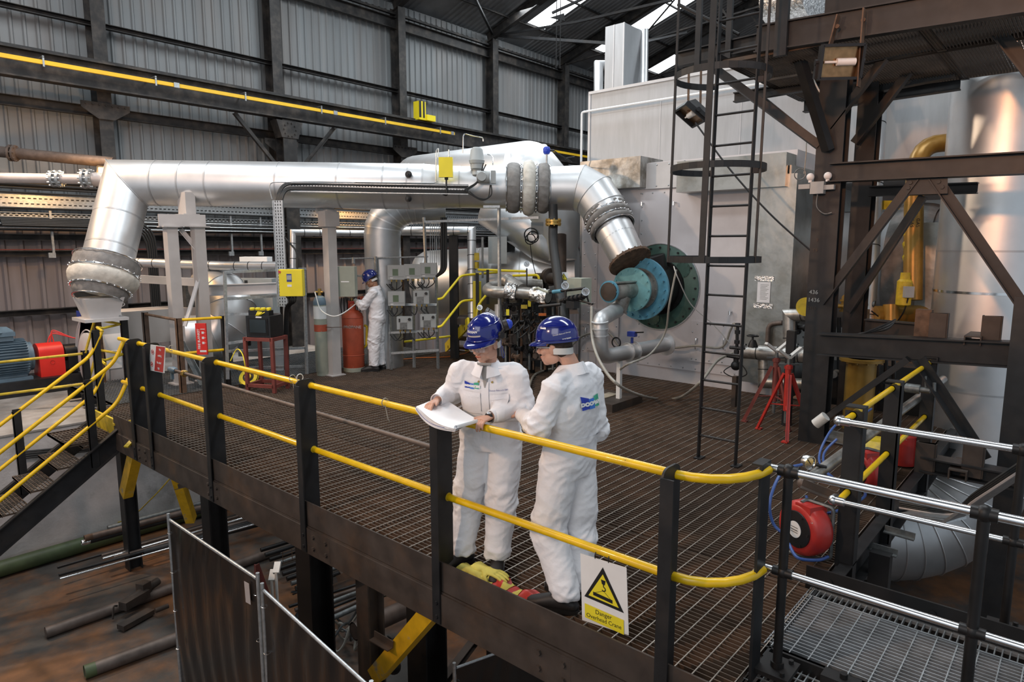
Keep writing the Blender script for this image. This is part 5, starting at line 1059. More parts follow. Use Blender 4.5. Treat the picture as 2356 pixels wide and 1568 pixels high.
# yellow stair + rails
t = thing('yellow_steps', 'small yellow steel steps with brown treads beside the transmitter rack', 'stairs', PZ(1060, 805, 0))
a = PZ(1026, 800, .02); b = PD(1078, 742, 12.3); o = (PD(1130, 800, 12.3)-PD(1075, 795, 12.3))
for s in (0, 1): mb = MB(); mb.bar(a+o*s, b+o*s, .04, .2); obj('stringer', mb, 'yellow_flat', t, 'yellow stringer')
for k in (.12, .48, .85): p = a+(b-a)*k; mb = MB(); mb.bar(p, p+o, .24, .03); mb.bar(p+V((0, 0, -.02))+nh*.12, p+o+V((0, 0, -.02))+nh*.12, .02, .05); obj('tread', mb, 'rust', t)
mb = MB(); mb.box(PD(1085, 735, 12.8), (.5, .6, .12), rzc); obj('top_step', mb, 'steel_brown', t)
def yrail(name, lab, pts, cat='railing', r=.022, fil=.1, m='yellow_flat'): mb = MB(); mb.tube(pts, r, 8, fil=fil); return one(name, mb, m, lab, cat)
yrail('stair_handrail', 'upper yellow handrail bending up beside the drum', [PD(1007, 688, 11.9), PD(1018, 686, 11.9), PD(1060, 634, 12.4), PD(1085, 631, 12.6), PD(1145, 626, 12.8)])
yrail('stair_handrail', 'lower yellow handrail bending up beside the drum', [PD(1007, 752, 11.9), PD(1016, 750, 11.9), PD(1062, 692, 12.4), PD(1094, 689, 12.6)])
yrail('stair_handrail', 'yellow handrail dropping from the valve train platform', [PD(1162, 640, 12.2), PD(1150, 650, 12.2), PD(1115, 682, 12.1), PD(1098, 705, 12.1), PD(1097, 745, 12.1)])
yrail('platform_rail', 'long yellow rail over the valve train', [PD(1100, 620, 12.6), PD(1210, 624, 12.2)]); yrail('platform_rail', 'short yellow rail behind the gauge stem', [PD(1180, 634, 12.2), PD(1240, 632, 11.8), PD(1240, 655, 11.8)]); yrail('kick_rail', 'low yellow rail behind the transmitter rack', [PD(930, 786, 13), PD(1036, 773, 13)]); yrail('bent_yellow_pipe', 'bent yellow pipe behind the propane cylinder', [PD(838, 700, 12.3), PD(862, 702, 12.3)], fil=0); yrail('looped_yellow_pipe', 'yellow pipe loop below the far worker elbow', [PD(838, 748, 12.2), PD(844, 750, 12.2), PD(843, 795, 12.2), PD(836, 800, 12.2)], fil=.05)
for i, (px, y0, y1, dd, w, m) in enumerate([(1043, 520, 830, 13.0, .17, 'steel_black'), (1170, 480, 640, 13.4, .26, 'steel_black'), (1098, 628, 745, 12.3, .06, 'steel_black'), (1110, 545, 640, 12.5, .04, 'galv_dark'), (1122, 620, 700, 12.3, .05, 'steel_black')]):
    a, b = PD(px, y0, dd), PD(px, y1, dd); mb = MB(); mb.ib((a.x, a.y, max(b.z, -.3)), (a.x, a.y, a.z), w, w, up=nh); one('steel_post', mb, m, ['black post beside the drum end', 'wide dark post behind the grey cabinets', 'black post of the yellow rails', 'slotted post by the yellow lamp', 'thin black post behind the insulated bend'][i], 'post')
mb = MB(); c = PD(1145, 575, 13); mb.box(c, (.36, .25, .52), rzc); mb.box(c+rh*.0+nh*.13, (.01, .01, .5), rzc); one('wall_cabinet', mb, 'box_grey', 'grey double cabinet behind the slotted upright', 'cabinet')
mb = MB(); c = PD(1097, 590, 12.6); mb.box(c, (.09, .09, .14), rzc); mb.cyl(c+V((0, 0, -.1)), c+V((0, 0, -.22)), .04, n=10); one('warning_lamp', mb, 'yellow_dirty', 'small yellow lamp unit on the slotted post', 'lamp')
mb = MB(); c = PD(1098, 690, 12.5); mb.box(c, (.15, .1, .7), rzc); one('machine_guard', mb, 'yellow_flat', 'narrow yellow upright panel behind the slim pipe', 'panel')
# valve train: insulated fat pipes
t = thing('insulated_header', 'fat grey insulated pipe bend wrapped in foil in the valve train', 'pipe', PD(1180, 670, 11))
mb = MB(); mb.tube([PD(1245, 655, 11.8), PD(1190, 650, 11.7), PD(1120, 662, 11.4), PD(1128, 672, 11), PD(1200, 672, 10.9), PD(1262, 682, 10.6)], .10, 18, fil=.22); mb.loft([PD(1165, 645, 11.2), PD(1200, 668, 10.9)], [.12, .12], 16); obj('insulation', mb, 'lagging_old', t)
mb = MB(); k = lambda a, b: a+(b-a)*.5
def foil(p0, p1, r, n=20):
    p0, p1 = V(p0), V(p1); d = (p1-p0); x, u = frame(d)
    mb.grid(lambda a, b: p0+d*b+(x*math.cos(2*PI*a)+u*math.sin(2*PI*a))*(r+.03*mnoise.noise(V((math.cos(2*PI*a)*5, math.sin(2*PI*a)*5, b*6)))), 36, 14)
foil(PD(1165, 668, 10.95), PD(1190, 672, 10.9), .135); obj('foil_wrap', mb, 'foil', t, 'crumpled foil wrapping'); mb = MB(); foil(PD(1225, 676, 10.75), PD(1262, 684, 10.6), .12); obj('foil_wrap', mb, 'foil', t, 'crumpled foil wrapping')
lag('lagged_pipe', 'short silver pipe rising into the insulated bend beside the slotted upright', [PD(1148, 700, 11.2), PD(1148, 775, 11.2)], .075, 'lagging_dull'); lag('lagged_pipe', 'silver stub pipe meeting the riser behind the helmet', [PD(1148, 730, 11.2), PD(1118, 712, 11.2)], .05, 'galv_white')
t = thing('valve_train', 'dark jumble of valves, pipes and hoses behind the two front workers', 'machinery', PZ(1200, 800, 0), )
random.seed(3)
def blob(px, py, dd, s, m, nm):
    mb = MB(); c = PD(px, py, dd)
    for k in range(3): o = V((random.uniform(-1, 1), random.uniform(-1, 1), random.uniform(-1, 1)))*s*.5; mb.lathe(c+o, [X_, Y_, Z_][k], [(-s*.5, s*.3), (-s*.35, s*.3), (-s*.35, s*.18), (s*.35, s*.18), (s*.35, s*.3), (s*.5, s*.3)], 12)
    obj(nm, mb, m, t)
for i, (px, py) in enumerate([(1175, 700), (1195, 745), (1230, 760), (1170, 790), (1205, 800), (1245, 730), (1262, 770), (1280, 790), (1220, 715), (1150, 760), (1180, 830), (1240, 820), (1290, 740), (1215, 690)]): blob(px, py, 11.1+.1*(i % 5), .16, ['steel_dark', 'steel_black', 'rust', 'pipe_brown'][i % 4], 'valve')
for i in range(16):
    x = 1155+9*i; mb = MB(); y0 = 690+random.uniform(0, 40); mb.tube([PD(x, y0, 11.6), PD(x, 850, 11.6)] if i % 3 else [PD(x-20, y0+40, 11.3), PD(x+40, y0+40+random.uniform(-8, 8), 11.3)], .016+.008*(i % 2), 8); obj('small_pipe', mb, ['steel_dark', 'galv_dark', 'rust'][i % 3], t)
for i in range(6):
    p = PD(1190+12*i, 715+10*(i % 3), 10.9); mb = MB(); mb.loft(smooth_path([p, p+V((.05, 0, -.15)), p+V((-.1, .1, -.3)), p+V((0, .1, -.1))]+[p+V((.05*i, 0, -.5))], 6), [.012]*25, 6); obj('hose_loop', mb, 'rubber', t)
for (px, py) in ((1168, 718), (1218, 698)): c = PD(px, py, 10.9); slab(c, nh, .05, .10, .004, 'yellow_tag', 'sign_yellow', t)
mb = MB(); mb.box(PD(1206, 705, 10.9), (.10, .08, .06), rzc); obj('solenoid', mb, 'yellow_dirty', t); mb = MB(); mb.box(PD(1248, 723, 10.8), (.12, .05, .04), rzc); obj('orange_tag', mb, 'orange', t)
mb = MB(); a = PD(1235, 640, 12.2); mb.tube([a, PD(1290, 640, 11.6), PD(1290, 540, 11.7)], .10, 14, fil=.1); mb.cyl(PD(1262, 637, 11.95), PD(1268, 637, 11.85), .16, n=16); obj('flanged_elbow', mb, 'steel_brown', t)
for k in range(5):
    p = PD(1165+30*k, 780, 11.7+.1*k); mb = MB(); mb.bar(V((p.x, p.y, 0)), V((p.x, p.y, 1.5+.1*(k % 2))), .07, .07); q = PD(1160, 700+32*k, 11.8); mb.bar(q, PD(1300, 695+32*k, 11.4), .05, .05); obj('frame_member', mb, 'steel_black', t)
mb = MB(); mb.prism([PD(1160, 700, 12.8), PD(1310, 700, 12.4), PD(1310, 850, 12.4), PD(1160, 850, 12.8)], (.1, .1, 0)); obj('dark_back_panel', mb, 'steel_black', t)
t = thing('rubber_riser', 'thick black rubber hose rising with a brass flange beside the furnace', 'hose', PZ(1300, 880, 0))
mb = MB(); p = [PD(1272, 470, 10.9), PD(1273, 510, 10.9), PD(1273, 560, 10.7), PD(1285, 650, 10.2), PD(1300, 750, 9.8), PD(1312, 850, 9.7)]; mb.loft(smooth_path(p, 8), [.075]*41, 16); obj('hose', mb, 'rubber', t)
mb = MB(); mb.lathe(PD(1273, 517, 10.85), Z_, [(0, .13), (.03, .13), (.03, .1), (.05, .1), (.05, .13), (.08, .13)], 24); mb.bolts(PD(1273, 517, 10.85)+V((0, 0, -.02)), Z_, .112, 8, .012, .12); obj('flange', mb, 'brass', t)
t = thing('junction_unit', 'small grey electronics box with coiled cable under the level duct', 'box', PD(1235, 525, 12)); mb = MB(); mb.box(PD(1236, 525, 12), (.22, .12, .22), rzc); obj('case', mb, 'box_grey', t); mb = MB(); mb.ring(PD(1222, 540, 11.9), nh, .12, .012, 24, 6); mb.ring(PD(1226, 545, 11.9), nh, .10, .012, 24, 6); mb.ring(PD(1220, 550, 11.9), nh, .09, .010, 24, 6); mb.loft(smooth_path([PD(1220, 560, 11.9), PD(1225, 600, 11.9), PD(1235, 640, 11.9)], 6), [.008]*13, 6); obj('cable_coil', mb, 'rubber', t)
mb = MB(); q = PZ(643, 850, 0); mb.cyl(q, q+V((0, 0, 1.0)), .10, n=20); mb.lathe(q+V((0, 0, .28)), Z_, [(0, .103), (.02, .103)], 20); one('pale_standpipe', mb, 'galv_white', 'pale vertical pipe behind the red monitor stand', 'pipe')
mb = MB(); a = PD(590, 640, 13.5); b = PD(590, 820, 13.5); mb.box((a.x, a.y, (a.z+b.z)/2), (.75, .4, a.z-b.z), rzc); mc = one('electrical_cabinet', mb, 'box_grey', 'tall grey electrical cabinet behind the instrument frame', 'cabinet'); slab(PD(596, 667, 13.27), nh, .27, .05, .004, 'label_strip', 'sign_yellow', mc); mb = MB(); mb.box(PD(570, 720, 13.25), (.05, .04, 1.3), rzc); obj('dark_gap', mb, 'ink', mc)
mb = MB(); mb.box(PD(590, 612, 13.5)+Z_*.10, (.55, .3, .18), rzc); one('equipment_box', mb, 'white', 'pale equipment box on top of the rear cabinet', 'box')
# ================= caged ladder
t = thing('caged_ladder', 'tall dark steel ladder with safety cage standing on the grating', 'ladder', (6.55, 2.85, 0))
LL, LR = PZ(1607, 1052, 0), PZ(1690, 1072, 0); LTL, LTR = PX(1652, 0, 6.6), PX(1745, 0, 6.9)
LX = 6.53; yl_, yr_ = LL.y, LR.y; tilt = .03
ztop = 5.7
def lad(y, z): return V((LX+.02*z, y, z))
for y in (yl_, yr_): mb = MB(); mb.bar(lad(y, 0), lad(y, ztop), .065, .012, up=Y_); mb.bb((LX-.06, y-.05, 0), (LX+.06, y+.03, .012)); obj('stile', mb, 'steel_dark', t)
z = .25
while z < ztop: mb = MB(); mb.cyl(lad(yl_, z), lad(yr_, z), .012, n=8); obj('rung', mb, 'steel_dark', t); z += .30
yc = (yl_+yr_)/2; hr = .36
hz = [PX(1650, 175, LX-.3).z, PX(1645, 388, LX-.3).z, PX(1640, 596, LX-.3).z]
for i, z in enumerate(hz+[4.9]):
    mb = MB()
    if i == 2: P = [lad(yl_, z), V((LX-.62, yl_+.12, z)), V((LX-.62, yc, z)), V((LX-.62, yr_-.02, z)), lad(yr_, z)]; P = [lad(yl_, z), V((LX-.70, yl_+.02, z)), V((LX-.74, yr_, z)), lad(yr_, z)]
    P = [V((LX+.02*z, yl_, z))]+[V((LX-.33+.44*math.cos(a)+.02*z, yc+.44*math.sin(a), z)) for a in [R(36)+R(288)*k/28 for k in range(29)]]+[V((LX+.02*z, yr_, z))]
    for k in range(len(P)-1): mb.bar(P[k], P[k+1], .008, .06)
    obj('cage_hoop', mb, 'steel_dark', t)
for a in (131, 191, 262): 
    c0_ = V((LX-.33+.44*math.cos(R(a)), yc+.44*math.sin(R(a)), 0)); z0 = hz[2]-.03; mb = MB(); mb.bar(c0_+V((.02*z0, 0, z0)), c0_+V((.02*ztop, 0, ztop)), .012, .06 if a == 191 else .022, up=Y_); obj('cage_strap', mb, 'steel_dark', t)
# ================= right-hand steel structure
PXX = 7.9
def colx(px0, px1, pyb, x, z0, z1, d, m, name, lab, cat='column'):
    a, b = PX(px0, pyb, x), PX(px1, pyb, x); yc = (a.y+b.y)/2; w = abs(a.y-b.y); mb = MB(); mb.ib((x+d/2, yc, z0), (x+d/2, yc, z1), w, d, .016, up=X_); return one(name, mb, m, lab, cat), yc
main, ym = colx(1855, 1915, 700, PXX, 0, 4.9, .22, 'steel_dark', 'structure_column', 'main dark steel column of the tower beside the red jack stands')
c2, y2 = colx(1955, 2000, 500, 9.0, -2.2, 4.9, .25, 'steel_black', 'structure_column', 'second dark column directly behind the chalk-marked column')
mc = main
for k, (tx, px, py) in enumerate((('436', 1872, 672), ('1436', 1872, 690), ('2410', 1868, 708), ('T9', 1875, 576), ('9', 1880, 552))):
    c = PX(px, py, PXX-.004); text('chalk_mark', tx, 'box_grey' if k < 2 else 'steel_brown', c, -Y_, Z_, .045 if k < 2 else .035, mc, depth=.002)
# long beams: plane Y const-ish (running -Y i.e. to the right) at X = 7.8
def byline(p0, p1, x, w, h, m, lab, name='structure_beam', kind='ib', dx=0):
    a, b = PX(*p0, x), PX(*p1, x+dx); mb = MB(); (mb.ib if kind == 'ib' else mb.bar)(a, b, w, h); return one(name, mb, m, lab, 'beam')
byline((1912, 398), (2500, 368), 7.9, .2, .20, 'steel_dark', 'dark flanged beam across the tower in front of the big round duct')
byline((1885, 790), (2360, 816), 7.7, .2, .24, 'steel_dark', 'heavy dark beam at waist height with upturned channel stubs')
byline((2120, 1062), (2420, 1120), 6.9, .18, .14, 'steel_dark', 'lower dark beam crossing in front of the big round duct')
byline((2000, 440), (2250, 432), 8.9, .12, .12, 'steel_black', 'thinner dark beam behind the cross bracing')
byline((1990, 750), (2160, 765), 8.8, .14, .18, 'steel_dark', 'dark beam behind the heavy beam carrying loose cables')
def brc(p0, p1, x0, x1, w, m, lab, kind='ang'):
    a, b = PX(*p0, x0), PX(*p1, x1); mb = MB(); (mb.ang(a, b, w, w, .012) if kind == 'ang' else mb.bar(a, b, w, w*.6)); return one('tower_brace', mb, m, lab, 'brace', 'bracing of the dark tower')
brc((1900, 700), (2118, 415), 7.95, 7.95, .10, 'steel_dark', 'long dark brace rising from the chalk-marked column to the gusset')
brc((1960, 720), (2135, 455), 8.9, 8.9, .10, 'steel_dark', 'parallel dark brace behind the long one')
brc((2140, 415), (2356, 730), 7.95, 7.95, .10, 'steel_dark', 'dark brace falling from the gusset across the big round duct')
brc((1918, 300), (2045, 140), 8.0, 8.0, .10, 'steel_black', 'dark knee brace rising to the overhead walkway')
brc((1975, 335), (2140, 120), 8.9, 8.9, .11, 'steel_black', 'dark knee brace from the second column to the overhead walkway')
brc((1640, 155), (1885, 335), 7.6, 7.95, .14, 'steel_dark', 'thick dark brace running from the column up toward the ladder', 'bar')
brc((1740, 215), (1935, 375), 8.9, 9.0, .12, 'steel_black', 'thick dark brace behind the one near the ladder', 'bar')
brc((1835, 120), (1905, 345), 7.5, 7.85, .12, 'steel_black', 'dark strut dropping beside the unlit floodlight', 'bar')
brc((2285, 90), (2420, 260), 7.9, 7.9, .12, 'steel_black', 'dark brace crossing the top of the big round duct')
brc((1880, 975), (2090, 825), 7.6, 7.6, .10, 'steel_dark', 'dark slotted brace with a white wrapped end below the heavy beam', 'bar')
mb = MB(); mb.cyl(PX(1876, 975, 7.5), PX(1900, 957, 7.5), .055, n=16); one('white_sleeve', mb, 'hose_white', 'white sleeve on the end of the slotted brace', 'sleeve')
brc((2110, 830), (2260, 1060), 7.3, 7.1, .09, 'steel_dark', 'dark angle falling to the lower beam in front of the big duct')
mb = MB(); a = PX(2115, 425, 7.9); mb.prism([PX(2085, 412, 7.88), PX(2180, 408, 7.88), PX(2180, 445, 7.88), PX(2085, 448, 7.88)], (.015, 0, 0))
for px, py in ((2095, 420), (2090, 432), (2160, 418), (2168, 430)): c = PX(px, py, 7.88); mb.cyl(c, c-X_*.02, .02, n=6)
one('gusset', mb, 'steel_dark', 'bolted gusset plate where the two long braces meet', 'plate')
def stubs(px, py, x, s, lab, grp):
    for i, o in enumerate((-1, 1)):
        c = PX(px+o*s*62, py+o*4, x); h = .28*s**0; mb = MB(); w = .16; mb.ch((c.x, c.y+w/2, c.z-.14), (c.x, c.y+w/2, c.z+.14), -.07, w, .012, up=Y_); one('channel_stub', mb, 'steel_brown', lab % ('nearer the column' if o < 0 else 'farther from the column'), 'bracket', grp)
    c = PX(px, py+8, x); mb = MB(); mb.ch((c.x-.1, c.y, c.z-.02), (c.x+.35, c.y, c.z-.02), .09, .14, .012, up=-Y_); one('channel_clip', mb, 'steel_brown', 'short channel lying between the stubs '+('on the heavy beam' if s > .9 else 'on the lower beam'), 'bracket')
stubs(2242, 758, 7.75, 1.0, 'upturned channel stub on the heavy beam, the one %s', 'upturned stubs on the heavy beam')
stubs(2208, 1062, 6.85, .9, 'upturned channel stub on the lower beam, the one %s', 'upturned stubs on the lower beam')
mb = MB(); a = PX(2125, 745, 7.85); mb.box(a, (.12, .14, .30)); one('steel_block', mb, 'rust', 'rusty upright block standing on the heavy beam', 'block')
mb = MB(); q = PX(2340, 500, 7.8); mb.ib((7.5, PX(2345, 900, 7.5).y, -2.2), (7.5, PX(2345, 900, 7.5).y, 1.8), .2, .2, up=X_); one('structure_column', mb, 'steel_dark', 'dark column at the picture edge beside the big round duct', 'column')
# overhead walkway with grating underside
t = thing('overhead_walkway', 'dark overhead steel walkway with grated floor seen from below', 'walkway', (8, 1, 4.6))
zu = 4.75
a, b = PX(1560, 160, 7.0), PX(1830, 90, 7.0)
def ob(p0, p1, x0, x1, w, h, nm='beam'): mb = MB(); mb.ib(PX(*p0, x0), PX(*p1, x1), w, h); obj(nm, mb, 'steel_dark', t)
ob((1740, 92), (2420, -18), 7.0, 7.0, .1, .26); ob((1560, 138), (1812, 82), 7.3, 7.2, .1, .16); ob((1990, 128), (2420, 38), 8.0, 8.0, .1, .18); ob((1690, 225), (1985, 175), 8.6, 8.6, .1, .12); ob((1850, 245), (2210, 190), 9.6, 9.6, .12, .16); ob((1980, 195), (2200, 150), 9.2, 9.2, .12, .26)
z1_ = PX(1800, 100, 7.0).z-.05
for i, (x0, x1, y0, y1) in enumerate(((7.05, 8.0, -.6, 3.2), (8.1, 9.5, .2, 3.2))):
    mb = grating('', x0, y0, x1, y1, z1_+.02, '', '', px=.028, py=.12, bearing='x', d=.045); obj('floor_grille', mb, ['grate', 'grate'], t)
for y in (3.2, 2.3, 1.4, .5): mb = MB(); mb.ang((7.0, y, z1_-.02), (9.6, y, z1_-.02), .08, .08, .01); obj('cross_angle', mb, 'steel_black', t)
mb = MB(); a = PX(1800, 30, 6.95); mb.bb((a.x-.02, a.y-.06, a.z-.4), (a.x+.04, a.y+.06, a.z+1.0)); obj('stanchion', mb, 'steel_dark', t)
mb = MB(); a = PX(1608, 60, 7.1); mb.bb((a.x-.02, a.y-.03, z1_), (a.x+.02, a.y+.03, z1_+1.5)); a = PX(1680, 20, 7.2); mb.bb((a.x-.02, a.y-.03, z1_), (a.x+.02, a.y+.03, z1_+1.5)); obj('stanchion', mb, 'steel_dark', t)
mb = MB(); mb.tube([PX(1560, 10, 7.3), PX(1700, 80, 7.3)], .02, 8); mb.bar(PX(1900, 30, 7.3), PX(2300, -50, 7.3), .05, .25); obj('handrail', mb, 'steel_black', t)
for px in (1915, 1975):
    a, b = PX(px+14, 20 if px > 1950 else 35, 6.9), PX(px-6 if px < 1950 else px, 200 if px > 1950 else 110, 6.9); mb = MB(); mb.bar(a, b, .09, .012, up=Y_); mb.cyl(a+V((-.02, 0, -.1)), a+V((0, 0, -.1)), .02, n=8); one('hanger_strap', mb, 'rust', 'rusty flat strap holding the unlit floodlight, the %s one' % ('longer' if px > 1950 else 'shorter'), 'bracket')
floodlight('floodlight', 'black unlit floodlight hanging under the overhead walkway', PX(1938, 142, 6.75), (-FW+V((-.0, 0.12, -.35))).normalized(), .36, .28, .25, False, 'black_plastic')
floodlight('floodlight', 'small dark floodlight tilted down behind the ladder cage', PD(1585, 268, 9.2), V((-.45, .45, -.8)), .50, .34, .18, False, 'steel_dark')
mb = MB()
for dx in (0, 28, 50): mb.bar(PD(1585+dx, 160, 9.22), PD(1583+dx, 262, 9.2), .03, .01)
one('lamp_hangers', mb, 'rust', 'thin rusty strips holding the tilted floodlight', 'bracket')
hose('lamp_cable', 'white cable looping below the unlit floodlight', [PD(1850, 145, 7.9), PD(1862, 150, 7.8), PD(1875, 190, 7.7), PD(1893, 218, 7.6), PD(1912, 210, 7.5), PD(1932, 188, 7.5)], .009, 'hose_white', cat='cable')
hose('column_cable', 'white cable running down the chalk-marked column to the junction box', [PD(1890, 325, 7.4), PD(1905, 355, 7.4), PD(1916, 385, 7.4), PD(1905, 408, 7.4)], .007, 'hose_white', cat='cable'); hose('brace_cable', 'thin pale cable along the thick brace down to the coil', [PD(1640, 195, 8.3), PD(1700, 200, 8.3), PD(1780, 255, 8.1), PD(1848, 300, 7.9), PD(1855, 340, 7.8), PD(1850, 400, 7.8)], .006, 'hose_grey', cat='cable')
hose('tie_rope', 'dark rope stretched from the tilted floodlight down to the column', [PD(1600, 282, 9.0), PD(1680, 390, 8.8), PD(1770, 490, 8.5), PD(1865, 576, 8.2)], .012, 'steel_dark', cat='rope')
t = thing('junction_box', 'small grey junction box with two round lamps on the column', 'box', PX(1882, 432, 7.8)); mb = MB(); c = PX(1882, 432, 7.84); mb.box(c, (.09, .14, .13)); mb.box(c+V((0, .14, .02)), (.06, .12, .05)); mb.box(c+V((0, -.12, .0)), (.06, .10, .05)); obj('case', mb, 'box_grey', t)
for dy in (.08, -.1): mb = MB(); q = c+V((-.02, dy, .12)); mb.ell(q, .042, 12, 8); mb.cyl(q, q+V((.0, 0, -.06)), .02, n=8); obj('lamp_head', mb, 'white', t)
mb = MB(); mb.ring(c+V((0, .20, .16)), X_, .06, .006, 20, 5); mb.loft(smooth_path([c+V((0, 0, -.06)), c+V((-.0, 0, -.2)), c+V((0, -.08, -.28)), c+V((0, -.16, -.27))], 6), [.007]*19, 6); obj('cable', mb, 'galv_dark', t)
# big round duct at the right
t = thing('large_round_duct', 'huge vertical silver duct at the picture edge glowing with orange reflections', 'duct', (7.5, .55, -2.2))
DC = PD(2278, 700, 8.3); rD = .62; DR = V((DC.x, DC.y, 0))
mb = MB(); zs = [PD(2278, y, 8.3).z for y in (130, 1060)]; mb.lathe(DR, Z_, [(zs[1]-.3, rD), (zs[0], rD)], 56, caps=False); obj('duct_shell', mb, 'lagging', t)
mb = MB(); mb.lathe(DR+V((0, 0, zs[0]-.05)), Z_+V((-.05, .03, 0)), [(0, rD+.04), (.26, rD+.06), (.30, rD-.05)], 48); mb.bolts(DR+V((0, 0, zs[0]+.08)), Z_, rD+.07, 16, .02, .03); obj('top_collar', mb, 'galv_dark', t)
mb = MB()
for y in (408, 577, 895): seam(mb, DR+V((0, 0, PD(2278, y, 8.3).z)), Z_, rD, .003)
obj('seam', mb, 'lagging_dull', t); mb = MB(); z = PD(2278, 672, 8.3).z; mb.lathe(DR+V((0, 0, z)), Z_, [(0, rD+.004), (.03, rD+.004)], 56, caps=False); obj('dark_band', mb, 'chrome', t)
# elbow at its foot
ez = zs[1]-.12; hd = (V((-.60, .80, 0))).normalized(); el = [DR+V((0, 0, ez))+hd*(1.05*(1-math.cos(a)))-Z_*(.95*math.sin(a)) for a in [R(11.25*k) for k in range(0, 9)]]
mb = MB(); mitred(mb, [DR+V((0, 0, ez+.1))]+el+[el[-1]+hd*1.2], rD, 48); obj('elbow', mb, 'lagging_dull', t, ang=9.5)
mb = MB()
for i in range(1, 9):
    d = (el[i]-el[i-1]).normalized(); nn = d if i == 8 else ((el[i+1]-el[i]).normalized()+d).normalized(); q = mitre(el[i], d, nn, rD+.004, 48); mb.loft(q+[q[0]], [.010]*(len(q)+1), 6, False)
obj('elbow_seam', mb, 'lagging', t)
# thinner vertical pipe with straps
lag('lagged_pipe', 'slim vertical silver pipe behind the tower bracing', [PD(2022, 190, 9.6), PD(2000, 620, 9.25), PD(1990, 740, 9.2)], .12, 'lagging', .9)
lag('lagged_pipe', 'foil wrapped stub pipe above the overhead walkway', [PD(1780, 0, 9.4), PD(1880, -20, 8.9)], .35, 'foil', .5)
lag('lagged_pipe', 'silver pipe run with mitred corners beside the dented corner panel', [PD(1712, 808, 9.3), PD(1860, 818, 8.7)], .10, 'lagging_old'); lag('lagged_pipe', 'silver riser turning toward the yellow flange', [PD(1817, 812, 8.9), PD(1815, 724, 8.9), PD(1856, 724, 8.7)], .08, 'lagging_old'); lag('lagged_pipe', 'lower silver pipe stepping down behind the red jack stands', [PD(1757, 815, 9.2), PD(1757, 880, 9.2), PD(1870, 884, 8.6)], .075, 'lagging_old')
# drum behind, between column and duct
t = thing('boiler_drum', 'wide silver boiler shell behind the dark tower', 'vessel', PD(1950, 600, 12)); a = V((11.75, pe-.02, PX(1850, 622, 11.1).z)); d = -Y_
mb = MB(); mb.lathe(a, d, [(0, .90), (.05, .93), (6, .93)], 56); obj('shell', mb, 'galv_white', t, ang=45); mb = MB(); yj = PX(2032, 600, 10.9).y; c = V((a.x, yj, a.z)); mb.grid(lambda u, v: c+d*(v*.55)+V((math.cos(2*PI*u), 0, math.sin(2*PI*u)))*(.97+.05*math.sin(PI*v)**.5+.01*math.sin(50*u+3*v)), 60, 8); obj('cloth_joint', mb, 'cloth_grey', t, 'grey quilted joint cover'); mb = MB(); y2_ = PX(2112, 600, 10.6).y; mb.bb((10.6, y2_-1.6, a.z-.6), (11.3, y2_, PX(2112, 512, 10.6).z)); obj('box_casing', mb, 'galv_sheet', t, 'mottled galvanised box casing')
mb = MB()
for k in (.9, 2.1): mb.lathe(a+d*k, d, [(0, .935), (.03, .935)], 56, caps=False)
obj('seam_band', mb, 'galv', t)
t = thing('gas_pipe', 'yellow-brown gas pipe with a long bend above and hazard stripes', 'pipe', PD(2105, 500, 10))
mb = MB(); mb.tube([PD(2290, 325, 8.7), PD(2118, 330, 8.8), PD(2103, 430, 8.8), PD(2100, 690, 8.8)], .115, 20, fil=.42); obj('pipe_shell', mb, 'pipe_gas', t)
mb = MB()
for k in range(3): c = PD(2102, 540+30*k, 8.8); mb.lathe(c, Z_+V((.35, .35, 0)), [(0, .1165), (.09, .1165)], 20, caps=False)
obj('stripes', mb, 'yellow_dirty', t); text('lettering', 'GAS', 'ink', PD(2098, 512, 8.68), -Z_, rh, .045, t, depth=.002); text('lettering', 'GAS', 'ink', PD(2112, 512, 8.68), -Z_, rh, .045, t, depth=.002)
t = thing('gas_valve_actuator', 'yellow valve actuator with grey switch box behind the heavy beam', 'actuator', PD(2078, 670, 9.3)); c = PD(2080, 670, 8.6); mb = MB(); mb.lathe(c+V((0, 0, -.20)), Z_, [(0, .05), (.03, .09), (.33, .09), (.36, .06), (.44, .055)], 14); obj('body', mb, 'yellow_dirty', t); mb = MB(); mb.box(c+nh*.10+V((0, 0, .0)), (.11, .06, .14), rzc); obj('switch_box', mb, 'box_grey', t); mb = MB(); mb.loft(smooth_path([c+nh*.1+V((0, 0, -.08)), c+V((0, 0, -.3)), PD(2050, 745, 9), PD(2005, 715, 9)], 6), [.010]*19, 6); obj('cable', mb, 'rubber', t)
mb = MB(); c = PD(2045, 472, 9.4); mb.box(c, (.22, .15, .12), rzc); one('yellow_box', mb, 'yellow_dirty', 'yellow box behind the long dark brace', 'box')
t = thing('flanged_stub', 'open yellow-brown flanged pipe standing under the heavy beam', 'pipe', PZ(1975, 960, -.6)); a, b = PD(1983, 824, 8.2), PD(1985, 1000, 8.2); mb = MB(); mb.pipe((a.x, a.y, -1.4), (a.x, a.y, a.z), .17, .015, 28); obj('pipe_shell', mb, 'pipe_gas', t); mb = MB(); mb.lathe((a.x, a.y, a.z-.03), Z_, [(0, .25), (.035, .25), (.035, .16), (0, .16), (0, .25)], 32, caps=False); mb.bolts((a.x, a.y, a.z-.05), Z_, .22, 12, .014, .02); obj('flange', mb, 'pipe_gas', t)
t = thing('pump_group', 'dark jumble of valves and pipework behind the chalk-marked column', 'machinery', PD(2000, 720, 9.3)); random.seed(5)
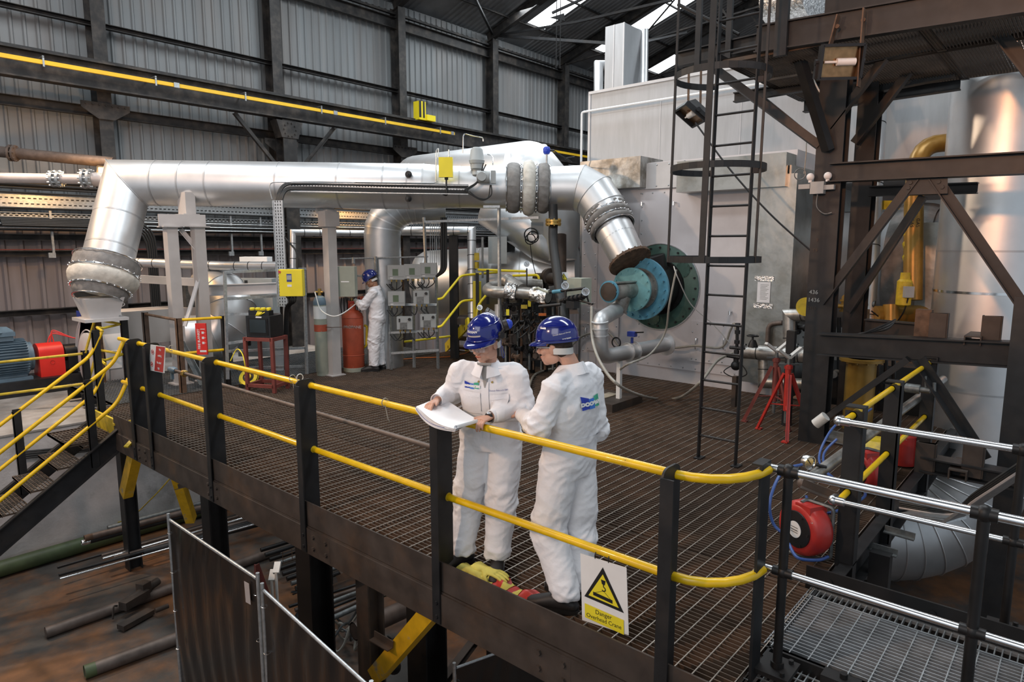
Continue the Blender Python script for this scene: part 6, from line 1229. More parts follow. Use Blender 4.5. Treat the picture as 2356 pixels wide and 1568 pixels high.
for i, (px, py) in enumerate([(1965, 740), (1990, 700), (2030, 725), (2070, 735), (2120, 720), (2150, 700), (1950, 690), (2140, 745), (1840, 760), (1845, 800), (1965, 900), (1940, 860), (2050, 900)]): blob(px, py, 9.2, .17, ['steel_dark', 'galv_dark', 'pipe_gas', 'lagging_old'][i % 4], 'valve')
for i in range(8): x = 1930+18*i; mb = MB(); mb.tube([PD(x, 730, 9.9), PD(x, 1010, 9.9)], .03, 8); obj('small_pipe', mb, 'steel_black', t)
mb = MB(); mb.cyl(PD(1975, 735, 9.2), PD(1975, 712, 9.2), .15, n=20); mb.ell(PD(1985, 700, 9.1), .07, 12, 8); obj('steel_pot', mb, 'lagging_old', t); mb = MB(); mb.cyl(PD(2010, 725, 9.1), PD(2180, 722, 9.3), .13, n=18); mb.cyl(PD(2050, 700, 9.0), PD(2050, 750, 9.0), .10, n=14); obj('yellowish_main', mb, 'pipe_gas', t)
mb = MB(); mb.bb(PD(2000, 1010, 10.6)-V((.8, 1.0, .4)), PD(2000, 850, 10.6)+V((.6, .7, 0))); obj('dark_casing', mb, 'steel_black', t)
for i in range(5): mb = MB(); mb.loft(smooth_path([PX(1890, 775, 7.75), PX(1930, 785-2*i, 7.8), PX(1990, 765, 7.9+.02*i), PX(2040, 745+3*i, 8.1), PX(2060, 735, 8.3)], 6), [.012]*25, 6); one('loose_cable', mb, 'galv_dark' if i % 2 else 'rubber', 'loose cable draped along the heavy beam, one of five', 'cable', 'loose cables on the heavy beam')
mb = MB(); mb.ring(PD(1732, 772, 9.0), Z_, .07, .010, 20, 6); mb.cyl(PD(1732, 772, 9.0), PD(1732, 800, 9.0), .015, n=8); mb.lathe(PD(1732, 798, 9.0), Z_, [(0, .07), (.06, .05), (.1, .03)], 12); mb.bar(PD(1732, 772, 9.0)-rh*.07, PD(1732, 772, 9.0)+rh*.07, .012, .008); one('handwheel_valve', mb, 'steel_black', 'black handwheel valve on the silver pipe run', 'valve')
mb = MB(); mb.tube([PX(1765, 812, 9.72), PX(1768, 745, 9.72), PX(1800, 742, 9.72)], .035, 10, fil=.12); one('brown_bend', mb, 'pipe_brown', 'small brown bent pipe on the dented corner panel', 'pipe'); mb = MB(); mb.lathe(PD(1855, 705, 8.6), (-X_), [(0, .12), (.03, .12)], 24); one('yellow_flange', mb, 'yellow_dirty', 'yellow round flange peeking out left of the column', 'flange')
mb = MB(); q = PD(1822, 760, 8.3); mb.bb((q.x-.04, q.y-.05, 0), (q.x+.04, q.y+.05, q.z)); one('short_post', mb, 'steel_dark', 'short dark post standing left of the chalk-marked column', 'post')
c = PY(1838, 343, pe+.06); c.z = ptop+.036; mb = MB(); mb.box(c, (.08, .08, .07), rzc); mb.box(c+V((0, 0, .045))-rh*.01, (.05, .05, .03), rzc); one('blue_plug', mb, 'blue', 'small blue plug box on top of the battered galvanised box', 'box')
# rusty beams/dirty upper panel behind right
mb = MB(); mb.prism([PD(2105, 215, 13), PD(2205, 215, 13), PD(2205, 330, 13), PD(2105, 330, 13)], (.2, .2, 0)); one('stained_panel', mb, 'wall_low', 'stained dirty panel behind the yellow gas bend', 'panel')
mb = MB(); mb.ib(PD(2190, 230, 12), PD(2090, 420, 12.4), .25, .25); one('slanting_beam', mb, 'steel_dark', 'slanting dark beam behind the gas bend', 'beam')
# ================= jack stands
def jack(q, lab, m, rz):
    t = thing('jack_stand', lab, 'jack stand', q, 'pipe jack stands'); h = .86
    for k in range(3): a = rz+2*PI*k/3; mb = MB(); mb.ang(q+V((.34*math.cos(a), .34*math.sin(a), 0)), q+V((.03*math.cos(a), .03*math.sin(a), h-.12)), .04, .04, .007); mb.box(q+V((.34*math.cos(a), .34*math.sin(a), .01)), (.07, .07, .015)); obj('leg', mb, m, t)
    mb = MB(); mb.cyl(q+V((0, 0, .3)), q+V((0, 0, h)), .035, n=14); mb.lathe(q+V((0, 0, h-.05)), Z_, [(0, .05), (.04, .05)], 8); obj('sleeve', mb, m, t)
    mb = MB()
    for k in range(3): a = rz+2*PI*k/3; b = a+2*PI/3; mb.bar(q+V((.20*math.cos(a), .20*math.sin(a), .35)), q+V((.0, .0, .37)), .025, .01)
    obj('stay', mb, m, t); mb = MB(); mb.cyl(q+V((0, 0, .15)), q+V((0, 0, h+.12)), .022, n=10); mb.bar(q+V((0, 0, h-.0))-rh*.12, q+V((0, 0, h))+rh*.12, .02, .02); obj('screw', mb, 'galv_dark', t)
    mb = MB(); tp = q+V((0, 0, h+.1)); dv = (rh*.8+V((0, 0, .0))+Y_*.3).normalized(); mb.bar(tp-V((0, 0, .02)), tp-dv*.17+V((0, 0, .09)), .05, .03); mb.bar(tp-V((0, 0, .02)), tp+dv*.17+V((0, 0, .09)), .05, .03); obj('v_head', mb, 'hose_white', t, 'pale V-shaped head')
jack(PZ(1805, 1000, 0)+V((0, 0, 0)), 'bright red tripod jack stand in front of the dark column', 'red', R(200)); jack(PZ(1778, 975, 0), 'duller red tripod jack stand just behind the bright one', 'red_oxide', R(230))
mb = MB(); q = PZ(1925, 1005, .03); mb.box(q+V((0, 0, .0)), (.5, .34, .015), Matrix.Rotation(.2, 3, 'Z') @ Matrix.Rotation(.08, 3, 'X')); one('scrap_sheet', mb, 'galv', 'bent silver sheet lying at the foot of the chalk-marked column', 'sheet')
# ================= people
from mathutils.bvhtree import BVHTree
def remeshed(mb, vox, smooth=3):
    me = bpy.data.meshes.new('tmp'); me.from_pydata([tuple(p) for p in mb.v], [], mb.f)
    bm = bmesh.new(); bm.from_mesh(me); bmesh.ops.recalc_face_normals(bm, faces=bm.faces); bm.to_mesh(me); bm.free()
    o = bpy.data.objects.new('tmp', me); sc.collection.objects.link(o)
    a = o.modifiers.new('r', 'REMESH'); a.mode = 'VOXEL'; a.voxel_size = vox
    b = o.modifiers.new('s', 'SMOOTH'); b.factor = .5; b.iterations = smooth
    dg = bpy.context.evaluated_depsgraph_get(); r = bpy.data.meshes.new_from_object(o.evaluated_get(dg)); bpy.data.objects.remove(o); bpy.data.meshes.remove(me); return r
def soft(name, me, m, parent):
    me.materials.clear()
    for k in (m if isinstance(m, (list, tuple)) else [m]): me.materials.append(M[k])
    me.polygons.foreach_set('use_smooth', [True]*len(me.polygons)); me.name = name; return mesh_obj(name, me, parent)
def bvh_of(me): return BVHTree.FromPolygons([v.co.copy() for v in me.vertices], [list(p.vertices) for p in me.polygons])
def decal(bv, c, right, up, w, h, name, m, par, poly=None, tp=0, off=.003, nu=16, nv=10):
    right = V(right).normalized(); n = right.cross(V(up)).normalized(); up = n.cross(right)
    def pj(a, b):
        a0, b0 = a-.5, b-.5
        p = c+right*a0*w*(1-tp*(1-b))+up*(b0*h if not poly else poly(a, b)*h); hit = bv.ray_cast(p+n*.25, -n, .6); return (hit[0]+n*off) if hit[0] else p
    mb = MB(); mb.grid(pj, nu, nv); return obj(name, mb, m, par, ang=80)
def decal_text(bv, s, c, right, up, h, m, par, off=.005, squeeze=1, bold=.0):
    t = text('lettering', s, m, c, right, up, h, None, depth=0, squeeze=squeeze, bold=bold); n = V(right).normalized().cross(V(up)).normalized(); me = t.data
    for v in me.vertices:
        hit = bv.ray_cast(v.co+n*.2, -n, .5)
        if hit[0]: v.co = hit[0]+n*off
    me.transform(Matrix.Translation(-WL[par.name])); t.parent = par; return t
def hand(mb, wr, d, pn, ts, curl=(.5, .6, .4), spread=.1, thumb=None, s=1.0, index=None):
    """wr wrist, d direction to the fingers, pn palm normal (the way the fingers curl), ts side the thumb is on"""
    d = V(d).normalized(); pn = V(pn); pn = (pn-d*pn.dot(d)).normalized(); sd_ = d.cross(pn); sd_ = sd_ if sd_.dot(V(ts)) > 0 else -sd_
    mb.loft([wr-d*.03, wr, wr+d*.03*s, wr+d*.07*s, wr+d*.092*s], [(.026*s, .020*s), (.027*s, .019*s), (.036*s, .017*s), (.042*s, .015*s), (.038*s, .012*s)], 14, up=pn)
    for k, (o, L) in enumerate(((.030, .92), (.010, 1.0), (-.010, .94), (-.029, .75))):
        p = wr+d*.082*s+sd_*o*s; a = -o*spread*12; c_ = curl if not (index and k == 0) else index; th = 0; P = [wr+d*.05*s+sd_*o*.8*s, p]; rr = [.0095*s, .0095*s]
        dd = (d+sd_*o*spread*20).normalized()
        for j, l in enumerate((.044, .028, .022)):
            th += c_[j]; q = dd*math.cos(th)+pn*math.sin(th); p = p+q*l*L*s; P.append(p); rr.append((.0090, .0082, .0062)[j]*s)
        mb.loft(P, rr, 10)
    t0 = wr+d*.02*s+sd_*.022*s; td = V(thumb).normalized() if thumb is not None else (d*.6+sd_*.65+pn*.35).normalized()
    t2 = (td+d*.35).normalized(); mb.loft([wr+d*.01*s, t0, t0+td*.038*s, t0+td*.038*s+t2*.03*s, t0+td*.038*s+t2*.052*s], [.014*s, .0135*s, .0115*s, .0100*s, .0065*s], 10)
def head(mb, c, hf, hu, s=1.0):
    hf = V(hf).normalized(); hu = V(hu); hu = (hu-hf*hu.dot(hf)).normalized(); hr = hf.cross(hu); rot = Matrix((hr, hf, hu)).transposed()
    def E(x, y, z, a, b, e): mb.ell(c+rot @ V((x, y, z))*s, (a*s, b*s, e*s), 20, 14, rot)
    E(0, -.012, .045, .076, .096, .082); E(0, .02, .0, .066, .070, .085); E(0, .035, -.055, .052, .055, .050); E(0, .060, -.088, .026, .026, .020)
    E(0, .078, .035, .055, .020, .016)                                       # brow
    for x in (-1, 1): E(x*.040, .058, -.018, .026, .028, .024); E(x*.030, .080, .012, .014, .011, .009); E(x*.077, -.008, -.002, .009, .022, .033); E(x*.080, -.016, .012, .007, .018, .014); E(x*.048, .01, -.06, .022, .05, .035)
    mb.loft([c+rot @ V(p)*s for p in ((0, .086, .025), (0, .100, .0), (0, .112, -.020), (0, .100, -.032))], [.010*s, .012*s, .016*s, .012*s], 12); E(-.012, .097, -.026, .010, .011, .009); E(.012, .097, -.026, .010, .011, .009)
    E(0, .086, -.050, .026, .014, .0065); E(0, .086, -.061, .023, .013, .0070); E(0, .080, -.074, .024, .014, .010)
    return rot
def helmet(par, c, rot, s=1.0, rib=True):
    """shell centred on c (rim plane), rot columns: right, front, up"""
    def W(x, y, z): return c+rot @ V((x, y, z))*s
    def f(a, b):
        th = 2*PI*a; ph = PI/2*(1-b); r = math.sin(ph)
        x, y = .118*r*math.cos(th), .150*r*math.sin(th); z = .145*math.cos(ph)**.85+(.0 if b > .03 else -.01)
        ridge = .006*math.exp(-(x/.022)**2)*(1 if b < .96 else 1)*min(1, (1-r)*4+.3)
        return W(x, y-.008, z+ridge-.012*(1-b)**8)
    mb = MB(); mb.grid(f, 48, 20); 
    o = obj('helmet', mb, 'helmet', par, ang=60)
    mb = MB()
    def g(a, b):
        th = PI*(.08+.84*a); rr = b; base = V((.118*math.cos(th), .150*math.sin(th)-.008, -.008)); out = V((math.cos(th)*.35, 1, 0)).normalized()
        w = .055*math.sin(PI*a)**.7; p = base+out*w*rr; p.z += -.022*rr*rr-.004; return W(*p)
    mb.grid(g, 24, 5); mb.grid(lambda a, b: g(a, b)-rot.col[2]*.004*s, 24, 5)
    obj('peak', mb, 'helmet', o, ang=70)
    mb = MB(); pts = [W(.120*math.cos(t), .152*math.sin(t)-.008, -.004) for t in [2*PI*k/40 for k in range(41)]]; mb.loft(pts, [.0045*s]*41, 6, False); obj('rim', mb, 'helmet', o)
    mb = MB()
    for sx in (-1, 1):
        pts = [W(sx*.112*math.cos(e)*.98, -.008+.10*math.sin(t)*1.35, 0) for e, t in ((0, 0),)]
        P = []
        for k in range(9):
            t = -.9+1.8*k/8; r = math.cos(.62); x = sx*.118*math.sin(PI/2-.55)*math.cos(t); y = .150*math.sin(PI/2-.55)*math.sin(t)-.008; z = .145*math.cos(PI/2-.55)**.85+.002; P.append(W(x, y, z))
        mb.loft(P, [.0035*s]*9, 6)
    obj('ridge', mb, 'helmet', o)
    return o
def person(name, label, J, skin='skin', s=1.0):
    t = thing(name, label, 'person', J['base']); f, r = V(J['f']).normalized(), V(J['r']).normalized()
    P = {k: V(v) for k, v in J.items() if isinstance(v, (V, tuple)) and len(v) == 3}
    pel, che, nb, hc = P['pelvis'], P['chest'], P['neck'], P['head']; hips = [pel+r*.095, pel-r*.095]
    # the body under the clothes, one skin
    mb = MB(); rot = head(mb, hc, J['hf'], J['hu'])
    mb.loft([nb-Z_*.06, nb, (nb+hc)*.5-V(J['hf'])*.025, hc-V(J['hf'])*.025], [.062, .056, .054, .056], 16)
    mb.loft([pel-Z_*.08, pel, (pel+che)*.5, che, nb-Z_*.05], [(.13, .09), (.15, .10), (.13, .09), (.15, .10), (.09, .06)], 20, up=f)
    for k, side in enumerate('RL'):
        sh, el, wr = P['sh'+side], P['el'+side], P['wr'+side]; mb.loft([nb-Z_*.06, sh], [.05, .05], 12); mb.loft([sh, el, wr], [.045, .036, .024], 12)
        if ('hand'+side) in J: hand(mb, wr, **J['hand'+side])
        kn, an = P['kn'+side], P['an'+side]; mb.loft([hips[k], kn, an], [.075, .05, .035], 12)
    body = soft('body', remeshed(mb, .0042, 2), skin, t)
    # coverall
    mb = MB(); lat = [pel-Z_*.10, pel-Z_*.02, pel+(che-pel)*.28, pel+(che-pel)*.5, che, che+(nb-che)*.62, nb-Z_*.005, nb+Z_*.03]
    wd = J.get('w', [(.198, .135), (.218, .152), (.198, .142), (.192, .136), (.212, .142), (.190, .114), (.095, .080), (.068, .066)])
    mb.loft(lat, wd, 28, up=f, power=2.3)
    jj = []
    for k, side in enumerate('RL'):
        sh, el, wr = P['sh'+side], P['el'+side], P['wr'+side]; m1 = (sh+el)/2; m2 = (el+wr)/2
        mb.ell(sh+V((0, 0, -.005)), (.078, .078, .070), 16, 10); mb.loft([nb-Z_*.045, sh+Z_*.0], [.070, .072], 16); mb.loft([sh, m1, el, el+(wr-el)*.15, m2, wr-(wr-el).normalized()*.015], [.082, .082, .076, .078, .066, .048], 18)
        mb.ell(el, .080, 14, 10)
        kn, an = P['kn'+side], P['an'+side]; hp = hips[k]; mb.loft([hp+Z_*.02, hp*.65+kn*.35, kn, kn*.5+an*.5, an+Z_*.05, an+Z_*.012], [.128, .125, .112, .104, .088, .088], 22); mb.ell(kn, .112, 14, 10)
        jj += [(el, .16), (kn, .20), (an, .16), (hp, .16), (sh, .12)]
    jj.append((pel+(che-pel)*.42, .14))
    me = remeshed(mb, .0085, 5); bmn = []
    sub = bmesh.new(); sub.from_mesh(me); sub.normal_update(); seed = J.get('seed', 0)
    for v in sub.verts:
        p = v.co; a = .18
        for q, rad in jj: a = max(a, 1-(p-q).length/rad/1.3)
        q = V((p.x*5+p.z*3, p.y*5-p.z*2.5, p.z*7+seed)); n_ = mnoise.noise(q); rg = 1-abs(n_)*2.6; q2 = V((p.x*13-p.z*9, p.y*13+p.z*7, p.z*15+seed*2)); n2 = 1-abs(mnoise.noise(q2))*2.4
        q3 = V((p.x*26+p.z*20, p.y*26-p.z*14, p.z*24+seed)); n3 = 1-abs(mnoise.noise(q3))*2.6
        v.co = p+v.normal*((rg*.016+n2*.012+n3*.0035)*min(1, a*1.25)+.008*mnoise.noise(p*4)-.004)
    sub.to_mesh(me); sub.free(); me.update()
    bv = bvh_of(me); ov = soft('coverall', me, 'coverall', t)
    for side in 'RL':
        an = P['an'+side]; td = V(J['toe'+side]).normalized(); b0 = V((an.x, an.y, 0))+td*.02; mb = MB()
        mb.loft([b0-td*.10+Z_*.03, b0-td*.08+Z_*.045, b0-td*.02+Z_*.06, b0+td*.07+Z_*.055, b0+td*.15+Z_*.040, b0+td*.205+Z_*.030, b0+td*.225+Z_*.026], [(.028, .024), (.040, .040), (.044, .055), (.047, .050), (.052, .037), (.043, .028), (.018, .016)], 18, up=Z_); mb.loft([b0+Z_*.05, b0+Z_*.14], [.046, .050], 16)
        bo = soft('boot', remeshed(mb, .007, 2), 'boot', t); mb = MB()
        mb.prism([b0+td*x+td.cross(Z_)*y+Z_*.002 for x, y in ((-.105, -.030), (-.06, -.046), (.05, -.050), (.15, -.057), (.21, -.042), (.236, 0), (.21, .042), (.15, .057), (.05, .050), (-.06, .046), (-.105, .030))], Z_*.024); obj('sole', mb, 'rubber', bo)
    # collar
    mb = MB(); cf = J.get('cf', f)
    for sx in (-1, 1):
        P3 = []
        def cg(a, b):
            th = PI*(-.02+.96*a)*sx; d_ = -f*math.cos(th)+r*math.sin(th); return nb+Z_*(.058-.070*b-.045*a)+d_*(.070+.045*b)+f*.01*b+f*.028*a*a
        mb.grid(cg, 14, 4); mb.grid(lambda a, b: cg(a, b)-Z_*.004+(-f*math.cos(PI*(-.02+.96*a)*sx)+r*math.sin(PI*(-.02+.96*a)*sx))*-.004, 14, 4)
    obj('collar', mb, 'coverall', ov, ang=80)
    for side in 'RL':
        wr, el = P['wr'+side], P['el'+side]; d_ = (wr-el).normalized(); mb = MB(); mb.lathe(wr-d_*.045, d_, [(0, .048), (.05, .045), (.05, .040), (.0, .040)], 20, caps=False); obj('cuff', mb, 'coverall', ov)
    # hair and helmet
    mb = MB(); mb.ell(hc+rot @ V((0, -.022, .030)), (.0795, .088, .080), 24, 14, rot); mb.ell(hc+rot @ V((0, -.052, -.018)), (.060, .052, .055), 18, 12, rot); obj('hair', mb, 'hair', t, ang=80)
    hm = helmet(t, hc+rot @ V(J.get('hoff', (0, -.012, .060))), rot, .93)
    mb = MB(); pts = [hc+rot @ V((.084*math.cos(a), -.018+.098*math.sin(a), -.000-.012*(1 if math.sin(a) < 0 else 0))) for a in [PI+PI*k/12 for k in range(13)]]
    mb.grid(lambda a, b: hc+rot @ V((.085*math.cos(PI+PI*a), -.018+.099*math.sin(PI+PI*a), -.030+.040*b-.010*math.sin(PI*a))), 24, 3); mb.grid(lambda a, b: hc+rot @ V((.082*math.cos(PI+PI*a), -.018+.096*math.sin(PI+PI*a), -.030+.040*b-.010*math.sin(PI*a))), 24, 3)
    obj('headband', mb, 'hose_white', hm, 'pale nape strap')
    # eyes: irises and brows
    for x in (-1, 1):
        mb = MB(); mb.ell(hc+rot @ V((x*.031, .083, .010)), (.010, .008, .006), 12, 8, rot); e = obj('eye', mb, 'white', body); mb = MB(); mb.ell(hc+rot @ V((x*.031, .0895, .009)), (.0045, .003, .0045), 10, 6, rot); obj('iris', mb, 'ink', body)
        mb = MB(); mb.loft([hc+rot @ V(p) for p in ((x*.012, .098, .034), (x*.030, .099, .040), (x*.050, .088, .034))], [.003, .004, .002], 6); obj('eyebrow', mb, 'hair', body)
    mb = MB(); mb.loft([hc+rot @ V(p) for p in ((-.024, .093, -.055), (0, .101, -.054), (.024, .093, -.055))], [.002, .0045, .002], 8); obj('lips', mb, 'cylinder_red', body)
    # clear safety glasses
    mb = MB(); mb.grid(lambda a, b: hc+rot @ V((.070*math.sin((a-.5)*2.4)/.93, .082+.034*math.cos((a-.5)*2.4), .030-.045*b)), 18, 4); g = obj('safety_glasses', mb, 'lens', t)
    mb = MB()
    for x in (-1, 1): mb.tube([hc+rot @ V((x*.070, .095, .018)), hc+rot @ V((x*.082, .02, .014)), hc+rot @ V((x*.080, -.03, .010))], .003, 6)
    mb.loft([hc+rot @ V((.070*math.sin((a-.5)*2.4)/.93, .083+.034*math.cos((a-.5)*2.4), .031)) for a in [k/12 for k in range(13)]], [.0022]*13, 6); obj('temple_arm', mb, 'hose_white', g)
    return t, ov, bv, hm, body, rot
lens = mat('lens', (.9, .95, 1), .04, 0, 0, alpha=.18)
def logo(bv, ov, c, right, up, w, par):
    h = w*.36; R_ = V(right).normalized(); U = V(up).normalized()
    # three flag-like blocks: dark blue wedge, mid blue, green
    decal(bv, c-R_*w*.30, R_, U, w*.36, h, 'logo_block', 'logo_blue', par, poly=lambda a, b: (b-.5)*(1.25-.35*a)+.10*(1-a)-.02, off=.008)
    decal(bv, c+R_*w*.02-U*h*.04, R_, U, w*.30, h, 'logo_block', 'logo_mid', par, poly=lambda a, b: (b-.5)*.92-.05, off=.008)
    decal(bv, c+R_*w*.33+U*h*.04, R_, U, w*.32, h, 'logo_block', 'logo_green', par, poly=lambda a, b: (b-.5)*(.92+.2*a)+.03, off=.008)
    decal_text(bv, 'DOOSAN', c+R_*w*.02-U*h*.06, R_, U, h*.30, 'white', par, off=.0105, squeeze=w/(h*.30)/5.6, bold=.003)
# -- first front worker, reading the drawings
f1 = V((-.86, -.50, 0)).normalized(); r1 = V((f1.y, -f1.x, 0))
nb1 = V((3.245, 3.045, 1.450)); hf1 = V((-.99, -.06, -.26)).normalized()
J1 = dict(base=(3.30, 3.06, 0), f=f1, r=r1, pelvis=V((3.33, 3.09, .95)), chest=V((3.285, 3.065, 1.27)), neck=nb1, head=nb1+f1*.075+Z_*.158, hf=hf1, hu=Z_,
    shR=nb1+r1*.185-Z_*.055, shL=nb1-r1*.185-Z_*.055, elR=PX(1040, 900, 3.22), elL=PX(1203, 938, 3.36), wrR=PX(1005, 920, 2.99), wrL=PX(1130, 958, 3.08),
    knR=V((3.245, 3.24, .50)), knL=V((3.32, 2.99, .50)), anR=PZ(1066, 1268, .09), anL=PZ(1145, 1282, .09), toeR=(-.9, .1, 0), toeL=(-.8, -.6, 0), seed=3, hoff=(0, -.012, .066))
J1['handR'] = dict(d=PX(978, 936, 2.86)-PX(1005, 920, 2.99), pn=(.1, -.3, -1), ts=-r1, curl=(.5, .5, .4), thumb=PX(1000, 946, 2.86)-PX(1001, 928, 2.96))
J1['handL'] = dict(d=PX(1094, 971, 2.94)-PX(1130, 958, 3.08), pn=(-.35, 0, -1), ts=r1, curl=(.55, .75, .5), index=(.05, .15, .1), spread=.12, thumb=PX(1084, 962, 2.97)-PX(1118, 960, 3.06))
p1, ov, bv, hm, bd, rot = person('person', 'person in white coverall and blue helmet with ear defenders reading drawings on the rail', J1)
up1 = (J1['neck']-J1['pelvis']).normalized()
logo(bv, ov, nb1+r1*.095-Z_*.125+f1*.1, -r1, up1, .105, ov)
decal_text(bv, 'Doosan Babcock E&P', nb1-r1*.09-Z_*.15+f1*.1, -r1, up1, .010, 'ink_blue', ov, off=.008)
def chestbox(dx, dz, w, h, nm, off=.004): return decal(bv, nb1+r1*dx+Z_*dz+f1*.1, -r1, up1, w, h, nm, 'coverall', ov, off=off, nu=10, nv=8)
chestbox(.095, -.185, .125, .035, 'pocket_flap', .009); chestbox(.095, -.25, .125, .12, 'pocket', .005); chestbox(-.095, -.195, .125, .035, 'pocket_flap', .009); chestbox(-.095, -.26, .125, .12, 'pocket', .005)
chestbox(.0, -.30, .05, .40, 'placket', .007)
decal(bv, nb1-Z_*.045+f1*.1, -r1, up1, .10, .17, 'shirt_front', 'shirt', ov, tp=.95, off=.010)
decal(bv, nb1-Z_*.30+f1*.02, -r1, up1, .42, .018, 'waist_seam', 'coverall', ov, off=.006, nu=24, nv=2)
for dx in (.045, -.048): c = bv.ray_cast(nb1+r1*dx-Z_*.095+f1*.4, -f1, .6)[0] or nb1; mb = MB(); mb.cyl(c, c+f1*.007, .007, n=12); obj('press_stud', mb, 'brass', ov)
# helmet details: logo plate, name strip, ear defenders
hc1 = J1['head']; hb = BVHTree.FromPolygons([v.co+WL[hm.name] for v in hm.data.vertices], [list(p.vertices) for p in hm.data.polygons])
fr1, rt1, uh1 = rot.col[1].copy(), rot.col[0].copy(), rot.col[2].copy()
cc = hc1+rot @ V((0, .10, .125)); nrm_r = -rt1
nn_ = (fr1*.95+uh1*.3)
rr_ = rt1 if rt1.cross(uh1).dot(fr1) > 0 else -rt1
decal(hb, cc+fr1*.05, rr_, uh1, .07, .030, 'logo_plate', 'ink_blue', hm, off=.003)
decal_text(hb, 'DOOSAN', cc+fr1*.05, rr_, uh1, .013, 'white', hm, off=.005, bold=.0008)
decal(hb, cc+fr1*.05-uh1*.028+rr_*.01, rr_, uh1, .095, .010, 'name_strip', 'pipe_white', hm, off=.003)
for sx in (-1, 1):
    e = hc1+rot @ V((sx*.108, -.085, .105))
    mb = MB(); ax = (rot.col[0]*sx-rot.col[1]*.8+rot.col[2]*.25).normalized(); mb.lathe(e, ax, [(0, .030), (.006, .036), (.030, .037), (.034, .030)], 20); ed = obj('ear_cup', mb, 'steel_dark', hm, 'black folded ear defender cup'); mb = MB(); mb.ell(e+ax*.034, (.030, .030, .034), 16, 10); obj('ear_shell', mb, 'blue', hm, 'bright blue ear defender shell')
    mb = MB(); q = hc1+rot @ V((sx*.108, -.035, .060)); mb.lathe(q, rot.col[0]*sx, [(0, .024), (.02, .024)], 16); mb.bar(q+rot.col[0]*sx*.01, e+ax*.02, .03, .014, up=ax); mb.bar(e+ax*.04, e+ax*.05-rot.col[1]*.03+rot.col[2]*.05, .008, .006); obj('ear_arm', mb, 'steel_dark', hm)
q = hc1+rot @ V((.115, -.03, .03)) if (rot.col[0].dot(RT) > 0) else hc1+rot @ V((-.115, -.03, .03))
mb = MB(); mb.loft(smooth_path([q, q-Z_*.06+f1*.0, q-Z_*.12+RT*.012, q-Z_*.10+RT*.022, q-Z_*.04+RT*.006], 6), [.0018]*25, 6); obj('glasses_cord', mb, 'ink_blue', hm)
# watch and ring
w0 = J1['wrL']; dl_ = (J1['wrL']-J1['elL']).normalized(); mb = MB(); mb.lathe(w0+dl_*.010, dl_, [(0, .031), (.018, .031)], 20); wt = obj('wristwatch', mb, 'steel_dark', p1); mb = MB(); mb.lathe(w0+dl_*.019+Z_*.026, Z_, [(0, .016), (.010, .015)], 16); obj('watch_face', mb, 'chrome', wt)
# drawings held on the rail
t = thing('drawings', 'sheaf of large white drawings curling over the yellow rail', 'papers', PX(1020, 950, 3.05))
c00, c10, c11, c01 = PX(960, 934, 3.03), PX(1018, 984, 2.90), PX(1100, 972, 2.98), PX(1010, 922, 3.20)
c00 = PX(959, 934, 2.86); c01 = PX(1012, 913, 3.12); c11 = PX(1097, 962, 3.02); c10 = PX(1050, 985, 2.68)
for k in range(5):
    def pf(a, b, k=k):
        # a along the length from the far hand to the near hand, b across
        e0 = c00*(1-b)+c01*b; e1 = c10*(1-b)+c11*b; p = e0*(1-a)+e1*a; mid = -.022*math.sin(PI*a)*(1-b)-.005*k*(1-b)*math.sin(PI*a)+.004*math.sin(6*a+k)
        return p+V((0, 0, mid-.0035*k))+FW*(.0)+V((-.02*(1-b)*math.sin(PI*a)-.004*k*(1-b), 0, 0))
    mb = MB(); mb.grid(pf, 20, 10); mb.grid(lambda a, b: pf(a, b)-Z_*.0012, 20, 10); obj('sheet', mb, 'paper', t, ang=80)
mb = MB(); mb.grid(lambda a, b: PX(1048, 984, 2.69)*(1-a)+PX(1096, 970, 2.92)*a+V((0, 0, .012*math.sin(2*PI*b)+.004))+V((.014*math.cos(2*PI*b), 0, 0)), 12, 14); obj('rolled_edge', mb, 'paper', t, ang=80)
mb = MB(); mb.loft([pf(a/10, .01)+V((-.003, 0, .016)) for a in range(0, 9)], [.0015]*9, 5); obj('blue_edge', mb, 'ink_blue', t)
# -- second front worker, leaning on the rail with his back to us
f2 = V((-.02, 1, 0)).normalized(); r2 = V((f2.y, -f2.x, 0)); nb2 = PX(1318, 848, 3.38)
hf2 = V((-.30, .95, -.10)).normalized()
J2 = dict(base=(3.36, 2.38, 0), f=f2, r=r2, pelvis=PX(1308, 1052, 3.38), chest=PX(1318, 930, 3.38), neck=nb2, head=PX(1277, 800, 3.32), hf=hf2, hu=V((0, 0, 1)),
    shR=nb2+r2*.175-Z_*.06-f2*.01, shL=nb2-r2*.185-Z_*.075, elR=PX(1372, 985, 3.58), elL=PX(1240, 980, 3.09), wrR=PX(1350, 990, 3.62)+V((-.15, .22, 0)), wrL=PX(1240, 984, 3.09)+V((.12, .24, .02)),
    knR=PX(1335, 1215, 3.44), knL=PX(1262, 1215, 3.22), anR=PX(1330, 1345, 3.32), anL=PX(1300, 1355, 3.14), toeR=(-.1, 1, 0), toeL=(-.35, .9, 0), seed=9, hoff=(0, -.012, .062))
J2['anL'].z = J2['anR'].z = .09
J2['handR'] = dict(d=(-.8, .4, 0), pn=(0, -.2, -1), ts=(-.3, .9, 0)); J2['handL'] = dict(d=(.6, .7, 0), pn=(0, -.2, -1), ts=(.3, .9, 0))
p2, ov, bv, hm, bd, rot = person('person', 'person in white coverall and blue helmet leaning on the rail with back turned', J2)
up2 = (J2['neck']-J2['pelvis']).normalized(); lc = J2['chest']-f2*.1+r2*.0+Z_*.035
logo(bv, ov, lc+r2*.0, r2, up2, .19, ov)
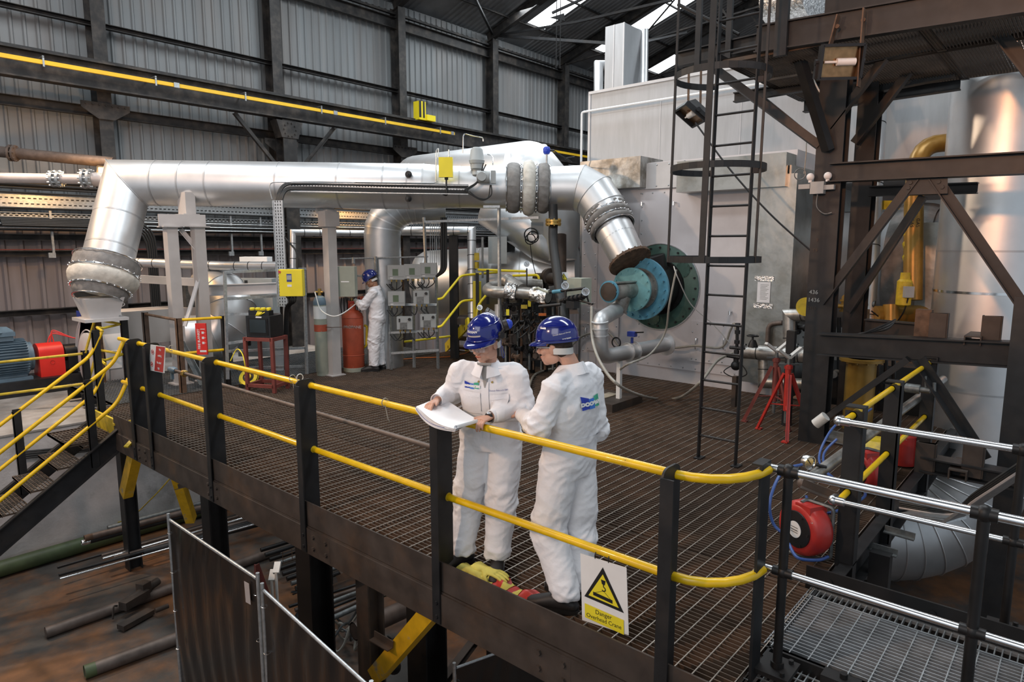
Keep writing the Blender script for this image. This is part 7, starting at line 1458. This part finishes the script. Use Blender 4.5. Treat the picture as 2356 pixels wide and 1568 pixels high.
hb = BVHTree.FromPolygons([v.co+WL[hm.name] for v in hm.data.vertices], [list(p.vertices) for p in hm.data.polygons]); hc2 = J2['head']
bk = (-FW-Z_*.1).normalized(); rk = RT
decal(hb, PD(1254, 766, 3.9), rk, Z_, .032, .011, 'white_label', 'white', hm, off=.006); decal_text(hb, 'Doosan Babcock Energy', PD(1298, 777, 3.9), (rk+Z_*.22).normalized(), Z_, .008, 'white', hm, off=.004); decal_text(hb, 'DOOSAN', PD(1310, 789, 3.9), (rk+Z_*.22).normalized(), Z_, .009, 'white', hm, off=.004, bold=.0005)
decal(bv, J2['pelvis']+(J2['chest']-J2['pelvis'])*.42-f2*.05, r2, Z_, .34, .035, 'waistband', 'coverall', ov, off=.010, nu=30, nv=3)
# -- far worker at the propane cylinder
b3 = PZ(872, 851, 0); f3 = V((-.64, .77, 0)).normalized(); r3 = V((f3.y, -f3.x, 0)); nb3 = b3+Z_*1.50+f3*.02
def L3(x, y, z): return b3+r3*x+f3*y+Z_*z
J3 = dict(base=b3, f=f3, r=r3, pelvis=L3(0, 0, .97), chest=L3(0, .0, 1.28), neck=nb3, head=nb3+f3*.08+Z_*.135, hf=(f3*.85-Z_*.5-V((FW.x, FW.y, 0))*.12).normalized(), hu=Z_,
    shR=nb3+r3*.185-Z_*.06, shL=nb3-r3*.185-Z_*.06, elR=L3(.24, .17, 1.26), elL=L3(-.22, .20, 1.20), wrR=L3(.06, .32, 1.30), wrL=L3(-.08, .36, 1.27),
    knR=L3(.10, .03, .52), knL=L3(-.10, .05, .52), anR=L3(.10, -.02, .09), anL=L3(-.11, .06, .09), toeR=f3+r3*.3, toeL=f3-r3*.1, seed=21)
J3['handR'] = dict(d=f3*.9-Z_*.2, pn=-Z_, ts=-r3, curl=(.5, .6, .4)); J3['handL'] = dict(d=f3*.9-Z_*.3, pn=-Z_, ts=r3, curl=(.5, .6, .4))
p3, ov, bv, hm, bd, rot = person('person', 'person in white coverall and red gloves bending over the propane cylinder', J3, 'skin_dark')
for sd_, s_ in (('R', 1), ('L', -1)):
    w0 = J3['wr'+sd_]; mb = MB(); hand(mb, w0, d=J3['hand'+sd_]['d'], pn=-Z_, ts=J3['hand'+sd_]['ts'], curl=(.5, .6, .4), s=1.25)
    gl = soft('glove', remeshed(mb, .006, 2), 'skin_glove_red', p3); gl['label'] = 'red work glove'
    mb = MB(); d_ = (J3['wr'+sd_]-J3['el'+sd_]).normalized(); mb.lathe(w0-d_*.06, d_, [(0, .058), (.09, .042)], 16); obj('gauntlet', mb, 'cylinder_red' if s_ > 0 else 'box_grey', p3)
decal(bv, nb3-r3*.08-Z_*.15+f3*.1, -r3, Z_, .09, .03, 'logo_block', 'logo_mid', ov)

# ================= signs and small things on the railing
t = thing('crane_sign', 'white sign with yellow triangle hanging from the middle rail, warning of the overhead crane', 'sign', PX(1390, 1370, 2.98))
xs_ = 2.985; a, b, c_, d_ = PX(1336, 1272, xs_), PX(1442, 1305, xs_), PX(1447, 1460, xs_), PX(1340, 1425, xs_)
R2 = (b-a).normalized(); U2 = (a-d_).normalized(); mb = MB(); mb.prism([a, b, c_, d_], V((-.003, 0, 0))); obj('plate', mb, 'white', t)
w_ = (b-a).length; h_ = (a-d_).length; n2 = -X_; o_ = a+V((-.004, 0, 0))
def SP(u, v): return o_+(b-a)*u+(d_-a)*v
mb = MB(); mb.prism([SP(.50, .10), SP(.93, .66), SP(.07, .62)], n2*.001); obj('black_triangle', mb, 'ink', t)
mb = MB(); mb.prism([p+n2*.0015 for p in (SP(.50, .20), SP(.83, .61), SP(.17, .58))], n2*.001); obj('yellow_triangle', mb, 'sign_yellow', t)
mb = MB(); mb.prism([p+n2*.003 for p in (SP(.08, .72), SP(.93, .76), SP(.93, .97), SP(.08, .93))], n2*.001); obj('caption_panel', mb, 'sign_yellow', t)
q3 = n2*.003; mb = MB(); mb.prism([p+q3 for p in (SP(.28, .50), SP(.70, .53), SP(.70, .58), SP(.28, .55))], n2*.001); mb.prism([p+q3 for p in (SP(.46, .28), SP(.56, .285), SP(.54, .35), (SP(.48, .345)))], n2*.001)
hk = [SP(.51, .34), SP(.51, .38), SP(.55, .40), SP(.55, .43), SP(.51, .445), SP(.475, .43)]
for i in range(5): mb.bar(hk[i]+q3, hk[i+1]+q3, .006, .001, up=n2)
mb.bar(SP(.51, .44)+q3, SP(.32, .505)+q3, .002, .001, up=n2); mb.bar(SP(.51, .44)+q3, SP(.66, .53)+q3, .002, .001, up=n2); obj('crane_hook_symbol', mb, 'ink', t)
text('lettering', 'Danger', 'ink', SP(.50, .79)+n2*.004, R2, U2, .026, t); text('lettering', 'Overhead Crane', 'ink', SP(.50, .88)+n2*.004, R2, U2, .024, t)
mb = MB()
for u in (.33, .62): q = SP(u, .02); mb.ring(q+V((.03, 0, .02)), Y_, .032, .003, 16, 5)
obj('cable_tie', mb, 'ink', t)
t = thing('no_smoking_sign', 'red and white no smoking sign on the post near the stair head', 'sign', PX(363, 825, 3.0))
xs_ = 2.93; a, b, c_, d_ = PX(347, 792, xs_), PX(381, 797, xs_), PX(379, 858, xs_), PX(343, 851, xs_); R2 = (b-a).normalized(); U2 = (a-d_).normalized(); o_ = a+V((-.004, 0, 0)); mb = MB(); mb.prism([a, b, c_, d_], V((-.003, 0, 0))); obj('plate', mb, 'white', t)
mb = MB(); mb.prism([SP(.40, .03), SP(.98, .02), SP(.98, .97), SP(.40, .97)], n2*.001); obj('red_panel', mb, 'sign_red', t)
for v in (.27, .74): c = SP(.20, v)+n2*.002; mb = MB(); r_ = .026; mb.ring(c, n2, r_, .003, 24, 4); mb.bar(c+R2*r_*.7+U2*r_*.7, c-R2*r_*.7-U2*r_*.7, .005, .002, up=n2); obj('prohibition_ring', mb, 'sign_red', t); mb = MB(); mb.bar(c-R2*.014+U2*.002, c+R2*.014-U2*.002, .005, .001, up=n2); obj('cigarette_symbol', mb, 'ink', t)
for k, s_ in enumerate(('No', 'smoking', 'No naked', 'light')): text('lettering', s_, 'white', SP(.69, (.15, .37, .64, .85)[k])+n2*.003, R2, U2, .026, t, squeeze=.8 if k else 1)
mb = MB(); a = PX(335, 812, 3.3); mb.box(a, (.16, .004, .10)); one('blank_sign', mb, 'pipe_white', 'small blank white plate behind the no smoking sign', 'sign')
# gloves and vest on the grating
q = PZ(1100, 1325, .04); t = thing('work_gloves', 'pair of yellow rigger gloves lying by the toe plate', 'gloves', q)
for k, o in enumerate((V((0, 0, 0)), V((.05, -.09, .02)))):
    mb = MB(); hand(mb, q+o+V((.02, .10, .0)), d=V((.05, -1, .02+.05*k)), pn=(0, 0, -1), ts=(-1, 0, 0), curl=(.15, .25, .2), s=1.25); mb.loft([q+o+V((.02, .10, 0)), q+o+V((.03, .19, 0))], [(.045, .02), (.055, .022)], 14); obj_ = soft('glove', remeshed(mb, .006, 2), 'glove_yellow', t)
q = PZ(1178, 1362, .01); t = thing('safety_vest', 'crumpled red and yellow high visibility vest on the grating', 'vest', q)
mb = MB(); mb.grid(lambda a, b: q+V(((a-.5)*.18+.02*math.sin(9*b), (b-.5)*.42, .035+.03*mnoise.noise(V((a*3, b*6, 1)))-.03*abs(a-.5)*2)), 14, 26); obj('cloth', mb, 'sign_red', t, ang=80)
mb = MB()
for b0 in (.30, .52, .86): mb.grid(lambda a, b: q+V(((a-.5)*.182+.02*math.sin(9*(b0+b*.14)), (b0+b*.14-.5)*.42, .039+.03*mnoise.noise(V((a*3, (b0+b*.14)*6, 1)))-.03*abs(a-.5)*2)), 14, 6)
obj('reflective_stripes', mb, 'glove_yellow', t, ang=80)
# ================= hose reels by the right edge
def reel(name, lab, c, ax, r, wdt, g='hose reels'):
    t = thing(name, lab, 'hose reel', V((c.x, c.y, 0)), g); ax = V(ax).normalized(); x, u = frame(ax)
    mb = MB(); mb.lathe(c-ax*wdt/2, ax, [(0, r*.62), (.0, r*.80), (.02, r*.95), (.05, r), (wdt-.05, r), (wdt-.02, r*.95), (wdt, r*.80), (wdt, r*.6)], 40); mb.bar(c+Z_*r*.70-x*r*.15, c+Z_*r*.72+x*r*.55, wdt*.9, r*.5, up=Z_); obj('drum_case', mb, 'red_worn', t, ang=45)
    mb = MB(); mb.lathe(c-ax*(wdt/2+.012), ax, [(0, r*.55), (.004, r*.66), (.02, r*.68)], 36); mb.lathe(c+ax*(wdt/2-.01), ax, [(0, r*.68), (.016, r*.66), (.02, r*.55)], 36); mb.bolts(c-ax*(wdt/2+.014), -ax, r*.6, 6, .008, .006); obj('side_cover', mb, 'black_plastic', t)
    mb = MB(); mb.lathe(c-ax*(wdt/2+.014), -ax, [(0, r*.30), (.003, r*.30)], 28); obj('round_label', mb, 'white', t)
    for k in (-1, 0, 1): mb = MB(); mb.bar(c-ax*(wdt/2+.018)+Z_*(.018*k)-ax.cross(Z_)*r*.16, c-ax*(wdt/2+.018)+Z_*(.018*k)+ax.cross(Z_)*r*.16, .002, .006 if k else .012, up=ax); obj('label_line', mb, 'ink', t)
    mb = MB(); mb.tube([c+Z_*r*.98-ax*wdt*.3, c+Z_*r*1.05, c+Z_*r*.95+V((.0, -.18, 0)), V((c.x, c.y-.18, .05)), V((c.x, c.y-.05, .02)), V((c.x, c.y+.1, .02))], .014, 6, fil=.03); obj('bracket', mb, 'galv_dark', t); return t
c = PD(1855, 1208, 5.0); c = PX(1853, 1212, 4.85); reel('hose_reel', 'nearest red hose reel on the grating beside the toe plate', V((c.x, c.y, max(c.z, .21))), (.88, -.47, 0), .20, .17)
c = PX(1988, 1090, 6.55); reel('hose_reel', 'second red hose reel behind the flat railing post', V((c.x, c.y, .22)), (.80, -.60, 0), .20, .17)
c = PX(2080, 1005, 7.7); mb = MB(); mb.lathe(V((c.x, c.y, .02)), Z_, [(0, .13), (.3, .13), (.34, .08)], 24); one('red_drum', mb, 'red_worn', 'small red drum far along the side railing', 'drum')
c = PX(2020, 1000, 7.2); mb = MB(); mb.lathe(V((c.x, c.y, .0)), Z_, [(0, .17), (.30, .19), (.36, .12)], 18); one('yellow_tub', mb, 'yellow_dirty', 'chipped yellow tub behind the long grey pipe', 'tub')
a = PX(1848, 1112, 4.95); b = PX(2170, 872, 8.6); mb = MB(); mb.cyl(a, b, .042, n=16); lp = one('long_grey_pipe', mb, 'lagging_old', 'long dull grey pipe rising beside the side railing', 'pipe'); mb = MB(); mb.ell(a, .045, 14, 10); d_ = (b-a).normalized(); mb.lathe(a+d_*1.9, d_, [(0, .046), (.08, .046)], 14); obj('end_cap', mb, 'pipe_brown', lp)
mb = MB(); mb.ang(PX(1845, 1118, 4.9), PX(1920, 1148, 4.9), .06, .06); one('pipe_bracket', mb, 'steel_brown', 'brown angle bracket under the end of the long grey pipe', 'bracket')
mb = MB(); mb.cyl(PX(2065, 890, 7.2), PX(2140, 898, 7.2), .028, n=10); mb.lathe(PX(2100, 893, 7.2), -Y_, [(-.06, .045), (.06, .045)], 10); mb.cyl(PX(2130, 900, 7.2), PX(2130, 865, 7.2), .010, n=8); mb.cyl(PX(2150, 905, 7.2), PX(2150, 880, 7.2), .016, n=8); one('drain_valve', mb, 'galv_dark', 'small tap and fitting sticking out above the side railing', 'valve')
for i, pts in enumerate([[PX(1845, 1068, 5.0), PX(1800, 1085, 4.8), PX(1772, 1150, 4.6), PX(1780, 1205, 4.6), PX(1815, 1235, 4.6)], [PX(1925, 1010, 6.4), PX(1895, 1045, 6.2), PX(1905, 1090, 6.0), PX(1940, 1120, 6.0)], [PX(1940, 960, 6.8), PX(1905, 1000, 6.5), PX(1885, 1060, 6.2), PX(1930, 1110, 6.0)], [PX(1855, 1140, 5.2), PX(1870, 1180, 5.1), PX(1915, 1178, 5.0), PX(1960, 1160, 5.3), PX(1990, 1140, 5.6), PX(1985, 1120, 6.0)], [PX(2005, 940, 7.4), PX(1970, 970, 7.0), PX(1965, 1020, 6.8), PX(1990, 1050, 6.7)], [PX(1815, 1250, 4.7), PX(1835, 1282, 4.6), PX(1880, 1288, 4.7), PX(1905, 1280, 4.8)]]):
    hose('blue_air_hose', ['blue air hose looping from the round gauge to the near reel', 'blue air hose in the coil behind the first flat post', 'blue air hose climbing behind the coil', 'blue air hose curving over the grating between the reels', 'blue air hose dangling near the yellow tub', 'blue air hose curling under the nearest reel'][i], pts, .011, 'blue_hose')
# cable ladder at the far right below the rails
t = thing('low_cable_tray', 'galvanised cable tray with black cables beyond the far bright handrail', 'cable tray', PX(2300, 1130, 5.6)); mb = MB(); mb.bar(PX(2080, 1180, 6.0), PX(2200, 1195, 5.8), .22, .02); mb.bar(PX(2190, 1195, 5.8), PX(2390, 1060, 5.6), .22, .02); obj('tray', mb, 'galv', t)
for k in range(4): mb = MB(); mb.loft(smooth_path([PX(2070, 1155+4*k, 5.9), PX(2190, 1170+4*k, 5.75), PX(2250, 1130+5*k, 5.6), PX(2390, 1035+6*k, 5.5)], 6), [.012]*19, 6); obj('cable', mb, 'rubber' if k < 3 else 'pipe_white', t)
for px, py, x in ((2060, 1220, 5.8), (2020, 1258, 5.5)): mb = MB(); mb.ang(PX(px-25, py, x), PX(px+45, py+20, x), .05, .05); one('angle_arm', mb, 'galv_dark', 'short steel arm sticking out over the curved duct, the %s one' % ('upper' if py < 1230 else 'lower'), 'bracket')
mb = MB(); a = PX(2030, 1200, 5.4); mb.bb((a.x, a.y-.07, -2.2), (a.x+.1, a.y+.07, -.05)); one('structure_column', mb, 'steel_dark', 'dark upright with slots in front of the curved duct', 'column')
# ================= shop floor below
FZ = -2.2
def fl(px, py, z=FZ+.04): return PZ(px, py, z)
def screen(name, lab, p0, p1, x, m='curtain', z1=None, posts=True):
    a = PX(*p0, x[0]); b = PX(*p1, x[1]); t = thing(name, lab, 'welding screen', V(((a.x+b.x)/2, (a.y+b.y)/2, FZ))); d = (b-a); dh = V((d.x, d.y, 0)).normalized(); nn = dh.cross(Z_)
    top = max(a.z, b.z)
    mb = MB()
    def f(u, v): p = a+(b-a)*u; zb = FZ+.12; return V((p.x, p.y, p.z*(1-v)+zb*v))+nn*(.012*mnoise.noise(V((u*9, v*4, 2)))+.006*math.sin(u*40+3*math.sin(v*5)))
    mb.grid(f, 50, 30); mb.grid(lambda u, v: f(u, v)+nn*.003, 50, 30); obj('curtain', mb, m, t, ang=80)
    for q in (a, b): mb = MB(); e = q+dh*(-.02 if q is a else .02); mb.cyl((e.x, e.y, FZ), (e.x, e.y, q.z+.05), .014, n=10); mb.bar((e.x-.25*nn.x, e.y-.25*nn.y, FZ+.02), (e.x+.25*nn.x, e.y+.25*nn.y, FZ+.02), .03, .03); obj('post', mb, 'galv', t)
    mb = MB(); mb.cyl(a, b, .012, n=10); obj('top_tube', mb, 'galv', t)
    for k in range(6):
        for q in (a, b): p = V((q.x, q.y, q.z-.12-.36*k)); mb = MB(); mb.ring(p, Z_, .024, .003, 12, 5); obj('ring', mb, 'chrome', t)
    return t, a, b, dh, nn
t, a, b, dh, nn = screen('welding_screen', 'tall dark welding screen with a white label near its corner', (390, 1195), (590, 1330), (2.2, 2.2))
lbl = PX(569, 1362, 2.18); mb = MB(); P_ = [PX(562, 1336, 2.17), PX(573, 1342, 2.17), PX(577, 1390, 2.17), PX(566, 1384, 2.17)]; mb.prism(P_, V((-.002, 0, 0))); obj('label', mb, 'pipe_white', t, 'white printed label')
screen('welding_screen', 'second dark welding screen nearer the middle of the picture', (607, 1358), (850, 1580), (2.2, 2.2)); screen('welding_screen', 'black screen under the platform behind the crossed braces', (1050, 1535), (1300, 1445), (3.4, 4.6), m='curtain')
random.seed(11)
def fpipe(p0, p1, r, m, lab, z=None, cap=None, cat='pipe', nm='steel_pipe', grp=None, z2=None):
    z = FZ+r if z is None else z; a = PZ(*p0, z); b = PZ(*p1, z if z2 is None else z2); mb = MB(); mb.pipe(a, b, r, max(.004, r*.15), 18 if r > .03 else 10); o = one(nm, mb, m, lab, cat, grp)
    if cap: mb = MB(); d = (b-a).normalized(); mb.lathe(a-d*.01, d, [(0, r*1.03), (.10, r*1.03)], 14, caps=False); obj('end_cap', mb, cap, o)
    return o
mb = MB(); mb.cyl((.5, 10.85, -2.09), (7, 10.85, -2.09), .11, n=20); one('steel_pipe', mb, 'pipe_green', 'thick olive green pipe lying along the plinth wall', 'pipe')
fpipe((105, 1455), (640, 1265), .065, 'pipe_brown', 'long brown pipe in front of the rusty clamp'); fpipe((197, 1545), (620, 1390), .07, 'pipe_brown', 'lowest long brown pipe with a green end', cap='pipe_green')
z = FZ+.35
fpipe((190, 1248), (640, 1128), .04, 'steel_dark', 'dark tube with silver tape on its end in the upper rack', z, 'foil'); fpipe((196, 1238), (650, 1118), .045, 'pipe_brown', 'dull tube with rusty end in the upper rack', z+.06, 'rust'); fpipe((248, 1215), (660, 1105), .04, 'galv_dark', 'topmost grey tube in the upper rack', z+.1)
z = FZ+.22
for i, (p0, p1, r, m) in enumerate([((234, 1278), (640, 1160), .022, 'pipe_brown'), ((236, 1285), (655, 1165), .026, 'chrome'), ((262, 1282), (660, 1172), .022, 'pipe_brown'), ((132, 1305), (660, 1150), .018, 'steel_dark'), ((135, 1322), (650, 1180), .022, 'steel_dark'), ((138, 1331), (640, 1190), .014, 'chrome'), ((330, 1270), (690, 1180), .05, 'steel_dark')]):
    fpipe(p0, p1, r, m, ['thin rusty tube on top of the lower bundle', 'bright chromed tube in the lower bundle', 'coppery tube beside the chromed one', 'dark thin bar reaching far out of the bundle', 'grey bar sticking out under the dark one', 'short shiny thin bar ending first on the floor', 'thick dark tube at the back of the lower bundle'][i], z+.02*(i % 3), grp='bars in the lower rack')
for i in range(9): fpipe((600+10*i, 1265+11*i), (860+8*i, 1185+10*i), .03, ['steel_black', 'steel_dark', 'steel_black', 'galv_dark'][i % 4], 'black bar in the pile under the platform', FZ+.2+.03*(i % 2), grp='black bars piled under the platform', nm='steel_bar', cat='bar')
fpipe((815, 1452), (1010, 1365), .085, 'pipe_brown', 'big open pipe pointing left through the yellow brace', FZ+1.0)
for i in range(6): fpipe((665+14*i, 1395+8*i), (900+5*i, 1318+6*i), .018+.006*(i % 3), ['steel_dark', 'pipe_brown', 'galv_dark'][i % 3], 'thin rod in the stack beside the tangled hoses', FZ+.4+.03*i, grp='thin rods by the tangled hoses', nm='thin_rod', cat='bar')
t = thing('tangled_hoses', 'tangle of dull grey cables and hoses on the floor under the platform', 'hoses', fl(770, 1450))
for i in range(9):
    c = fl(740+15*i, 1425+12*(i % 4), FZ+.25); mb = MB(); rr = .12+.03*(i % 3); mb.loft(smooth_path([c+V((rr*math.cos(q+i), rr*math.sin(q+i)*.8, .12*math.sin(2*q+i))) for q in [k*.7 for k in range(8)]], 6), [.013]*43, 6); obj('hose', mb, 'hose_grey' if i % 2 else 'galv_dark', t)
for i, (px, py) in enumerate(((690, 1360), (748, 1325), (905, 1470))):
    c = fl(px, py, FZ+.6); mb = MB(); mb.ring(c, V((.3, .3, 1)), .09, .010, 20, 6); mb.bar(c-X_*.09, c+X_*.09, .012, .01); mb.bar(c-Y_*.09, c+Y_*.09, .012, .01); mb.cyl(c, c-Z_*.25, .015, n=8); mb.ell(c-Z_*.3, .07, 12, 8); one('valve', mb, 'steel_dark', ['old handwheel valve nearest the second dark screen', 'old handwheel valve by the black bars', 'old valve body behind the open pipe'][i], 'valve')
t = thing('rusty_clamp', 'rusty pipe clamp assembly lying on the long brown pipe', 'clamp', fl(320, 1400)); c = fl(310, 1378, FZ+.15); mb = MB(); mb.box(c, (.35, .12, .10), Matrix.Rotation(.4, 3, 'Z')); mb.box(c+V((.15, .12, .05)), (.12, .12, .14), Matrix.Rotation(.4, 3, 'Z')); mb.cyl(c+V((-.1, 0, 0)), c+V((.35, .2, .03)), .05, n=12); mb.tube([c+V((-.2, 0, 0)), c+V((-.25, -.05, .04)), c+V((-.27, -.05, -.12))], .012, 6, fil=.03); obj('clamp_body', mb, 'steel_brown', t); mb = MB(); mb.box(c+V((-.1, -.3, -.1)), (.4, .12, .06), Matrix.Rotation(.3, 3, 'Z')); mb.cyl(c+V((.1, -.35, -.06)), c+V((.25, -.35, -.06)), .03, n=10); obj('jaw', mb, 'steel_brown', t)
for i in range(4): mb = MB(); mb.tube([PY(40, 1040+5*i, 10.96), PY(200, 1025+4*i, 10.95), PY(330, 1015+4*i, 10.96)], .014, 6); one('plinth_cable', mb, 'rubber', 'black cable fixed along the plinth wall, one of four', 'cable', 'black cables on the plinth wall')
hose('yellow_lead', 'thin yellow cable sagging under the platform in front of the plinth wall', [PX(400, 1090, 3.4), PX(350, 1145, 3.4), PX(290, 1195, 3.4), PX(210, 1208, 3.3), PX(130, 1210, 3.2)], .008, 'yellow_dirty', cat='cable')
mb = MB(); P0, P1 = fl(650, 1270, FZ+.5), fl(860, 1190, FZ+.5)
for k in range(12): p = P0+(P1-P0)*(k/11); mb.cyl(p, p-Z_*.15, .005, n=5)
for z in (0, -.05, -.10, -.15): mb.cyl(P0+Z_*z, P1+Z_*z, .005, n=5)
one('mesh_strip', mb, 'rust', 'strip of rusty wire mesh lying beyond the dark bars', 'mesh')
mb = MB(); c = fl(1125, 1440, FZ+.5); mb.box(c, (.16, .16, .10)); mb.cyl(c, c-Z_*.45, .03, n=10); mb.box((c.x, c.y, FZ+.02), (.25, .25, .04)); one('trestle_post', mb, 'steel_dark', 'small steel trestle post on the floor under the platform', 'stand')
mb = MB(); c = fl(1160, 1465, FZ+.3); mb.box(c, (.10, .08, .10)); one('small_tin', mb, 'galv', 'small silver box beside the trestle post', 'box')
for i, (px, py) in enumerate(((635, 1318), (625, 1335))): c = PX(px, py, 2.6); mb = MB(); mb.bar(c, c+V((.05, .05, .06)), .05, .03); mb.cyl(c-Z_*.0, c-Z_*1.4, .012, n=8); one('clamp_head', mb, 'hose_white', 'pale jack head peeking over the dark screens, the %s one' % ('upper' if i == 0 else 'lower'), 'clamp')
mb = MB(); c = fl(600, 1500, FZ+.3); mb.ang(c, c+V((.05, .1, .9)), .04, .04); mb.ang(c+V((.3, 0, -.2)), c+V((.05, .1, .9)), .04, .04); one('jack_stand', mb, 'red_oxide', 'dark red stand leg glimpsed between the two screens', 'stand')
